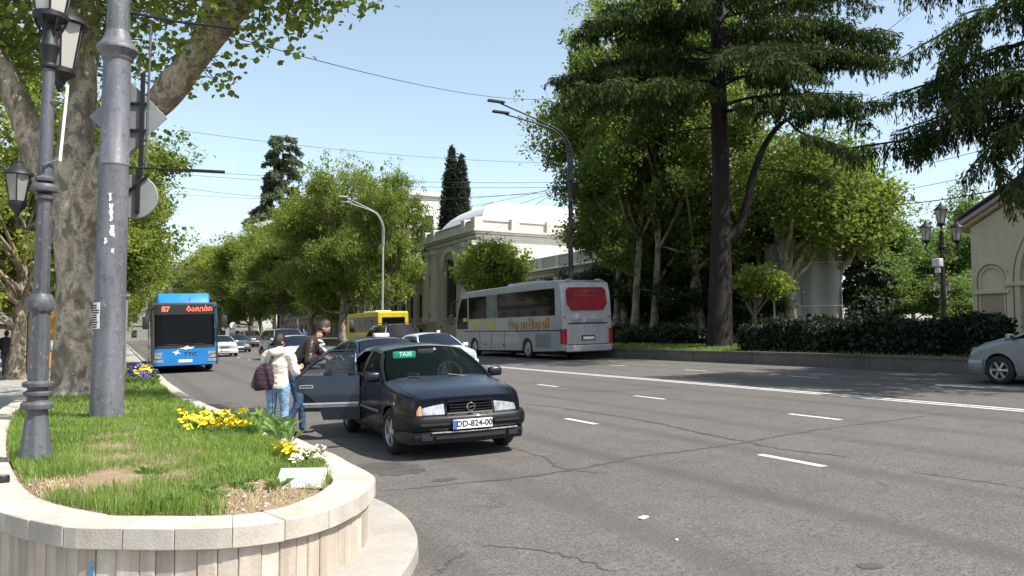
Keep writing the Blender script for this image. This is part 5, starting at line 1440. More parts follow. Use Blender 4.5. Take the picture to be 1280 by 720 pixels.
# central pavilion
CT = 12.3
cx0 = XM - .9
ym = (YC0 + YC1) / 2
holes = [(ym - 1.7, ym + 1.7, 3.4, 9.6)]
wall_y(mus, 'pavilion_wall', cx0, .6, YC0, YC1, GB, CT - .6, holes, M_MUS)
w = window_y(mus, cx0, *holes[0], M_FRAME, depth=.4)
ar = MB()
for k in range(16):
    a0_, a1_ = math.pi * k / 16, math.pi * (k + 1) / 16
    ar.prism([(ym + 1.7 * math.cos(a0_), 8.6 + 1.7 * math.sin(a0_)), (ym + 2.2 * math.cos(a0_), 8.6 + 2.2 * math.sin(a0_)), (ym + 2.2 * math.cos(a1_), 8.6 + 2.2 * math.sin(a1_)), (ym + 1.7 * math.cos(a1_), 8.6 + 1.7 * math.sin(a1_))], cx0 - .25, cx0 + .1, 'yz')
ar.build('arch_moulding', M_MUSL, mus)
sp_ = MB()
for sgn in (-1, 1):
    pts = [(ym + sgn * 1.7, 8.6)] + [(ym + sgn * 1.7 * math.cos(math.pi / 2 * k / 8), 8.6 + 1.7 * math.sin(math.pi / 2 * k / 8)) for k in range(1, 9)] + [(ym + sgn * 1.75, 10.35)]
    sp_.prism(pts[:9] + [(ym, 10.4), (ym + sgn * 1.75, 10.4)], cx0 + .02, cx0 + .35, 'yz')
sp_.build('arch_spandrel', M_MUS, mus)
for y in (YC0 + .5, YC0 + 2.6, YC1 - 2.6, YC1 - .5):
    MB().box((cx0 - .2, y, (3.1 + CT - 1.6) / 2), (.45, .8, CT - 1.6 - 3.1)).box((cx0 - .25, y, CT - 1.7), (.6, 1.05, .5)).box((cx0 - .25, y, 3.2), (.6, 1.0, .4)).build('pilaster', M_MUSL, mus, bevel=.03)
for y in (YC0 + 1.55, YC1 - 1.55):
    MB().box((cx0 - .1, y, 8.9), (.25, 1.15, 1.5)).box((cx0 - .12, y, 5.5), (.25, 1.1, 3)).build('relief_panel', M_MUSL, mus, bevel=.03)
DEP = 20.0
xc = cx0 + DEP / 2
def band(nm, z0, z1, o, m):
    MB().box((xc, ym, (z0 + z1) / 2), (DEP + 2 * o, YC1 - YC0 + 2 * o, z1 - z0)).build(nm, m, mus, bevel=.04)
MB().box((xc + .4, ym, (GB + CT) / 2), (DEP - .4, YC1 - YC0 - .02, CT - GB - .1)).build('pavilion_block', M_MUSL, mus)
band('architrave', CT - 1.25, CT - .85, .12, M_MUSL); band('cornice', CT - .62, CT - .4, .55, M_MUSL); band('cornice', CT - .8, CT - .62, .35, M_MUSL)
band('parapet', CT - .4, CT + .45, .1, M_MUSL); band('parapet_cap', CT + .45, CT + .6, .22, M_MUSL)
for (x, y) in [(cx0, YC0), (cx0, YC1), (cx0, YC0 + 2.6), (cx0, YC1 - 2.6)] + [(cx0 + k * 4, YC0) for k in range(1, 5)]:
    MB().box((x, y, CT + .18), (.9, .9, 1.2)).build('parapet_block', M_MUSL, mus, bevel=.04)
# curved roof: convex all round like an upturned boat, ridge running away from the street
RZ = CT + .5; RH = 2.7
prof = [(0, 0), (.12, .30), (.28, .56), (.5, .78), (.75, .93), (1.0, 1.0)]
def roofring(k, h): 
    i = k * 4.6
    return [(cx0 + .9 + i * .75, YC0 + .9 + i, RZ + h * RH), (cx0 + DEP - .9 - i * .75, YC0 + .9 + i, RZ + h * RH), (cx0 + DEP - .9 - i * .75, YC1 - .9 - i, RZ + h * RH), (cx0 + .9 + i * .75, YC1 - .9 - i, RZ + h * RH)]
mb = MB(); vs = []
for k, h in prof: vs += roofring(k, h)
mb.add(vs, [(4 * i + j, 4 * i + (j + 1) % 4, 4 * i + 4 + (j + 1) % 4, 4 * i + 4 + j) for i in range(len(prof) - 1) for j in range(4)] + [tuple(4 * (len(prof) - 1) + j for j in range(4))])
rf = mb.build('roof', M_ROOFW, mus, smooth=30)
for k in range(3, 24, 5):
    y_ = YC0 + .9; x_ = lerp(cx0 + 1.5, cx0 + DEP - 1.5, k / 24)
    MB().tube([(x_, y_ + p * 4.6 + .0, RZ + h * RH + .03) for p, h in prof[:5]], .03, 4).build('roof_seam', M_ROOFW, rf)
MB().box((xc, ym, RZ + RH + .08), (DEP - 8.5, 3.2, .25)).build('roof_crest', M_MUSL, rf)
# lean roof behind wing, bright in the sun
for (a, b, z) in ((YN + 18, YC0 - .3, 8.6),):
    MB().prism([(XM + 1, 7.6), (XM + 4, z), (XM + 9, 7.6)], a, b, 'xz').build('wing_roof', M_ROOFW, mus)

# --- white block behind the museum
WBP = atd(522, 400, 150)
wb_ = thing('white_block', 'tall white apartment block rising behind the museum', 'building', (WBP.x, WBP.y, -5))
MB().box((0, 0, 16), (10, 12, 32)).build('wall', mat('white_render', (.66, .64, .60), .85, var=.06, scale=.3), wb_)
MB().box((0, 0, 32.4), (11, 13, .8)).build('cornice', MATS['white_render'], wb_)
for fl in range(5):
    for k in range(3):
        o = MB().box((-3.4 + k * 3.4, -6.02, 27.5 - fl * 3.6), (1.5, .2, 1.9)).build('window', M_WDARK, wb_)
    for k in range(3):
        o = MB().box((-5.02, -3.6 + k * 3.6, 27.5 - fl * 3.6), (.2, 1.4, 1.9)).build('window', M_WDARK, wb_)
    MB().box((0, -6.05, 25.9 - fl * 3.6), (10.2, .3, .25)).build('string_course', MATS['white_render'], wb_)

# --- far street block closing the view and buildings on the near side
def block(name, label, loc, w, d, h, floors, bays, base, dark, rot=0, win=(1.3, 2.0), roofc=None):
    t = thing(name, label, 'building', loc, (0, 0, rot))
    m = stonewall(name + '_stone', base, dark, scale=.25)
    fh = h / floors
    holes = [(-w / 2 + (k + .5) * w / bays - win[0] / 2, -w / 2 + (k + .5) * w / bays + win[0] / 2, f * fh + .9, f * fh + .9 + min(win[1], fh - 1.2)) for k in range(bays) for f in range(floors)]
    wall_y(t, 'wall', 0, .4, -w / 2, w / 2, 0, h, holes, m)
    for hh in holes: MB().box((.3, (hh[0] + hh[1]) / 2, (hh[2] + hh[3]) / 2), (.06, hh[1] - hh[0], hh[3] - hh[2])).build('window', M_WDARK, t)
    MB().box((d / 2 + .42, 0, h / 2 - .02), (d, w - .02, h - .04)).build('block_body', m, t)
    MB().box((d / 2 - .1, 0, h + .15), (d + 1.2, w + .8, .4)).build('cornice', m, t)
    for f in range(1, floors): MB().box((-.08, 0, f * fh + .2), (.25, w, .2)).build('string_course', m, t)
    MB().prism([(-.2, h + .35), (d / 2, h + 2.4), (d, h + .35)], -w / 2, w / 2, 'xz').build('roof', roofc or M_CHROOF, t)
    return t
block('street_block', 'grey stone block with rows of windows closing the far end of the street', (6, 236, 0), 60, 16, 20, 5, 16, (.30, .28, .26), (.19, .18, .17), rot=math.radians(90))
block('ochre_house', 'ochre stone house behind the far plane trees across the road', (37, 165, 1), 90, 14, 16, 4, 20, (.36, .32, .26), (.24, .21, .17))
# faces the street from the near side: its wall looks towards +X
block('white_shop', 'white rendered building behind the footway trees', (-17, 66, 0), 84, 12, 11, 3, 18, (.66, .64, .60), (.5, .48, .44), rot=math.radians(180))
block('grey_house', 'grey stone house farther along the footway past the white one', (-12, 160, 0), 90, 14, 17, 4, 20, (.34, .32, .30), (.22, .21, .2), rot=math.radians(180))

# --- church porch
XC = 26.0
YE = 17.25; YA = 13.2; EZ = 5.25; SL = .5
ch = thing('church_porch', 'limestone church porch with carved arches and a tiled gable', 'building', (XC, 0, 0))
half = YE - YA
def gz_(y): return EZ + (half - abs(y - YA)) * SL
mb = MB()
AR = 2.15; AZ = 3.35                              # great arch: radius and spring height
n = 24
pts_out = [(YE, 1.0), (YE, EZ), (YA, EZ + half * SL), (YA - half, EZ), (YA - half, 1.0)]
arc = [(YA - AR, 1.0)] + [(YA + AR * math.cos(math.pi - math.pi * k / n), AZ + AR * math.sin(math.pi - math.pi * k / n)) for k in range(n + 1)] + [(YA + AR, 1.0)]
poly = pts_out + arc
bm = bmesh.new()
vv = [bm.verts.new((0, y, z)) for y, z in poly]; f = bm.faces.new(vv)
r = bmesh.ops.extrude_face_region(bm, geom=[f]); bmesh.ops.translate(bm, vec=(.7, 0, 0), verts=[v for v in r['geom'] if isinstance(v, bmesh.types.BMVert)])
bmesh.ops.recalc_face_normals(bm, faces=bm.faces); bmesh.ops.triangulate(bm, faces=[f for f in bm.faces if len(f.verts) > 4])
me = bpy.data.meshes.new('facade'); bm.to_mesh(me); bm.free(); me.materials.append(M_CHURCH); ob('facade', me, ch)
MB().box((5.2, YA, 3.0), (9, 2 * half - .1, 4.1)).build('porch_body', M_CHURCH, ch)
MB().prism([(YE - .05, EZ - .3), (YA, EZ + half * SL - .3), (YA - half + .05, EZ - .3)], .72, 9.7, 'yz').build('gable_body', M_CHURCH, ch)
def archring(r0, r1, x0, x1, yc, zc, nm, zb=1.0, m=M_CHURCH):
    mb = MB(); k_ = 20
    for k in range(k_):
        a, b = math.pi * k / k_, math.pi * (k + 1) / k_
        mb.prism([(yc + r0 * math.cos(a), zc + r0 * math.sin(a)), (yc + r1 * math.cos(a), zc + r1 * math.sin(a)), (yc + r1 * math.cos(b), zc + r1 * math.sin(b)), (yc + r0 * math.cos(b), zc + r0 * math.sin(b))], x0, x1, 'yz')
    for s_ in (-1, 1): mb.box(((x0 + x1) / 2, yc + s_ * (r0 + r1) / 2, (zb + zc) / 2), (x1 - x0, r1 - r0, zc - zb))
    return mb.build(nm, m, ch, bevel=.012)
archring(2.62, 2.78, -.10, .02, YA, AZ, 'arch_moulding'); archring(2.38, 2.54, -.16, .02, YA, AZ, 'arch_moulding'); archring(2.12, 2.30, -.08, .02, YA, AZ, 'arch_moulding')
for zc_ in (AZ - .1,):
    for s_ in (-1, 1): MB().box((-.1, YA + s_ * 2.45, zc_), (.26, .74, .14)).build('impost', M_CHURCH, ch, bevel=.02)
yb_ = YE - .72
archring(.50, .58, -.12, .02, yb_, 3.45, 'arch_moulding'); archring(.38, .45, -.08, .02, yb_, 3.45, 'arch_moulding')
MB().box((-.08, yb_, 3.02), (.22, 1.24, .12)).build('impost', M_CHURCH, ch, bevel=.02)
MB().box((-.03, yb_, 2.2), (.08, .74, 1.4)).build('blind_panel', stonewall('warm_panel_stone', (.50, .37, .26), (.38, .28, .2)), ch, bevel=.01)
archring(.50, .58, -.12, .02, 2 * YA - yb_, 3.45, 'arch_moulding')
MB().box((.9, YA, 2.2), (.1, 4.2, 4.2)).build('doorway_shade', mat('doorway_shade_brown', (.05, .035, .025), .7), ch)  # dark brown panel stands for the shade inside the great arch
# roof slabs with stepped cornice and tiles
for s_ in (-1, 1):
    def sl(u, w, t_, x0, x1, nm, m):
        y0_, y1_ = YA, YA + s_ * (half + .35)
        z0_, z1_ = EZ + half * SL, EZ - .35 * SL
        return MB().prism([(y0_, z0_ + u), (y1_, z1_ + u), (y1_, z1_ + u + t_), (y0_, z0_ + u + t_)], x0, x1, 'yz').build(nm, m, ch)
    sl(.06, 0, .10, -.18, 9.9, 'cornice', M_CHURCH); sl(.165, 0, .14, -.34, 10, 'cornice', stonewall('weathered_cornice', (.45, .41, .35), (.28, .25, .22)) if 'weathered_cornice' not in MATS else MATS['weathered_cornice']); sl(.44, 0, .06, -.36, 10.1, 'roof', M_CHROOF)
    sl(.31, 0, .125, .25, 10, 'cornice', M_CHURCH)
    for k in range(1, 26):
        x = -.42 + k * .4; y0_, y1_ = YA, YA + s_ * (half + .35)
        if k < 4: MB().tube([(x, y0_, EZ + half * SL + .55), (x, y1_, EZ - .35 * SL + .55)], .05, 5).build('roof_rib', M_CHROOF, ch)
# taller church wall behind the porch
MB().box((14, YA - 3, 5.6), (9, 12, 9)).build('nave', M_CHURCH, ch)

# --- house wrapped in grey netting
def net():
    m, nt, b = nmat('grey_netting')
    f = noise(nt, 1.2, 5, .6); g_ = noise(nt, 30, 3, .6)
    c_ = mixc(nt, .4, ramp(nt, f, [(.3, (.24, .245, .25)), (.7, (.33, .335, .34))]), ramp(nt, g_, [(.3, (.2, .2, .2)), (.7, (.36, .36, .36))]))
    L(nt, c_, b.inputs['Base Color']); b.inputs['Roughness'].default_value = .9
    return m
M_NET = net()
nc = atd(1010, 400, 42)
nh = thing('netted_house', 'house wrapped in grey builders netting with a red frame on its corner', 'building', (nc.x, nc.y, 1.2), (0, 0, -YAW - .12))
rn = random.Random(9)
def netf(u, v):
    x = lerp(-2.15, 1.7, u); z = lerp(-.3, lerp(4.9, 6.6, u) + .25 * math.sin(u * 9), v)
    return Vector((x, -.12 * math.sin(u * 23) * (.3 + v) + .08 * math.sin(v * 11 + u * 5) + rn.uniform(-.02, .02), z))
mb = MB().grid(netf, 30, 16); mb.build('netting', M_NET, nh, smooth=60, fix=False)
mb = MB().grid(lambda u, v: Vector((1.7 + .25 * u + .05 * math.sin(v * 9), 3 * u, lerp(-.3, 6.6 - .1 * math.sin(u * 6), v))), 10, 10); mb.build('netting', M_NET, nh, smooth=60, fix=False)
MB().box((-.2, 3.2, 2.6), (3.8, 6, 5.4)).build('wall', mat('brown_house_wall', (.2, .16, .13), .9), nh)
for x in (-2.1, -.2, 1.75): MB().tube([(x, .1, -.3), (x, .1, 6.4 if x > 0 else 5)], .04, 6).build('scaffold_pole', M_ALU, nh)
for z in (1.9, 4.2): MB().tube([(-2.2, -.16, z), (1.8, -.16, z + .06)], .025, 5).build('scaffold_rail', mat('pale_rail', (.5, .5, .5), .6), nh)
rf_ = MB()
for a, b in (((1.1, 6.5), (1.1, 7.5)), ((1.1, 7.5), (1.95, 7.5)), ((1.95, 7.5), (1.95, 6.5))): rf_.tube([(a[0], 0, a[1]), (b[0], 0, b[1])], .045, 5)
rf_.build('red_frame', mat('red_paint', (.55, .06, .07), .6), nh)

# ------------------------------------------------------------------ trees
def unit(v): return v / np.maximum(1e-9, np.linalg.norm(v, axis=-1, keepdims=True))
def leaf_cloud(C, per, cr, size, rng, flat=.75, up=.5, wid=.4, bend=.18):
    n = len(C) * per
    P = np.repeat(C, per, 0) + rng.normal(0, 1, (n, 3)) * np.array([cr, cr, cr * flat])
    nn = unit(rng.normal(0, 1, (n, 3)) + np.array([0, 0, up * 1.6])); t = unit(np.cross(nn, rng.normal(0, 1, (n, 3)))); b = np.cross(nn, t)
    s = (size * np.exp(rng.normal(-.08, .38, n)))[:, None]
    V = np.stack([P - t * s * .5, P + b * s * wid + nn * s * bend - t * s * .05, P + t * s * .5, P - b * s * wid + nn * s * bend - t * s * .05], 1).reshape(-1, 3)
    return V, np.arange(4 * n).reshape(-1, 4)
def plane_leaves(C, per, cr, size, rng, flat=.8):
    """broad lobed leaves: 7-gon fans"""
    n = len(C) * per
    P = np.repeat(C, per, 0) + rng.normal(0, 1, (n, 3)) * np.array([cr, cr, cr * flat])
    nn = unit(rng.normal(0, 1, (n, 3)) + np.array([0, 0, .9])); t = unit(np.cross(nn, rng.normal(0, 1, (n, 3)))); b = np.cross(nn, t)
    s = (size * rng.uniform(.55, 1.25, n))[:, None]
    shp = [(-.5, 0), (-.28, .34), (.06, .5), (.2, .3), (.52, .0), (.2, -.3), (.06, -.5), (-.28, -.34)]
    V = np.stack([P + t * s * a + b * s * c + nn * s * (.16 * abs(c)) for a, c in shp], 1).reshape(-1, 3)
    return V, np.arange(8 * n).reshape(-1, 8)
def crown_clumps(lobes, n, rng, shell=.55):
    lobes = np.array(lobes, float); w = (lobes[:, 3] * lobes[:, 4] * lobes[:, 5]) ** .67; idx = rng.choice(len(lobes), n, p=w / w.sum())
    d = unit(rng.normal(0, 1, (n, 3)) + np.array([0, 0, .15])); r = shell + (1 - shell) * rng.uniform(0, 1, n) ** .7
    r *= 1 + .12 * rng.normal(0, 1, n)
    return lobes[idx, :3] + d * lobes[idx, 3:] * r[:, None]
M_BARK = stone('tree_bark', (.17, .14, .11), (.07, .055, .042), 3.0, streak=.6, bumpk=.8)
M_BARKD = stone('dark_cedar_bark', (.035, .028, .024), (.014, .011, .009), 3.0, streak=.6, bumpk=.8)
def plane_bark():
    m, nt, b = nmat('plane_tree_bark')
    tc = N(nt, 'ShaderNodeTexCoord'); vec = tc.outputs['Object']
    mp = N(nt, 'ShaderNodeMapping'); L(nt, vec, mp.inputs[0]); mp.inputs['Scale'].default_value = (1, 1, .6)
    f = noise(nt, 2.2, 5, .62, vec=mp.outputs[0], dist=.8); g = noise(nt, 4.5, 4, .6, vec=mp.outputs[0], dist=.5); h = noise(nt, 22, 5, .7, vec=vec)
    c = ramp(nt, f, [(.36, (.15, .115, .083)), (.47, (.27, .22, .16)), (.54, (.44, .38, .29)), (.64, (.25, .205, .15))])
    c = mixc(nt, ramp(nt, g, [(.56, 0.), (.63, .8)]), c, (.13, .105, .08))
    c = mixc(nt, ramp(nt, h, [(.34, .8), (.46, 0.)]), c, (.045, .034, .024))
    L(nt, c, b.inputs['Base Color']); b.inputs['Roughness'].default_value = .85
    bump(nt, b, mixc(nt, .5, g, h), .9, .03)
    return m
M_PLBARK = plane_bark()
def knobbly(mb_tube_verts, amp, seed, freq=2.3):
    return mb_tube_verts
def trunk_mesh(paths, m, n=10, lump=0.0, seed=1):
    mb = MB()
    for P, R in paths: mb.tube(P, R, n)
    if lump:
        from mathutils import noise as mn
        out = []
        for v in mb.v:
            p = Vector(v); q = mn.noise_vector(p * 1.7 + Vector((seed, 0, 0))) * lump + mn.noise_vector(p * 5.1) * lump * .35
            out.append((p + q).to_tuple())
        mb.v = out
    return mb.mesh('trunk', m, 80, fix=False)
def limb(a, b, r0, r1, rng, n=6, bow=.12, up=.1):
    a, b = Vector(a), Vector(b); l = (b - a).length; off = Vector(rng.normal(0, 1, 3)) * l * bow * .5
    P = [a.lerp(b, k / n) + (off * math.sin(math.pi * k / n)) + Vector((0, 0, up * l * math.sin(math.pi * k / n))) for k in range(n + 1)]
    return P, [lerp(r0, r1, k / n) for k in range(n + 1)]
TREE_MESH = {}
def canonical(kind, seed, barkm):
    """a trunk and crown pair shared by several trees of one habit"""
    if (kind, seed) in TREE_MESH: return TREE_MESH[(kind, seed)]
    rng = np.random.default_rng(9000 + seed)
    R, zc, rz, nl, ncl, per, size, cr, tr, stems = {'broad': (5.0, 7.4, 6.1, 44, 2700, 22, .15, .23, .30, 1), 'tall': (5.0, 10.6, 8.6, 64, 3250, 25, .15, .25, .34, 2), 'small': (3.0, 3.9, 3.3, 26, 1500, 24, .14, .22, .18, 1)}[kind]
    lobes = []
    for k in range(nl):
        d = unit(rng.normal(0, 1, 3)); q = rng.uniform(.1, 1) ** .55 * .95 * rng.uniform(.75, 1.08); s = rng.uniform(.15, .34) * (1.25 - .45 * q)
        lobes.append((d[0] * R * q, d[1] * R * q, zc + d[2] * rz * q, R * s, R * s, R * s * rng.uniform(.55, .85)))
    lobes_ = [l for l in lobes for _ in range(1 + (rng.uniform() < .45) * 2)]; C = crown_clumps(lobes_, ncl, rng, .5)
    spray = rng.integers(0, ncl, ncl // 6); C[spray] += (unit(C[spray] - np.array([0, 0, zc])) + np.array([0, 0, .5])) * rng.uniform(.1, 1.2, (len(spray), 1))
    paths = []
    for k in range(stems):
        o = rng.normal(0, .4, 2) if stems > 1 else (0, 0)
        P, Rr = limb((o[0], o[1], -.2), (rng.normal(0, R * .14), rng.normal(0, R * .14), zc + rz * .6), tr * (1 if stems == 1 else .75), tr * .12, rng, 9, .07, 0); Rr[0] *= 1.4; paths.append((P, Rr))
        for j, lb in enumerate(lobes):
            if j % stems != k: continue
            i = int(lerp(2, 7, min(1, max(0, (lb[2] - zc + rz) / (2 * rz))))); paths.append(limb(P[i], lb[:3], Rr[i] * .5, tr * .08, rng, 6, .25, .08))
            for m_ in range(3): paths.append(limb(lb[:3], np.array(lb[:3]) + unit(rng.normal(0, 1, 3)) * np.array(lb[3:]) * .95, tr * .08, .01, rng, 4, .3, .05))
    tm = trunk_mesh(paths, barkm, 7, .02, seed)
    V, Q = leaf_cloud(C, per, cr, size, rng, .8); n = len(V) // 4
    cm = rawmesh('crown', V, Q, L_PLANE)
    TREE_MESH[(kind, seed)] = (tm, cm, R, zc, rz)
    return TREE_MESH[(kind, seed)]
def deciduous(name, label, loc, H, R, zc, rz, seed, leafm, barkm, nclump=900, per=22, size=.24, nl=11, tr=.28, group=None, cr=.42, fork=.3, lean=(0, 0), cat='tree', stems=1, own=False):
    rng = np.random.default_rng(seed)
    t = thing(name, label, cat, loc, (0, 0, 0), group)
    if (R > 2.5 or name in ('park_tree', 'laurel_bush')) and not own:
        kind = 'tall' if stems > 1 or (zc > 10 and R < 6) else ('small' if R < 3.7 else 'broad')
        tm, cm, R_, zc_, rz_ = canonical(kind, seed % (3 if kind == 'broad' else 2), barkm)
        t.rotation_euler = (0, 0, rng.uniform(0, 6.28)); sc = (R / R_, R / R_ * rng.uniform(.92, 1.08), (zc + rz) / (zc_ + rz_))
        ob('trunk', tm, t, scale=sc); co = ob('crown', cm, t, scale=sc)
        co.material_slots[0].link = 'OBJECT'; co.material_slots[0].material = leafm
        return t
    lobes = []
    for k in range(nl):
        d = unit(rng.normal(0, 1, 3)); q = rng.uniform(.35, .75)
        s = rng.uniform(.34, .55)
        lobes.append((lean[0] + d[0] * R * q, lean[1] + d[1] * R * q, zc + d[2] * rz * q, R * s, R * s, max(rz * s * .85, R * s * .6)))
    C = crown_clumps(lobes, nclump, rng)
    paths = []
    for k in range(stems):
        o = rng.normal(0, .35, 2) if stems > 1 else (0, 0)
        top = Vector((lean[0] + rng.normal(0, R * .12), lean[1] + rng.normal(0, R * .12), zc + rz * .55))
        P, Rr = limb((o[0], o[1], -.15), top, tr * (1 if stems == 1 else .65), tr * .15, rng, 9, .06, 0)
        Rr[0] *= 1.35; paths.append((P, Rr))
        for j, lb in enumerate(lobes):
            if j % stems != k: continue
            i = int(lerp(2, 7, min(1, max(0, (lb[2] - zc + rz) / (2 * rz))))); a = P[i]
            paths.append(limb(a, lb[:3], Rr[i] * .6, tr * .09, rng, 6, .25, .08))
            for m_ in range(4):
                c = C[rng.integers(len(C))] if m_ > 1 else np.array(lb[:3]) + unit(rng.normal(0, 1, 3)) * np.array(lb[3:]) * .9
                if np.linalg.norm(c - np.array(lb[:3])) < max(lb[3:]) * 1.3: paths.append(limb(lb[:3], c, tr * .09, .012, rng, 4, .3, .05))
    ob('trunk', trunk_mesh(paths, barkm, 8, .02, seed), t)
    V, Q = leaf_cloud(C, per, cr, size, rng)
    ob('crown', rawmesh('crown', V, Q, leafm), t)
    return t
L_PLANE = leaf_mat('plane_leaf_green', (.06, .10, .015), (.27, .345, .065), .48)
L_PLANEY = leaf_mat('plane_leaf_yellow_green', (.09, .13, .018), (.34, .40, .08), .5)
L_PLANED = leaf_mat('plane_leaf_deep_green', (.045, .085, .015), (.22, .305, .06), .48)
L_CEDAR = leaf_mat('cedar_needle', (.011, .024, .009), (.085, .125, .036), .18, .8, spec=.08)
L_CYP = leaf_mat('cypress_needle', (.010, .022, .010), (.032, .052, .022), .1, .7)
L_PARK = leaf_mat('park_leaf', (.065, .12, .03), (.20, .29, .08), .42)
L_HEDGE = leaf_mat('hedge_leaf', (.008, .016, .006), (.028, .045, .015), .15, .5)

# --- near plane tree, limbs laid along the photographed ones except the last, all at its own distance
def poly(pts): return [atd(x, y, d) for x, y, d in pts]
nt_ = thing('plane_tree', 'big mottled plane tree with spreading limbs growing in the planter', 'tree', (-0.68, 18.4, 0.3))
O = Vector((-0.68, 18.4, 0.3))
def rel(P): return [p - O for p in P]
TP = [([(96, 500, 16.2), (97, 470, 16.2), (98, 400, 16.2), (97, 320, 16.2), (93, 250, 16.2), (95, 190, 16.2), (102, 120, 16.3), (108, 40, 16.4), (116, -60, 16.6), (135, -200, 17), (150, -330, 17)], [.62, .48, .43, .41, .41, .36, .28, .235, .21, .16, .09]),
      ([(84, 300, 16.3), (60, 230, 16.2), (36, 160, 16.0), (5, 95, 15.8), (-40, 30, 15.6), (-110, -60, 15.5), (-200, -150, 15.5)], [.30, .30, .27, .25, .22, .17, .10]),
      ([(96, 300, 16.1), (120, 225, 15.9), (165, 165, 15.7), (210, 112, 15.5), (255, 55, 15.2), (300, 5, 15.0), (360, -80, 14.8), (420, -180, 14.5)], [.28, .29, .29, .28, .27, .24, .18, .1]),
      ([(255, 55, 15.2), (262, 10, 15.6), (275, -60, 16), (300, -150, 16.5)], [.2, .17, .14, .08]),
      ([(108, 40, 16.4), (60, -40, 15.5), (20, -140, 14.5)], [.17, .14, .07]), ([(300, 5, 15.0), (370, -20, 14), (440, -20, 13)], [.12, .07, .02]), ([(360, -80, 14.8), (460, -170, 14), (560, -230, 13.2), (690, -265, 12.2)], [.16, .12, .08, .03])]  # last limb is out of view, added to dapple the road with shade
paths = []
for pts, R in TP:
    P = rel(poly(pts)); Pd = catmull(P, 5); n = len(R)
    Rd = [lerp(R[min(int(k / 5), n - 1)], R[min(int(k / 5) + 1, n - 1)], (k % 5) / 5) for k in range(len(Pd))]
    paths.append((Pd, Rd))
rngN = np.random.default_rng(42)
LB = [(60, -60, 15, 2.6), (-60, -20, 15, 2.2), (20, 20, 16.5, 1.3), (10, 65, 19, 1.3), (150, -110, 15, 2.4), (180, 25, 17, .9), (225, -40, 15.5, 1.8), (225, 70, 16.5, .7), (320, -70, 14.5, 2.0), (400, -50, 13.6, 1.35), (350, 15, 14.0, .85), (425, -5, 13.4, .55), (300, 35, 14.6, .55), (205, 170, 15.9, .35), (270, 90, 15, .35), (330, 45, 14.2, .45),
      (40, 60, 18, 1.0), (100, 25, 19, 1.2), (160, 75, 19, .9), (70, 130, 21, 1.2), (150, 170, 20, .9), (205, 125, 17, .5),
      (120, -260, 15, 3.5), (300, -230, 14, 3.2), (430, -200, 12.5, 2.4), (-120, -180, 14, 3.0), (200, -350, 17, 3.5), (400, -330, 15, 3.0), (-30, 60, 17, 1.2), (-20, 150, 19, 1.0), (200, 15, 16, .8), (240, 40, 14.6, .6), (285, 12, 14.2, .7), (262, 78, 15.6, .45), (225, 105, 16.2, .45), (375, 30, 13.8, .5), (130, 45, 18, .8), (30, 90, 17.5, .8), (180, 95, 17.5, .6), (560, -240, 13.2, 1.7), (680, -270, 12.2, 1.5), (640, -190, 13.5, 1.1)]  # last three lobes are out of view, added to shade the road
lobes = []
for x, y, d, r in LB:
    p = atd(x, y, d) - O; lobes.append((p.x, p.y, p.z, r, r, r * .75))
C = crown_clumps(lobes, 1750, rngN, .35)
allp = np.concatenate([np.array([v.to_tuple() for v in P]) for P, R in paths])
for k in range(0, len(C), 2):                       # twigs reaching from the nearest limb into the leaves
    c = C[k]; i = np.argmin(((allp - c) ** 2).sum(1)); a = allp[i]
    if np.linalg.norm(a - c) < 5: paths.append(limb(a, c, .022, .006, rngN, 5, .25, .10))
ob('trunk', trunk_mesh(paths[:len(TP)], M_PLBARK, 20, .07, 3), nt_)
tw = trunk_mesh(paths[len(TP):], M_BARK, 5); tw.name = 'twigs'; ob('twigs', tw, nt_)
V, Q = plane_leaves(C, 15, .2, .14, rngN); ob('crown', rawmesh('crown', V, Q, L_PLANE), nt_)

# --- trees along the footway on the near side
FT = 'plane trees along the footway'
for i, (x, y, H, R, zc, rz, lm, lab) in enumerate([
    (-3.2, 33, 13, 4.6, 8.0, 4.3, L_PLANEY, 'yellow-green plane tree just past the mottled plane, beside the bus stop'),
    (-2.0, 46, 15, 5.0, 8.6, 5.0, L_PLANE, 'second plane tree of the bus stop row, mid green'),
    (-1.5, 62, 17, 5.5, 9.5, 6.0, L_PLANEY, 'third plane tree of the bus stop row, yellowish crown'),
    (-1.5, 82, 18, 6.0, 10.5, 6.5, L_PLANE, 'fourth plane tree of the bus stop row, behind the city bus'),
    (-1.0, 108, 19, 6.5, 11, 7, L_PLANEY, 'fifth plane tree of the bus stop row, far up the street'),
    (-1.0, 140, 20, 7.0, 11, 7, L_PLANE, 'last plane tree of the bus stop row near the closing block'),
    (-8.5, 27, 11, 4.0, 6.6, 3.6, L_PLANEY, 'golden green tree on the footway behind the ornate lamp post'),
    (-11, 36, 13, 4.8, 7.6, 4.8, L_PLANEY, 'large golden tree in front of the white rendered building'),
    (-7.5, 43, 13, 4.6, 8.2, 5.0, L_PLANE, 'dense green tree over the parked motorcycles')]):
    deciduous('street_tree', lab, (x, y, 0.1), H, R, zc, rz, 100 + i, lm, M_PLBARK, 900 if y < 60 else 700, 22, .20 + .0016 * y, 12, .3, None, .40)
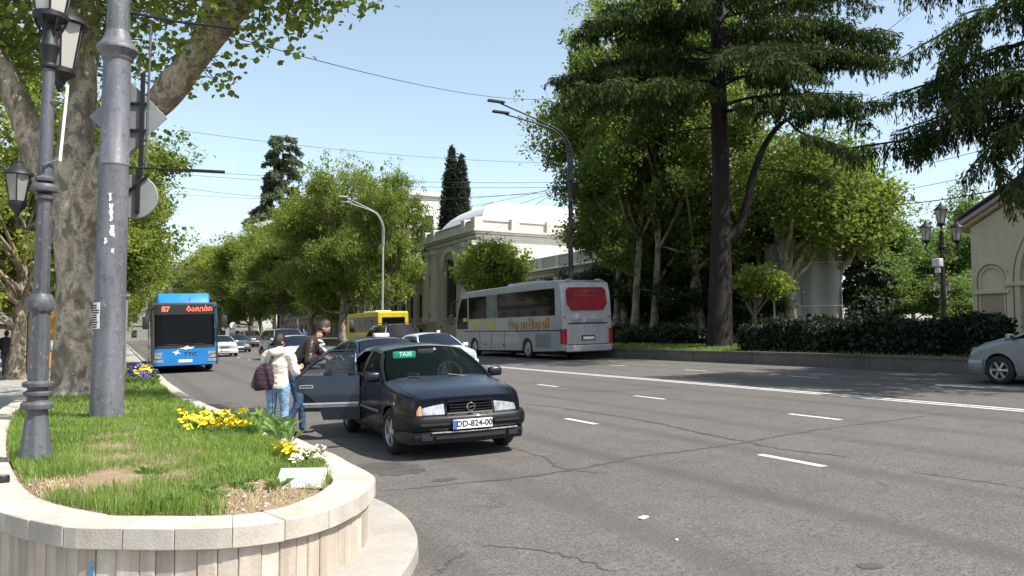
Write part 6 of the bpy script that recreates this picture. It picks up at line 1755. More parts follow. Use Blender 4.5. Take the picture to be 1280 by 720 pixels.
# --- centre planes across the road
for i, (px, d, top, R, lm, lab) in enumerate([
    (428, 84, 21.0, 6.2, L_PLANE, 'tall green plane tree behind the yellow minibus'), (480, 76, 17.0, 4.2, L_PLANE, 'slimmer plane tree beside the pale street lamp and museum wing'), (390, 90, 18.5, 6.0, L_PLANEY, 'lighter plane tree between the cedar and the yellow minibus'),
    (456, 92, 22.0, 5.6, L_PLANEY, 'sunlit plane tree crown rising behind the tall green one'),
    (330, 150, 21, 8.0, L_PLANE, 'broad plane tree far up the road beyond the cedar'), (290, 165, 22, 8.5, L_PLANEY, 'hazy plane tree above the white saloon, far up the road'), (255, 190, 22, 9, L_PLANE, 'farthest plane tree above the blue bus roof'), (352, 100, 15.5, 6.0, L_PLANED, 'dark low plane tree behind the silver off-roader'), (312, 110, 15.5, 6.5, L_PLANE, 'green plane tree over the dark grey off-roader'), (276, 128, 17, 7, L_PLANEY, 'light plane tree over the grey saloon'), (345, 125, 19, 6.5, L_PLANEY, 'pale plane tree wrapped round the tiered cedar trunk')]):
    p = atd(px, 400, d); X = max(p.x, 20.8) if px > 300 else p.x
    zc = 1.0 + (top - 1) * .56; rz = (top - 1) * .46
    deciduous('plane_tree', lab, (p.x, p.y, .9), top, R, zc - .9, rz, 200 + i, lm, M_PLBARK, 950, 20, .20 + .0013 * d, 15, .34, None, .5)
# round street tree by the coach
p = atd(617, 342, 60)
deciduous('round_tree', 'round clipped light green tree between the coach and the museum', (p.x, p.y, 1.0), 9, 3.5, p.z - 1.0, 3.0, 300, L_PLANE, M_BARK, 1500, 24, .17, 22, .16, None, .30, own=True)
# --- tall planes over the museum wing
for i, (x, y, R, zc, rz, lm, st, lab) in enumerate([
    (27.6, 40.2, 5.3, 13.2, 9.6, L_PLANE, 2, 'tall plane tree over the rear of the coach, outermost toward the street lamp'), (26.4, 36.0, 4.8, 13.0, 9.4, L_PLANED, 3, 'many-stemmed plane tree with pale trunks next to the coach'),
    (28.2, 33.8, 5.0, 13.0, 9.0, L_PLANED, 2, 'deep green plane tree right behind the great cedar trunk'), (31.0, 30.0, 4.6, 9.0, 3.9, L_PLANED, 1, 'bright plane tree between the great cedar and the netted house'),
    (29.0, 42.5, 5.0, 15.5, 9.5, L_PLANEY, 2, 'highest plane crown behind the coach trees'), (34.6, 30.5, 3.6, 8.6, 3.2, L_PLANE, 1, 'yellow-green tree leaning over the netted house')]):
    deciduous('plane_tree', lab, (x, y, 1.1), 20, R, zc - 1.1, rz, 400 + i, lm, M_PLBARK, 1900 if zc > 10 else 1250, 24, .17, 22, .34, None, .40, stems=st, own=zc < 10)
deciduous('young_tree', 'small bright young tree beside the great cedar trunk', (25.7, 27.6, 1.1), 4, 1.7, 2.7, .75, 450, leaf_mat('young_bright_leaf', (.07, .12, .015), (.24, .31, .05), .48), M_BARK, 130, 20, .17, 6, .16, None, .2, lean=(.25, -.3))
for i, (x, y, R, top) in enumerate([(28.6, 38.4, 2.6, 4.6), (28.0, 42.8, 2.8, 5.0), (27.8, 34.6, 2.2, 4.0), (30.0, 46.5, 2.8, 5.5), (29.6, 31.6, 1.8, 3.2)]):
    deciduous('laurel_bush', ['dark laurel in front of the museum windows by the pale trunks', 'dark laurel by the museum wall beside the coach roof', 'dark laurel at the foot of the many-stemmed plane', 'tall laurel half hidden behind the coach', 'low laurel between the great cedar and the museum wall'][i], (x, y, 1.1), top, R, top * .5, top * .52, 470 + i, leaf_mat('laurel_leaf', (.015, .035, .010), (.06, .10, .025), .25), M_BARK, cat='bush')
# --- park trees behind the hedge
for i, (px, d, top, R, lm, lab) in enumerate([(1120, 52, 8.4, 3.2, L_PARK, 'park tree beside the dark conifer'), (1165, 56, 9.0, 3.4, L_PARK, 'park tree behind the triple street lantern'), (1200, 50, 7.6, 3.0, L_PARK, 'park tree against the church porch eaves'), (1145, 70, 11.0, 4.2, L_PLANEY, 'taller pale tree deep in the park'), (1215, 62, 11.3, 3.6, L_PARK, 'tree peeking over the church porch roof'), (1190, 44, 4.8, 2.2, L_PARK, 'low dense tree behind the hedge by the porch'), (1100, 46, 5.0, 2.2, L_PARK, 'low leafy tree behind the hedge by the small lantern'), (1240, 60, 10.5, 3, L_PLANEY, 'light crown standing behind the porch gable')]):
    p = atd(px, 400, d); deciduous('park_tree', lab, (p.x, p.y, 1.2), top, R, (top - 1.2) * .55, (top - 1.2) * .5, 500 + i, lm, M_BARK, 650, 22, .20, 13, .2, None, .36)

# --- needle foliage along boughs
def bough_foliage(P, rng, width, droop, dens, nl=.26, nw=.045, start=.2, comb=0.0):
    """P: bough axis; flat sprays either side with hanging needles"""
    P = np.array([p.to_tuple() for p in P]); seg = np.linalg.norm(np.diff(P, axis=0), axis=1); cum = np.concatenate([[0], np.cumsum(seg)]); Lb_ = cum[-1]
    V = []; m = int(Lb_ * 7)
    for k in range(m):
        t = start + (1 - start) * (k + rng.uniform()) / m; s = t * Lb_; i = min(np.searchsorted(cum, s) - 1, len(seg) - 1); i = max(i, 0)
        c = P[i] + (P[i + 1] - P[i]) * ((s - cum[i]) / seg[i]); d = (P[i + 1] - P[i]) / seg[i]
        side = unit(np.cross(d, [0, 0, 1.0])) * (1 if k % 2 else -1)
        wl = width * (1 - .75 * t ** 1.5) * rng.uniform(.5, 1.15)
        dirn = unit(side + d * rng.uniform(.3, .9) + np.array([0, 0, rng.uniform(-.15, .12)]))
        n = max(6, int(wl * dens)); u = rng.uniform(0, 1, n)[:, None]
        q = c + dirn * wl * u + np.array([0, 0, -1.0]) * (droop * wl * u ** 2) + rng.normal(0, .05, (n, 3))
        nd = unit(dirn * .8 + rng.normal(0, .45, (n, 3)) + np.array([0, 0, -.35 - droop]))
        hang = np.ones((n, 1))
        if comb:
            h = rng.uniform(0, 1, (n, 1)) < .62; ns = max(2, int(wl * 5)); sid = np.minimum((u[:, 0] * ns).astype(int), ns - 1); us = ((sid + .5) / ns)[:, None]; sl_ = rng.uniform(.25, 1.0, ns)[sid][:, None]
            qs = c + dirn * wl * us + np.array([0, 0, -1.0]) * (droop * wl * us ** 2) + rng.normal(0, .025, (n, 3))
            q = np.where(h, qs + np.array([0, 0, -1.0]) * rng.uniform(0, comb, (n, 1)) * sl_, q); nd = np.where(h, unit(np.array([0, 0, -1.0]) + rng.normal(0, .3, (n, 3))), nd)
        b = unit(np.cross(nd, rng.normal(0, 1, (n, 3)))); ll = nl * rng.uniform(.6, 1.3, (n, 1))
        V.append(np.stack([q - b * nw, q + nd * ll * .5 - b * nw * 1.3, q + nd * ll, q + nd * ll * .5 + b * nw * 1.3], 1))
    return np.concatenate(V).reshape(-1, 3) if V else np.zeros((0, 3))
def fan(boughs, rng, k=3, spread=.75, lf=.5, wf=.75, drop=.0):
    """give every bough side branches so that it spreads into a broad spray"""
    out = list(boughs)
    for P, r0, wd, st in boughs:
        Pd = catmull(P, 4); n = len(Pd); Lb_ = sum((b - a).length for a, b in zip(Pd, Pd[1:]))
        for j in range(k * 2):
            t = st + (1 - st) * lerp(.12, .82, (j + rng.uniform()) / (2 * k)); i = min(int(t * (n - 1)), n - 2); d = (Pd[i + 1] - Pd[i]).normalized()
            sd_ = d.cross(Vector((0, 0, 1))).normalized() * (1 if j % 2 else -1)
            dr = (d * rng.uniform(.5, .9) + sd_ * spread * rng.uniform(.6, 1.2) + Vector((0, 0, rng.uniform(-.22, .16) - drop))).normalized(); ln = Lb_ * lf * (1 - .55 * t) * rng.uniform(.7, 1.2)
            out.append(([Pd[i], Pd[i] + dr * ln * .5 + Vector((0, 0, .05 * ln)), Pd[i] + dr * ln - Vector((0, 0, .06 * ln))], r0 * .4, wd * wf * .6, .1))
    return out
def make_conifer(name, label, base, trunkP, trunkR, boughs, leafm, seed, width=1.6, droop=.25, dens=34, nl=.26, nw=.045, comb=0.0, barkm=M_BARKD, bump_=.03):
    rng = np.random.default_rng(seed); t = thing(name, label, 'tree', base); B = Vector(base)
    paths = [([p - B for p in trunkP], trunkR)]; VV = []
    for bg in boughs:
        P, r0, wd, st = bg[:4]; coarse = len(bg) > 4; Pd = catmull(P, 4) if len(P) > 2 else P; Pd = [p - B for p in Pd]; n = len(Pd)
        paths.append((Pd, [lerp(r0, .015, (k / (n - 1)) ** .7) for k in range(n)]))
        VV.append(bough_foliage(Pd, rng, wd or width, droop, dens * (.22 if coarse else 1), nl * (1.6 if coarse else 1), nw * (2.8 if coarse else 1), st, comb))
    ob('trunk', trunk_mesh(paths, barkm, 9, bump_, seed), t)
    V = np.concatenate(VV); ob('crown', rawmesh('crown', V, np.arange(len(V)).reshape(-1, 4), leafm), t)
    return t
def auto_boughs(cx, cy, z0, z1, R0, R1, n, rng, tilt=.05, sag=.06, r=.07, wf=.42, shape=1.0):
    out = []
    for k in range(n):
        f = (k + rng.uniform(0, .8)) / n; z = lerp(z0, z1, f); a = k * 2.4 + rng.uniform(-.9, .9); Lg = lerp(R0, R1, f ** shape) * rng.uniform(.55, 1.2)
        d = Vector((math.cos(a), math.sin(a), 0)); o = Vector((cx, cy, z))
        P = [o + d * Lg * q + Vector((0, 0, Lg * (tilt * q + .10 * math.sin(q * math.pi) - sag * q * q * 2))) for q in (0, .25, .5, .75, 1)]
        out.append((P, r * (1 - .6 * f), max(.5, Lg * wf), .22))
    return out
# great cedar
rc = np.random.default_rng(5)
def bp(pts, r, w, st=.15): return ([atd(x, y, d) for x, y, d in pts], r, w, st)
bo = [bp([(898, 125, 33), (850, 98, 32.5), (780, 88, 32), (690, 98, 31)], .09, 2.2, .2), bp([(898, 70, 33), (830, 48, 33), (780, 26, 33), (735, 36, 33)], .08, 2.1), bp([(896, 105, 33), (845, 112, 31), (790, 112, 29.5), (715, 104, 28.5)], .08, 2.1), bp([(898, 40, 33), (850, 20, 31), (800, 8, 30), (752, 22, 29)], .08, 2.0),
      bp([(903, 45, 33), (980, 48, 33), (1050, 38, 32.5), (1118, 52, 32)], .08, 2.1), bp([(903, 100, 33), (980, 88, 33.5), (1060, 72, 34), (1112, 78, 34)], .09, 2.1), bp([(903, 20, 33), (970, 6, 34), (1030, -8, 35), (1090, 10, 36)], .08, 2.0), bp([(903, 60, 33), (930, 60, 30), (960, 66, 28), (985, 75, 26.5)], .07, 1.8), bp([(898, 85, 33), (875, 75, 36), (840, 60, 38.5)], .07, 1.8),
      bp([(902, 305, 33), (926, 282, 33), (944, 210, 33), (962, 172, 33), (990, 146, 33), (1050, 130, 33), (1112, 128, 32.8)], .27, 1.5, .62), bp([(985, 150, 33), (1000, 165, 32), (1040, 178, 31), (1080, 196, 30.5)], .07, 1.3, .3), bp([(944, 210, 33), (990, 215, 34), (1040, 225, 34.5)], .05, .9, .5), bp([(895, 160, 33), (862, 162, 33), (830, 170, 33)], .05, .5, .5),
      bp([(905, 140, 33), (960, 128, 31), (1020, 118, 30), (1075, 118, 29.5)], .08, 1.7)]
bo = fan(bo[:9], rc, 3) + bo[9:]
bo += auto_boughs(22.0, 25.2, 11.0, 15.2, 6.0, 5.4, 13, rc, .05, .05, .09, .36)
bo += [b + (1,) for b in auto_boughs(22.0, 25.2, 15.5, 22, 6.5, 2.5, 22, rc, .05, .06, .1, .42)]
make_conifer('great_cedar', 'great dark cedar with thick forked trunk standing on the lawn', (22, 25.3, 1.0), [atd(x, y, 33) for x, y in ((900, 445), (899, 425), (900, 330), (902, 250), (899, 150), (897, 60), (895, -60), (893, -220))], [.70, .54, .44, .39, .35, .30, .24, .1], bo, L_CEDAR, 51, 1.9, .22, 62, .22, .022, .45, bump_=.05)
# drooping cedar hanging in over the road from beyond the frame
bo = [bp([(1420, 110, 16.5), (1320, 140, 17.5), (1230, 150, 18.5), (1150, 172, 19.5), (1042, 188, 20.5)], .10, 1.0, .1), bp([(1420, -30, 16.5), (1320, -10, 17), (1220, 20, 18), (1128, 72, 19)], .09, 1.1, .1), bp([(1420, 20, 16.5), (1320, 40, 17), (1230, 72, 18), (1160, 105, 19), (1110, 120, 20)], .09, .8, .2), bp([(1420, 100, 16), (1340, 125, 16), (1270, 155, 16.5), (1240, 190, 17), (1262, 245, 17)], .07, .7, .3),
      bp([(1420, 60, 18), (1320, 85, 20), (1240, 100, 21.5), (1180, 125, 22.5)], .08, 1.0, .2), bp([(1420, -80, 17), (1300, -60, 18), (1200, -40, 19), (1130, -10, 20)], .08, 1.1, .2), bp([(1400, 130, 15.5), (1320, 160, 15.5), (1280, 210, 15.7), (1275, 250, 15.8)], .06, .6, .3), bp([(1230, 150, 18.5), (1210, 125, 18), (1190, 100, 17.6)], .05, .5, .2), bp([(1230, 20, 18), (1190, 70, 18), (1170, 100, 18.3)], .05, .7, .2), bp([(1420, 40, 15.5), (1330, 70, 16), (1250, 110, 17), (1190, 140, 18), (1120, 165, 19.5)], .09, 1.1, .15)]
tb = Vector((23.2, 7.2, 1.0))
bo = fan(bo, rc, 2, .8, .34, 1.1, .08)
bo += [b + (1,) for b in auto_boughs(23.2, 7.2, 9.0, 19, 6.8, 2.0, 30, rc, .02, .1, .09, .4)]
make_conifer('drooping_cedar', 'dark drooping cedar whose fringed boughs hang over the silver hatchback', tb, [tb + Vector((0, 0, z)) for z in (-.3, 1, 4, 8, 12, 16, 20)], [.6, .5, .45, .38, .3, .2, .06], bo, L_CEDAR, 52, 1.1, .45, 150, .17, .014, .6)
# more cedars out of view shading the kerb
for i, (x, y) in enumerate([(24.0, -1.0), (30, 3.0)]):
    b0 = Vector((x, y, 1.0))
    make_conifer('park_cedar', ['cedar beyond the drooping one along the kerb', 'slender cedar standing behind the drooping cedar'][i], b0, [b0 + Vector((0, 0, z)) for z in (-.3, 2, 6, 11, 16, 20)], [.45, .38, .32, .24, .14, .04], auto_boughs(x, y, 8, 20, 5.5, 1.6, 24, rc, .02, .1, .08, .34), L_CEDAR, 60 + i, 1.4, .4, 30, .3, .05, .4)
for i, (x, y) in enumerate([(26.5, 6.0), (25.8, -0.5), (27.5, -7.0)]):
    deciduous('park_plane', ['plane tree behind the drooping cedar, shading the kerb', 'next plane tree along the kerb past the drooping cedar', 'third plane tree along the kerb past the drooping cedar'][i], (x, y, 1.1), 20, 4.8, 9.5, 7.5, 800 + i, L_PLANED, M_PLBARK, stems=2)
# tiered cedar on the far side of the road
p = atd(350, 400, 135); b0 = Vector((p.x, p.y, .8))
bo = auto_boughs(p.x, p.y, 7, 35.8, 10.5, 3.0, 62, rc, .16, .15, .12, .40, .75)
make_conifer('tiered_cedar', 'tall tiered cedar rising above the centre plane trees', b0, [b0 + Vector((0, 0, z)) for z in (-.3, 5, 12, 22, 30, 35.2)], [.55, .45, .36, .25, .14, .05], bo, leaf_mat('far_cedar_needle', (.035, .052, .026), (.12, .15, .07), .15, .7), 71, 2.2, .3, 22, .6, .095, .7)
p = atd(531, 330, 112); b0 = Vector((p.x, p.y, 1))
make_conifer('grey_deodar', 'drooping grey-green deodar beside the cypresses', b0, [b0 + Vector((0, 0, z)) for z in (-.3, 6, 12, 16, 18)], [.4, .34, .25, .15, .05], auto_boughs(p.x, p.y, 4, 17.8, 4.6, 1.4, 40, rc, -.02, .25, .09, .4), leaf_mat('deodar_needle', (.03, .045, .025), (.085, .11, .06), .15, .7), 72, 1.6, .9, 26, .6, .09, .6)
p = atd(1078, 400, 44); b0 = Vector((p.x, p.y, 1.1))
make_conifer('dark_yew', 'dark broad conifer between the netted house and the park trees', b0, [b0 + Vector((0, 0, z)) for z in (-.3, 3, 6, 8.2)], [.3, .24, .15, .04], auto_boughs(p.x, p.y, 1.8, 9.6, 1.9, .7, 64, rc, .15, .1, .05, .5), L_CYP, 73, .9, .3, 30, .26, .06, .15)
# cypresses
def cypress(label, px, d, top_px, w, seed):
    p = atd(px, 400, d); zt = CAM_H + (419 - top_px) / F_PX * d; rng = np.random.default_rng(seed)
    t = thing('cypress_tree', label, 'tree', (p.x, p.y, 1.0)); n = 900
    f = rng.uniform(0, 1, n) ** .8; a = rng.uniform(0, 6.283, n); r = w * np.interp(f, [0, .12, .35, .65, .85, 1], [.75, .95, 1, .80, .48, .02]) * (1 + .12 * np.sin(3 * a + 9 * f)) * rng.uniform(.75, 1.05, n)
    C = np.stack([r * np.cos(a), r * np.sin(a), .6 + f * (zt - 1.6)], 1)
    V, Q = leaf_cloud(C, 24, .17, .29, rng, 1.8, -.1, .2)
    ob('crown', rawmesh('crown', V, Q, L_CYP), t)
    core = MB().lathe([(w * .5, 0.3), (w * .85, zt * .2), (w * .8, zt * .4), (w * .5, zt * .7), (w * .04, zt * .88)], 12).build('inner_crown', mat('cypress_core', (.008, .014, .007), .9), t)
    MB().lathe([(.25, -.2), (.2, 1.5)], 10).build('trunk', M_BARK, t)
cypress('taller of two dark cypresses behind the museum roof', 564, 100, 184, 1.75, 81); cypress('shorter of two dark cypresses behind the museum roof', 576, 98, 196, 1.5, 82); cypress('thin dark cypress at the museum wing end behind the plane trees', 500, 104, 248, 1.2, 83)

# --- hedges and shrubs on the far verge
def hedge(label, x0, x1, y0, y1, z0, h, seed, n, size=.09, name='hedge', rag=.05):
    rng = np.random.default_rng(seed); cx, cy = (x0 + x1) / 2, (y0 + y1) / 2; t = thing(name, label, 'hedge', (cx, cy, z0)); hx, hy = (x1 - x0) / 2, (y1 - y0) / 2
    face = rng.choice(4, n, p=np.array([hy * h, hy * 2 * hx * 1.0, hx * h, hx * h]) / (hy * h + hy * 2 * hx + 2 * hx * h)); u, v = rng.uniform(-1, 1, n), rng.uniform(0, 1, n); C = np.zeros((n, 3))
    C[face == 0] = np.stack([-np.full((face == 0).sum(), hx), u[face == 0] * hy, v[face == 0] * h], 1); C[face == 1] = np.stack([(2 * v[face == 1] - 1) * hx, u[face == 1] * hy, np.full((face == 1).sum(), h)], 1)
    for f_, s_ in ((2, -1), (3, 1)): C[face == f_] = np.stack([u[face == f_] * hx, np.full((face == f_).sum(), s_ * hy), v[face == f_] * h], 1)
    wob = .10 * np.sin(C[:, 1] * 1.9 + seed) + .07 * np.sin(C[:, 1] * 4.3)
    C[:, 2] += wob * (C[:, 2] / h); C[:, 0] += .5 * wob
    V, Q = leaf_cloud(C, 9, rag + .03, size * 1.1, rng, 1, .2)
    ob('foliage', rawmesh('foliage', V, Q, L_HEDGE), t)
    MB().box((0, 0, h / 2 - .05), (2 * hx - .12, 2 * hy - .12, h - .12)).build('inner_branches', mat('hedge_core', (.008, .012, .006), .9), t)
    return t
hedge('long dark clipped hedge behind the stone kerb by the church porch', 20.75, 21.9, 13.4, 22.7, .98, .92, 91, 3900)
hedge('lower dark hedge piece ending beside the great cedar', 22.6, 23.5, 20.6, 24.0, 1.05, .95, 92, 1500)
for i, (x, y, h, w) in enumerate([(23.4, 29.6, .95, 1.0), (23.8, 31.4, 1.05, 1.1), (23.2, 33.4, .9, 1.0), (23.9, 35.4, 1.1, 1.2), (23.4, 37.5, 1.0, 1.1), (23.6, 40, 1.0, 1.2), (23.5, 27.9, .7, .7)]):
    rng = np.random.default_rng(700 + i); t = thing('shrub', ['low dark shrub nearest the great cedar on the lawn', 'taller dark shrub in the lawn row by the coach', 'dark shrub mid row on the shaded lawn', 'widest dark shrub of the lawn row', 'dark shrub right behind the coach tail', 'dark shrub hidden alongside the coach flank', 'tiny dark shrub at the foot of the great cedar'][i], 'shrub', (x, y, 1.08))
    C = crown_clumps([(rng.normal(0, .3), rng.normal(0, .5), h * .45, w * .6, w * .8, h * .55) for _ in range(4)], 330, rng, .4)
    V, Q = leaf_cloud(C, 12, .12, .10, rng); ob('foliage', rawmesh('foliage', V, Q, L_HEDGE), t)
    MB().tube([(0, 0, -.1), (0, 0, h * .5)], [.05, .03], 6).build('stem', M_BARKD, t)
# verge grass
n = 26000
P = np.stack([RNG.uniform(20.35, 25.5, n), RNG.uniform(10, 44, n)], 1)
V, T = blades(P, 0.99 + .16 * np.clip((P[:, 0] - 20.3) / 2.2, 0, 1), .10 * RNG.uniform(.5, 1.4, n), np.full(n, .022))
tag(ob('grass', rawmesh('grass', V, T, M_GRASS)), 'rough grass on the shaded lawn behind the stone kerb', 'grass', kind='stuff')

# ------------------------------------------------------------------ street furniture
M_LGREY = mat('pale_and_sunlit_steel', (.36, .36, .35), .5, .3, var=.1); M_DGREY = mat('shade_dark_steel', (.035, .037, .04), .5, .2, var=.2)  # same lamp type: pale tone for the sunlit ones, dark for the shaded one
def tall_lamp(label, x, y, m, reach, ztip, lean=0.0):
    t = thing('street_lamp', label, 'street lamp', (x, y, 1.05))
    MB().lathe([(.2, -.1), (.2, .5), (.15, .6), (.125, 4.5), (.10, 10.2)], 14).build('pole', m, t, smooth=40)
    MB().lathe([(.14, 8.4), (.16, 8.5), (.16, 9.9), (.12, 10.0)], 12).build('bracket_box', m, t)
    zt = ztip - 1.05
    for c_ in t.children: c_.scale = (lean or 1, lean or 1, 1)
    for k, dy in enumerate((-.16, .16)):
        P = [(0, dy, 8.5), (0, dy, 10.0), (-.12 * reach, dy, lerp(10, zt, .42)), (-.32 * reach, dy, lerp(10, zt, .62)), (-reach * (1 - .12 * k), dy * 1.6, zt - .35 * k)]
        MB().tube(catmull(P, 6), .042, 7).build('arm', m, t, smooth=50)
        MB().box((-reach * (1 - .12 * k) - .25, dy * 1.6, zt + .07 - .35 * k), (.9, .22, .12)).build('lamp_head', m, t, bevel=.03)
    return t
tall_lamp('shade-darkened double-armed street lamp rising behind the tour coach', 20.75, 35.1, M_DGREY, 4.1, 13.0)
tall_lamp('pale double-armed street lamp beside the yellow minibus', 20.75, 67.4, M_LGREY, 3.4, 13.4, .75)
tall_lamp('pale double-armed street lamp far up the road among the plane trees', 20.75, 104, M_LGREY, 3.4, 13.4)
def triple(label, loc, m=M_BLACK):
    t = thing('triple_lantern', label, 'street lamp', loc)
    MB().lathe([(.13, -.2), (.13, .35), (.09, .45), (.075, .9), (.06, 3.6), (.055, 3.75)], 12).build('post', m, t, smooth=40)
    MB().lathe(ring(.9, .07, .11, .08), 14).build('ring_moulding', m, t, smooth=40); MB().lathe(ring(3.2, .06, .1, .08), 14).build('ring_moulding', m, t, smooth=40)
    lantern(t, (0, 0, 3.95), .36, .70)
    for a in (0, 180):
        d = CR * math.cos(math.radians(a)) + CF * math.sin(math.radians(a)) * .3
        MB().tube(catmull([(0, 0, 3.25), (d.x * .3, d.y * .3, 3.05), (d.x * .5, d.y * .5, 3.18), (d.x * .48, d.y * .48, 3.34)], 5), .022, 6).tube(catmull([(0, 0, 3.05), (d.x * .15, d.y * .15, 3.2), (d.x * .3, d.y * .3, 3.06)], 4), .014, 5).build('scroll_arm', m, t)
        lantern(t, (d.x * .48, d.y * .48, 3.42), .34, .66)
    return t
tl_ = triple('black three-lantern lamp post behind the clipped hedge by the church', (23.0, 16.2, 1.1))
MB().box((-.16, .05, 2.75), (.22, .26, .26)).box((-.2, .02, 2.5), (.12, .16, .16)).build('floodlight', mat('white_camera_case', (.62, .62, .6), .5), tl_, bevel=.02)
p = atd(1063, 400, 52)
triple('small pale three-lantern lamp post in front of the dark conifer', (p.x - 5, p.y - 10, 1.1), mat('weathered_grey_iron', (.3, .3, .29), .6)).scale = (.80, .80, .80)
p = atd(968, 400, 40)
th_ = thing('marker_post', 'thin grey steel post at the end of the museum wing', 'post', (p.x, p.y, 1.1)); MB().lathe([(.07, -.1), (.065, 1.3), (.05, 1.35), (.05, 3.9)], 10).build('post', M_LGREY, th_); MB().lathe([(.06, 3.88), (.06, 3.95), (.01, 4.0)], 10).build('cap', M_LGREY, th_)
# payment kiosk / advert totems at the stop
M_ORANGE = mat('orange_poster', (.72, .30, .02), .5, var=.15, scale=1.5); M_KGREY = mat('kiosk_grey', (.22, .22, .21), .5, var=.1)
k1 = thing('advert_totem', 'orange and white advert totem behind the mottled plane trunk', 'advert', (-2.75, 37.6, .05), (0, 0, -YAW + math.radians(30)))
MB().box((0, 0, 1.3), (1.05, .22, 2.6)).build('case', M_KGREY, k1, bevel=.02); MB().box((0, -.12, 1.95), (.95, .03, 1.1)).build('poster', M_ORANGE, k1); MB().box((0.12, -.122, 1.15), (.7, .03, .42)).build('poster_white', M_PAPER, k1); MB().box((0, -.12, .55), (.95, .03, .66)).build('poster_lower', M_ORANGE, k1)
k2 = thing('payment_kiosk', 'grey payment kiosk with orange poster and screen beside the blue bus', 'kiosk', (-.12, 35.2, .13), (0, 0, -YAW + math.radians(28)))
MB().box((0, 0, 1.5), (.95, .5, 3.0)).build('case', M_KGREY, k2, bevel=.03); MB().box((-.05, -.26, 2.25), (.6, .03, .85)).build('poster', M_ORANGE, k2); MB().box((-.05, -.265, 1.72), (.7, .05, .1)).build('shelf', M_PAPER, k2); MB().box((-.05, -.26, 1.45), (.5, .03, .4)).build('screen', mat('kiosk_screen', (.02, .03, .09), .2), k2); MB().box((.0, -.26, 1.1), (.45, .03, .28)).build('keypad', mat('yellow_panel', (.7, .45, .02), .5), k2); MB().box((0, 0, 3.05), (1.1, .65, .1)).build('roof', M_KGREY, k2)
# small round sign on a post near the white saloon
sg_ = thing('post_sign', 'small round white sign on a thin post beyond the white saloon', 'sign', (10.9, 88, .33)); MB().tube([(0, 0, 0), (0, 0, 2.6)], .05, 8).build('post', M_LGREY, sg_); MB().lathe([(.01, 0), (.35, 0), (.35, .03), (.01, .03)], 20, (0, -.08, 2.3), axis='y').build('plate', M_PAPER, sg_); MB().box((0, -.08, 1.7), (.5, .03, .3)).build('plate_lower', M_PAPER, sg_)
# motorcycles in the shade of the footway
def motorcycle(label, loc, rz):
    t = thing('motorcycle', label, 'motorcycle', loc, (0, .16, rz))
    for x in (-.66, .66):
        w = MB().lathe([(.24, -.04), (.29, -.055), (.31, 0), (.29, .055), (.24, .04)], 24, (x, 0, .31), axis='y', caps=False).build('wheel', M_RUB, t, smooth=50)
        sp = MB()
        for k in range(5): sp.tube([(x, 0, .31), (x + .25 * math.cos(k * 1.257), 0, .31 + .25 * math.sin(k * 1.257))], .015, 5)
        sp.lathe([(.05, -.06), (.05, .06)], 10, (x, 0, .31), axis='y'); sp.build('rim', M_RIM, w)
    MB().tube([(.66, 0, .31), (.42, 0, .85), (.36, 0, 1.02)], .035, 8).build('fork', M_CHROME, t); MB().tube([(.36, -.34, 1.05), (.38, 0, 1.02), (.36, .34, 1.05)], .016, 6).build('handlebar', M_BLACK, t)
    MB().box((.12, 0, .78), (.46, .26, .22)).build('tank', M_BLACK, t, bevel=.07, bseg=3); MB().box((-.38, 0, .78), (.62, .26, .12)).build('seat', M_SEAT, t, bevel=.04, bseg=2); MB().box((0, 0, .45), (.42, .3, .36)).build('engine', M_RIMD, t, bevel=.04); MB().tube([(.2, -.14, .35), (-.3, -.17, .3), (-.8, -.18, .42)], .045, 8).build('exhaust', M_CHROME, t)
    MB().lathe([(.02, -.05), (.09, 0), (.1, .06)], 14, (.46, 0, .95), axis='x').build('headlight', M_HEAD, t); MB().box((-.8, 0, .62), (.24, .16, .05)).build('mudguard', M_BLACK, t, bevel=.02)
    return t
motorcycle('black motorcycle parked on the shaded footway by the ornate lamp post', (-5.6, 33.5, .05), 2.2); motorcycle('second black motorcycle leaning farther back on the shaded footway', (-6.6, 36.0, .05), 1.9); motorcycle('third motorcycle half hidden by the ornate lamp post', (-4.5, 34.5, .05), 2.5)
# footway bench
bn = thing('bench', 'plain pale bench on the footway beside the motorcycles', 'bench', (-4.9, 30.2, .05), (0, 0, .6)); 
for k in range(4): MB().box((0, -.18 + k * .12, .45), (1.6, .1, .05)).build('slat', M_CONC, bn, bevel=.01)
for x in (-.65, .65): MB().box((x, 0, .2), (.12, .42, .44)).build('leg', M_CONC, bn, bevel=.02)

# ------------------------------------------------------------------ overhead wires
def wire(label, a, b, sag=.35, r=.012, group=None):
    a, b = Vector(a), Vector(b); P = [a.lerp(b, k / 14) - Vector((0, 0, sag * 4 * (k / 14) * (1 - k / 14))) for k in range(15)]
    o = MB().tube([p - a for p in P], r * .72, 5).build('wire', M_WIRE, None, smooth=80); o.location = a
    return tag(o, label, 'wire', group)
def W(label, p, q, **k): wire(label, atd(*p), atd(*q), **k)
colT = Vector((PX, PY, 0)) + loc(0, .1, .05, 5.8)
W('span wire from the iron column bracket to the shade-darkened street lamp', (166, 10, 10.2), (706, 122, 38.5), r=.011, sag=.5)
W('thin wire over the tiered cedar toward the coach trees', (225, 163, 30), (700, 204, 39), r=.012, sag=.25)
W('upper of the paired wires above the cypresses', (160, 208, 36), (706, 228, 38.5), r=.013, sag=.25)
W('lower of the paired wires above the cypresses', (160, 212, 38), (706, 234, 38.5), r=.013, sag=.3)
W('sagging wire crossing in front of the centre plane trees', (150, 222, 40), (706, 236, 38.5), r=.014, sag=.9)
W('lowest span wire running to the shade-darkened street lamp', (150, 236, 60), (706, 240, 38.5), r=.014, sag=.6)
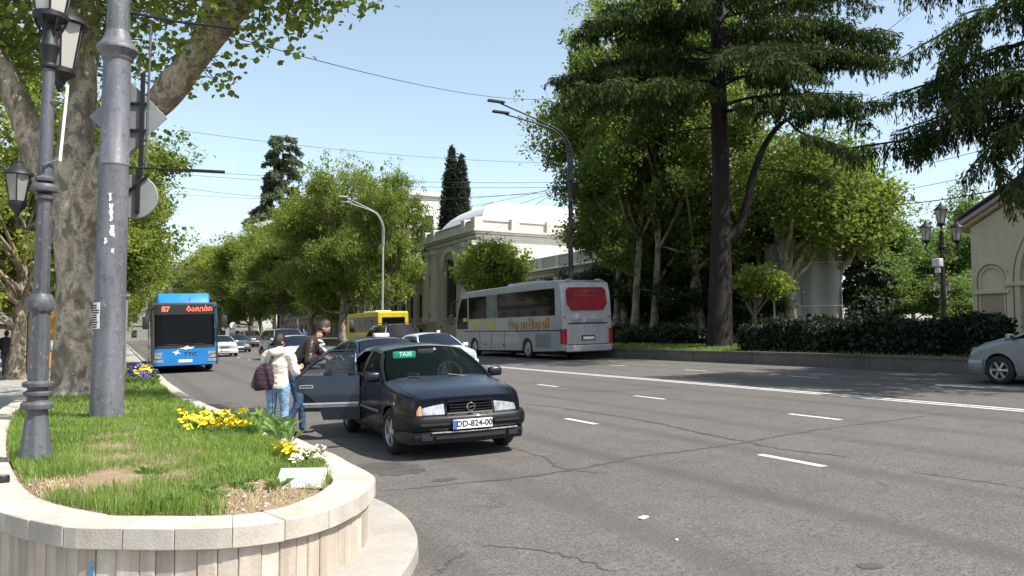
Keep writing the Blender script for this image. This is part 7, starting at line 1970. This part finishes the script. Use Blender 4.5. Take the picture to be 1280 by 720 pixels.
W('contact wire fanning from the shade-darkened lamp toward the museum roof', (704, 232, 38.5), (500, 262, 75), r=.016, sag=.5)
W('second contact wire fanning toward the museum roof', (704, 236, 38.5), (500, 285, 78), r=.016, sag=.5)
W('steep stay wire from the shade-darkened lamp past the museum roof', (704, 232, 38.5), (590, 300, 52), r=.014, sag=.2)
W('wire slung across the front of the plane trees', (706, 116, 38.5), (900, 150, 32.8), r=.012, sag=.4)
W('thick twin cable above the church porch', (1090, 256, 45), (1330, 220, 17), r=.028, sag=.2)
W('upper wire passing under the fringed cedar boughs', (1080, 218, 45), (1320, 160, 20), r=.016, sag=.2)
W('middle wire passing under the fringed cedar boughs', (1085, 240, 45), (1320, 190, 20), r=.016, sag=.25)
W('wire rising steeply between the two cedars', (1080, 60, 30), (1180, -20, 24), r=.014, sag=.05)
W('cable in front of the far closing block above the bus', (150, 345, 70), (330, 352, 80), r=.02, sag=.2)
for k in range(3): W('thin trolley wire over the far street above the blue bus', (150, 352 + 7 * k, 60), (320, 356 + 7 * k, 75), r=.015, sag=.15, group='trolley wires over the far street')

# ------------------------------------------------------------------ people
def chainmesh(chains, name, m, sub=1, voxel=None):
    """chains of (point, radius or (wide, deep)): rounded tapering tubes fused into one continuous skin"""
    mb = MB(); n = 14
    for ch in chains:
        P = catmull([Vector(p) for p, r in ch], 5); RR = [(r, r) if not isinstance(r, tuple) else r for p, r in ch]; k = len(P); rad = []
        for i in range(k):
            q = min(i // 5, len(RR) - 1); f = (i % 5) / 5; q2 = min(q + 1, len(RR) - 1); rad.append((lerp(RR[q][0], RR[q2][0], f), lerp(RR[q][1], RR[q2][1], f)))
        d0, d1 = (P[0] - P[1]).normalized(), (P[-1] - P[-2]).normalized(); pts = []
        for f, g in ((.95, .2), (.75, .62), (.4, .9)): pts.append((P[0] + d0 * max(rad[0]) * .8 * f, rad[0][0] * g, rad[0][1] * g))
        pts += [(P[i], rad[i][0], rad[i][1]) for i in range(k)]
        for f, g in ((.4, .9), (.75, .62), (.95, .2)): pts.append((P[-1] + d1 * max(rad[-1]) * .8 * f, rad[-1][0] * g, rad[-1][1] * g))
        vs = []; up = Vector((1, 0, 0)); kk = len(pts)
        for i, (p, a_, b_) in enumerate(pts):
            d = (pts[min(i + 1, kk - 1)][0] - pts[max(i - 1, 0)][0]).normalized(); a = up - d * up.dot(d)
            a = a.normalized() if a.length > .05 else d.orthogonal().normalized(); b = d.cross(a)
            vs += [p + a * math.cos(2 * math.pi * t / n) * a_ + b * math.sin(2 * math.pi * t / n) * b_ for t in range(n)]
        mb.add(vs, [(i * n + t, i * n + (t + 1) % n, (i + 1) * n + (t + 1) % n, (i + 1) * n + t) for i in range(kk - 1) for t in range(n)] + [tuple(range(n - 1, -1, -1)), tuple((kk - 1) * n + t for t in range(n))])
    me = mb.mesh(name, m); o = bpy.data.objects.new(name, me)
    rm = o.modifiers.new('remesh', 'REMESH'); rm.mode = 'VOXEL'; rm.voxel_size = voxel or .02; rm.use_smooth_shade = True
    sm = o.modifiers.new('smooth', 'SMOOTH'); sm.iterations = 3 if (voxel or .02) > .012 else 1
    out = evaluated_mesh(o); out.materials.clear(); out.materials.append(m); out.shade_smooth(); out.name = name
    return out
def hand_chains(wrist, d, side, r=.0095, curl=.4):
    """palm and five fingers from a wrist along direction d; side: direction the thumb leaves"""
    w, d, sd = Vector(wrist), Vector(d).normalized(), Vector(side).normalized(); nrm = d.cross(sd)
    palm = w + d * .05; out = [[(w, .024), (palm, (.034, .02))]]
    for k, (o, l) in enumerate(((.028, .068), (.010, .078), (-.010, .072), (-.028, .055))):
        a = w + d * .085 + sd * o; b = a + (d * .8 + nrm * curl).normalized() * l * .5; c = b + (d * .35 + nrm * (curl + .6)).normalized() * l * .5
        out.append([(palm, (.034, .02)), (a, .012), (b, r), (c, r * .85)])
    t0 = w + d * .03 + sd * .035; out.append([(palm, (.034, .02)), (t0, .013), (t0 + (d * .7 + sd * .6).normalized() * .035, .011), (t0 + (d * .9 + sd * .3 + nrm * .3).normalized() * .062, .0095)])
    return out
def head_parts(t, c, h, yaw, pitch, roll, skin, hairm, style, eyes=True):
    """head at c (centre); built as its own smooth form inside the body part, plus hair"""
    Rm = Matrix.Translation(c) @ Euler((pitch, roll, yaw)).to_matrix().to_4x4()
    def shape(th, ph):
        x, y, z = math.sin(th) * math.cos(ph), math.sin(th) * math.sin(ph), math.cos(th)      # y = face direction
        w = .068 * (1 - .22 * max(0, -z) ** 1.5); dpt = .088 * (1 - .10 * max(0, -z)); X, Y, Z = x * w, y * dpt, z * .112
        if y > 0: Y *= 1 - .08 * (1 - abs(z))
        nose = math.exp(-((x / .22) ** 2)) * math.exp(-(((z + .12) / .22) ** 2)) * max(0, y); Y += .022 * nose
        brow = math.exp(-((z - .12) / .12) ** 2) * max(0, y); Y += .006 * brow
        eye = (math.exp(-(((x - .38) / .16) ** 2)) + math.exp(-(((x + .38) / .16) ** 2))) * math.exp(-((z - .0) / .1) ** 2) * max(0, y); Y -= .008 * eye
        chin = math.exp(-((z + .85) / .2) ** 2) * max(0, y); Y += .014 * chin
        return Vector((X, Y, Z))
    mb = MB(); n, k = 28, 20
    vs = [Rm @ (shape(math.pi * j / k, 2 * math.pi * i / n) * h) for j in range(k + 1) for i in range(n)]
    mb.add(vs, [(j * n + i, j * n + (i + 1) % n, (j + 1) * n + (i + 1) % n, (j + 1) * n + i) for j in range(k) for i in range(n)])
    for s in (-1, 1):                                   # ears
        mb.lathe([(.004, -.006), (.02 * h, -.004), (.026 * h, .004), (.018 * h, .008), (.004, .004)], 10, (0, 0, 0), axis='x', m=Rm @ Matrix.Translation((s * .068 * h, -.008 * h, -.004 * h)))
    hd = mb.build('head', skin, t, smooth=70)
    if eyes:
        for s in (-1, 1):
            MB().lathe([(.002, -.010), (.008, -.008), (.011, 0), (.008, .008), (.002, .010)], 8, (0, 0, 0), m=Rm @ Matrix.Translation((s * .027 * h, .072 * h, .004))).build('eye', mat('eye_dark', (.03, .025, .02), .3), hd)
        MB().box((0, .079 * h, -.052 * h), (.04, .01, .008), m=Rm).build('mouth', mat('lip', (.35, .14, .12), .6), hd)
    # hair
    mh = MB(); rg = random.Random(3); n, k = 26, 14; vs = []
    lim = {'short': .56, 'bob': .72}[style]
    for j in range(k + 1):
        for i in range(n):
            ph = 2 * math.pi * i / n; f = math.sin(ph)
            thmax = math.pi * (lim + .10 - (.30 if style == 'short' else .33) * max(0, f) ** .5 * 1.2 + .06 * max(0, -f)); th = thmax * j / k
            p = shape(th, ph) * h * (1.09 + .03 * rg.uniform(-1, 1) + (.05 if style == 'bob' else .02)); p.y -= .006; p.z += .006
            vs.append(Rm @ p)
    mh.add(vs, [(j * n + i, j * n + (i + 1) % n, (j + 1) * n + (i + 1) % n, (j + 1) * n + i) for j in range(k) for i in range(n)])
    mh.build('hair', hairm, t, smooth=80)
    return Rm, shape
M_SKIN = mat('skin', (.52, .30, .21), .55, var=.08); M_HAIRD = mat('dark_brown_hair', (.014, .007, .005), .5, var=.35, scale=40, bumpk=.6, bscale=120); M_HAIRB = mat('brown_hair', (.045, .022, .012), .55, var=.35, scale=40, bumpk=.5, bscale=120)
def cloth(name, col, var=.15, scale=14, bk=.5, rough=.85, bscale=22): return mat(name, col, rough, var=var, scale=scale, bumpk=bk, bscale=bscale)
M_CREAM = cloth('cream_jacket_cloth', (.66, .62, .53), .08); M_JEAN = cloth('light_blue_denim', (.20, .34, .50), .25); M_JEAND = cloth('blue_denim', (.045, .085, .17), .3); M_LEATH = mat('brown_leather', (.035, .022, .016), .38, var=.3, scale=12, bumpk=.5, bscale=18); M_SHOE = mat('dark_shoe', (.02, .02, .022), .5)
def dress(t, J, skin, top, trousers, shoe, tk=1.0, hands=True, fine=True):
    """J: joint dictionary. Body is one surface; jacket, trousers and shoes are worn over it"""
    hands_ = []
    if hands:
        for s in 'LR': hands_ += hand_chains(J['wr' + s], J['hd' + s], J['th' + s])
    body = [[(J['pel'], .11), (J['wst'], .10), (J['chs'], .115), (J['nkb'], .07), (J['nck'], .052), (J['hdb'], .06)]]
    for s in 'LR':
        body += [[(J['nkb'], .07), (J['sh' + s], .055), (J['el' + s], .04), (J['wr' + s], .024 if hands else .03)], [(J['pel'], .11), (J['hp' + s], .072), (J['kn' + s], .042), (J['an' + s], .032)]]
    ob('body', chainmesh(body + hands_, 'body', skin, 1, .0095 if fine else .025), t)
    jk = [[(J['hem'], (.165 * tk, .125 * tk)), (J['wst'], (.150 * tk, .12 * tk)), (J['chs'], (.158 * tk, .13 * tk)), (J['nkb'], .10 * tk), (J['nck'], .065)]]
    for s in 'LR':
        mid = Vector(J['sh' + s]).lerp(Vector(J['el' + s]), .5); m2 = Vector(J['el' + s]).lerp(Vector(J['wr' + s]), .55)
        jk.append([(J['nkb'], .10 * tk), (J['sh' + s], .074 * tk), (mid, .066 * tk), (J['el' + s], .062 * tk), (m2, .052 * tk), (Vector(J['wr' + s]).lerp(Vector(J['el' + s]), .06), .046 * tk)])
    from mathutils import noise as mn
    def wrinkle(me, amp, fr):
        nn = [v.normal.copy() for v in me.vertices]
        for v, nv in zip(me.vertices, nn):
            q = v.co.copy(); k = mn.noise(Vector((q.x * fr, q.y * fr, q.z * fr * 1.8))) + .5 * mn.noise(Vector((q.x * fr * 2.3, q.y * fr * 2.3, q.z * fr * 4)))
            v.co = q + nv * (amp * k)
        return me
    jm = wrinkle(chainmesh(jk, 'jacket', top, 2, .010 if fine else None), .0075, 13)
    bm = bmesh.new(); bm.from_mesh(jm); ax = (Vector(J['wst']) - Vector(J['hem'])).normalized()
    bmesh.ops.bisect_plane(bm, geom=bm.verts[:] + bm.edges[:] + bm.faces[:], plane_co=Vector(J['hem']) - ax * .035, plane_no=-ax, clear_outer=True) if not any(Vector(J['wr' + s]).z < Vector(J['hem']).z + .06 for s in 'LR') else None
    bm.to_mesh(jm); bm.free(); ob('jacket', jm, t)
    tr = [[(J['wst'] if False else J['pel'], (.14, .115))]]
    tr = []
    for s in 'LR':
        th_ = Vector(J['hp' + s]).lerp(Vector(J['kn' + s]), .45); cf = Vector(J['kn' + s]).lerp(Vector(J['an' + s]), .5)
        tr.append([(J['pel'], (.135, .11)), (J['hp' + s], .092), (th_, .078), (J['kn' + s], .060), (cf, .056), (J['an' + s], .050)])
    ob('trousers', wrinkle(chainmesh(tr, 'trousers', trousers, 2, .011 if fine else None), .006, 15), t)
    for s in 'LR':
        a, toe = Vector(J['an' + s]), Vector(J['to' + s]); ob('shoe', chainmesh([[(a + Vector((0, 0, -.03)), .04), (a.lerp(toe, .45) + Vector((0, 0, -.045)), .042), (toe, .036)]], 'shoe', shoe, 2), t)
    return t
def V3(*a): return Vector(a)
# woman in a cream jacket with a plaid backpack, seen from behind -----------------
wp_ = on_road(346, 553); 
wm_ = thing('person', 'person in cream hooded jacket and pale jeans with plaid backpack beside the open taxi door', 'person', (wp_.x, wp_.y, gz(wp_.x)), (0, 0, -YAW - math.radians(2)))
J = dict(pel=V3(0, 0, .86), wst=V3(0, .01, 1.0), chs=V3(0, .0, 1.17), nkb=V3(0, -.005, 1.31), nck=V3(0, .015, 1.375), hdb=V3(0, .035, 1.42), hem=V3(0, .0, .83),
         shL=V3(-.165, 0, 1.275), shR=V3(.165, 0, 1.275), elL=V3(-.225, .02, 1.03), elR=V3(.25, .03, 1.03), wrL=V3(-.16, .2, .93), wrR=V3(.20, .24, 1.06), hdL=V3(.3, .8, -.1), hdR=V3(.2, .9, .3), thL=V3(.7, 0, .5), thR=V3(-.6, 0, .7),
         hpL=V3(-.085, 0, .82), hpR=V3(.085, 0, .82), knL=V3(-.095, .03, .45), knR=V3(.10, .01, .45), anL=V3(-.10, -.02, .085), anR=V3(.11, -.05, .085), toL=V3(-.12, .12, .035), toR=V3(.14, .09, .035))
dress(wm_, J, M_SKIN, M_CREAM, M_JEAN, M_SHOE, 1.02); wm_.scale = (1.0, 1.0, .97)
head_parts(wm_, V3(.005, .045, 1.485), 1.0, -.55, -.18, 0, M_SKIN, M_HAIRD, 'bob')
ob('hood', chainmesh([[(V3(-.10, -.04, 1.34), .045), (V3(-.06, -.10, 1.335), .05), (V3(0, -.12, 1.31), .055), (V3(.06, -.10, 1.335), .05), (V3(.10, -.04, 1.34), .045)]], 'hood', M_CREAM, 2), wm_)
def plaid():
    m, nt, b = nmat('plaid_fabric')
    tc = N(nt, 'ShaderNodeTexCoord'); sp = N(nt, 'ShaderNodeSeparateXYZ'); L(nt, tc.outputs['Object'], sp.inputs[0])
    def band(o, s, w, ph=0):
        a = N(nt, 'ShaderNodeMath', operation='MULTIPLY_ADD'); L(nt, sp.outputs[o], a.inputs[0]); a.inputs[1].default_value = s; a.inputs[2].default_value = ph
        f = N(nt, 'ShaderNodeMath', operation='FRACT'); L(nt, a.outputs[0], f.inputs[0]); g = N(nt, 'ShaderNodeMath', operation='LESS_THAN'); L(nt, f.outputs[0], g.inputs[0]); g.inputs[1].default_value = w; return g.outputs[0]
    c = mixc(nt, band(2, 14, .42), (.018, .012, .022), (.055, .014, .026)); c = mixc(nt, band(0, 14, .40, .3), c, (.035, .01, .022))
    c = mixc(nt, band(2, 14, .10, .2), c, (.11, .045, .07)); c = mixc(nt, band(0, 14, .10, .6), c, (.014, .014, .04))
    L(nt, c, b.inputs['Base Color']); b.inputs['Roughness'].default_value = .85; bump(nt, b, noise(nt, 30), .4, .01)
    return m
M_PLAID = plaid(); M_STRAP = cloth('navy_webbing', (.03, .035, .075))
bk = thing('backpack', 'dark plaid backpack hanging from the shoulder of the cream jacket', 'backpack', wm_.matrix_basis @ V3(-.14, -.19, .98), (0, .06, -YAW))
def bag(th, ph):
    x, y, z = math.sin(th) * math.cos(ph), math.sin(th) * math.sin(ph), math.cos(th); q = lambda a, p: math.copysign(abs(a) ** p, a)
    f = lerp(1.12, .52, smoothstep(-.5, 1, z)); return Vector((q(x, .6) * .145 * f + .02 * z, q(y, .65) * .08 * (1 - .25 * z) + .012 * math.sin(9 * x + 5 * z), q(z, .7) * .20 + .012 * math.sin(7 * x)))
mb = MB(); n, k = 24, 16; mb.add([bag(math.pi * j / k, 2 * math.pi * i / n) for j in range(k + 1) for i in range(n)], [(j * n + i, j * n + (i + 1) % n, (j + 1) * n + (i + 1) % n, (j + 1) * n + i) for j in range(k) for i in range(n)]); mb.build('bag_body', M_PLAID, bk, smooth=60)
MB().grid(lambda u, v: bag(lerp(1.3, 2.3, u), lerp(-2.3, -.85, v)) * 1.12, 8, 8).build('front_pocket', M_PLAID, bk, smooth=60)
MB().tube([bag(1.25, lerp(-2.5, -.6, k / 10)) * 1.06 for k in range(11)], .006, 5).build('zip', M_STRAP, bk)
st_ = MB(); pth = catmull([V3(.06, .02, .18), V3(.08, .05, .27), V3(.08, .13, .30), V3(.07, .22, .24)], 6)
for a, b_ in zip(pth, pth[1:]): st_.tube([a, b_], .022, 6)
st_.build('shoulder_strap', M_STRAP, bk, smooth=50); MB().tube(catmull([V3(.13, .0, -.12), V3(.16, -.03, -.35), V3(.165, -.02, -.62)], 5), .008, 5).build('loose_strap', M_STRAP, bk)
# bearded man leaning over the open door -------------------------------------------
mp_ = on_road(381, 545); mp_ = V3(mp_.x - .04, mp_.y + .26, 0)
mn_ = thing('person', 'bearded person in brown leather jacket leaning over the open taxi door', 'person', (mp_.x, mp_.y, gz(mp_.x)), (0, 0, -YAW - math.radians(72)))
J = dict(pel=V3(0, -.10, .96), wst=V3(0, -.02, 1.10), chs=V3(0, .10, 1.28), nkb=V3(0, .20, 1.42), nck=V3(0, .26, 1.49), hdb=V3(0, .30, 1.54), hem=V3(0, -.09, .95),
         shL=V3(-.19, .17, 1.40), shR=V3(.19, .15, 1.40), elL=V3(-.25, .38, 1.20), elR=V3(.30, .12, 1.12), wrL=V3(-.10, .56, 1.18), wrR=V3(.36, .33, 1.19), hdL=V3(.2, .9, -.3), hdR=V3(.1, .9, -.25), thL=V3(.7, .2, .5), thR=V3(-.6, .2, .6),
         hpL=V3(-.10, -.10, .91), hpR=V3(.10, -.10, .91), knL=V3(-.11, .04, .50), knR=V3(.12, -.03, .50), anL=V3(-.12, .06, .09), anR=V3(.13, -.20, .09), toL=V3(-.14, .22, .04), toR=V3(.17, -.04, .04))
dress(mn_, J, M_SKIN, M_LEATH, M_JEAND, M_SHOE, 1.06)
Rm, shp = head_parts(mn_, V3(0, .36, 1.635), 1.08, .05, -.50, 0, M_SKIN, M_HAIRB, 'short')
mb = MB(); n = 14; mb.add([Rm @ (shp(lerp(1.95, 2.75, j / 6), lerp(.05, math.pi - .05, i / n)) * 1.08 * (1.06 if 0 < j < 6 else 1.0)) for j in range(7) for i in range(n + 1)], [(j * (n + 1) + i, j * (n + 1) + i + 1, (j + 1) * (n + 1) + i + 1, (j + 1) * (n + 1) + i) for j in range(6) for i in range(n)]); mb.build('beard', M_HAIRB, mn_, smooth=70)
ob('shirt_collar', chainmesh([[(V3(-.07, .22, 1.45), .03), (V3(-.05, .31, 1.43), .03), (V3(0, .33, 1.41), .03), (V3(.05, .31, 1.43), .03), (V3(.07, .22, 1.45), .03)]], 'shirt_collar', M_CREAM, 2), mn_)
# small passers-by -------------------------------------------------------------------
def walker(label, loc, rz, top, tr, hair, stride=.12, h=1.0):
    t = thing('person', label, 'person', loc, (0, 0, rz)); t.scale = (h,) * 3
    J = dict(pel=V3(0, 0, .93), wst=V3(0, .01, 1.07), chs=V3(0, .02, 1.25), nkb=V3(0, .01, 1.40), nck=V3(0, .02, 1.46), hdb=V3(0, .03, 1.5), hem=V3(0, 0, .90), shL=V3(-.18, 0, 1.37), shR=V3(.18, 0, 1.37), elL=V3(-.24, .05, 1.12), elR=V3(.24, -.05, 1.12), wrL=V3(-.20, .2, .95), wrR=V3(.22, .08, .90), hdL=V3(0, .5, -1), hdR=V3(0, .3, -1), thL=V3(.5, .5, 0), thR=V3(-.5, .5, 0),
             hpL=V3(-.09, 0, .88), hpR=V3(.09, 0, .88), knL=V3(-.1, stride, .48), knR=V3(.1, -stride * .3, .48), anL=V3(-.1, stride, .085), anR=V3(.1, -stride * 1.4, .1), toL=V3(-.11, stride + .14, .035), toR=V3(.11, -stride, .05))
    dress(t, J, M_SKIN, top, tr, M_SHOE, fine=False); head_parts(t, V3(0, .04, 1.60), 1.05, 0, 0, 0, M_SKIN, hair, 'short', False)
    return t
wl_ = atd(7, 440, 30); walker('person in dark grey top and shorts walking away on the shaded footway', (wl_.x, wl_.y, .05), -.3, cloth('charcoal_top', (.06, .06, .065)), cloth('grey_trousers', (.16, .16, .17)), M_HAIRD)
wl_ = atd(551, 410, 62); walker('person in orange vest standing in the road beside the coach', (wl_.x, wl_.y, gz(wl_.x)), 1.9, cloth('orange_vest', (.62, .17, .05)), cloth('rust_trousers', (.28, .12, .07)), M_HAIRD, .05)
wl_ = atd(380, 405, 74); walker('person in violet blue top standing near the cedar by the far kerb', (wl_.x, wl_.y, gz(wl_.x)), 2.6, cloth('violet_top', (.09, .08, .30)), cloth('pale_trousers', (.45, .45, .40)), M_HAIRD, .05)
bpy.data.scenes.remove(_WORK)
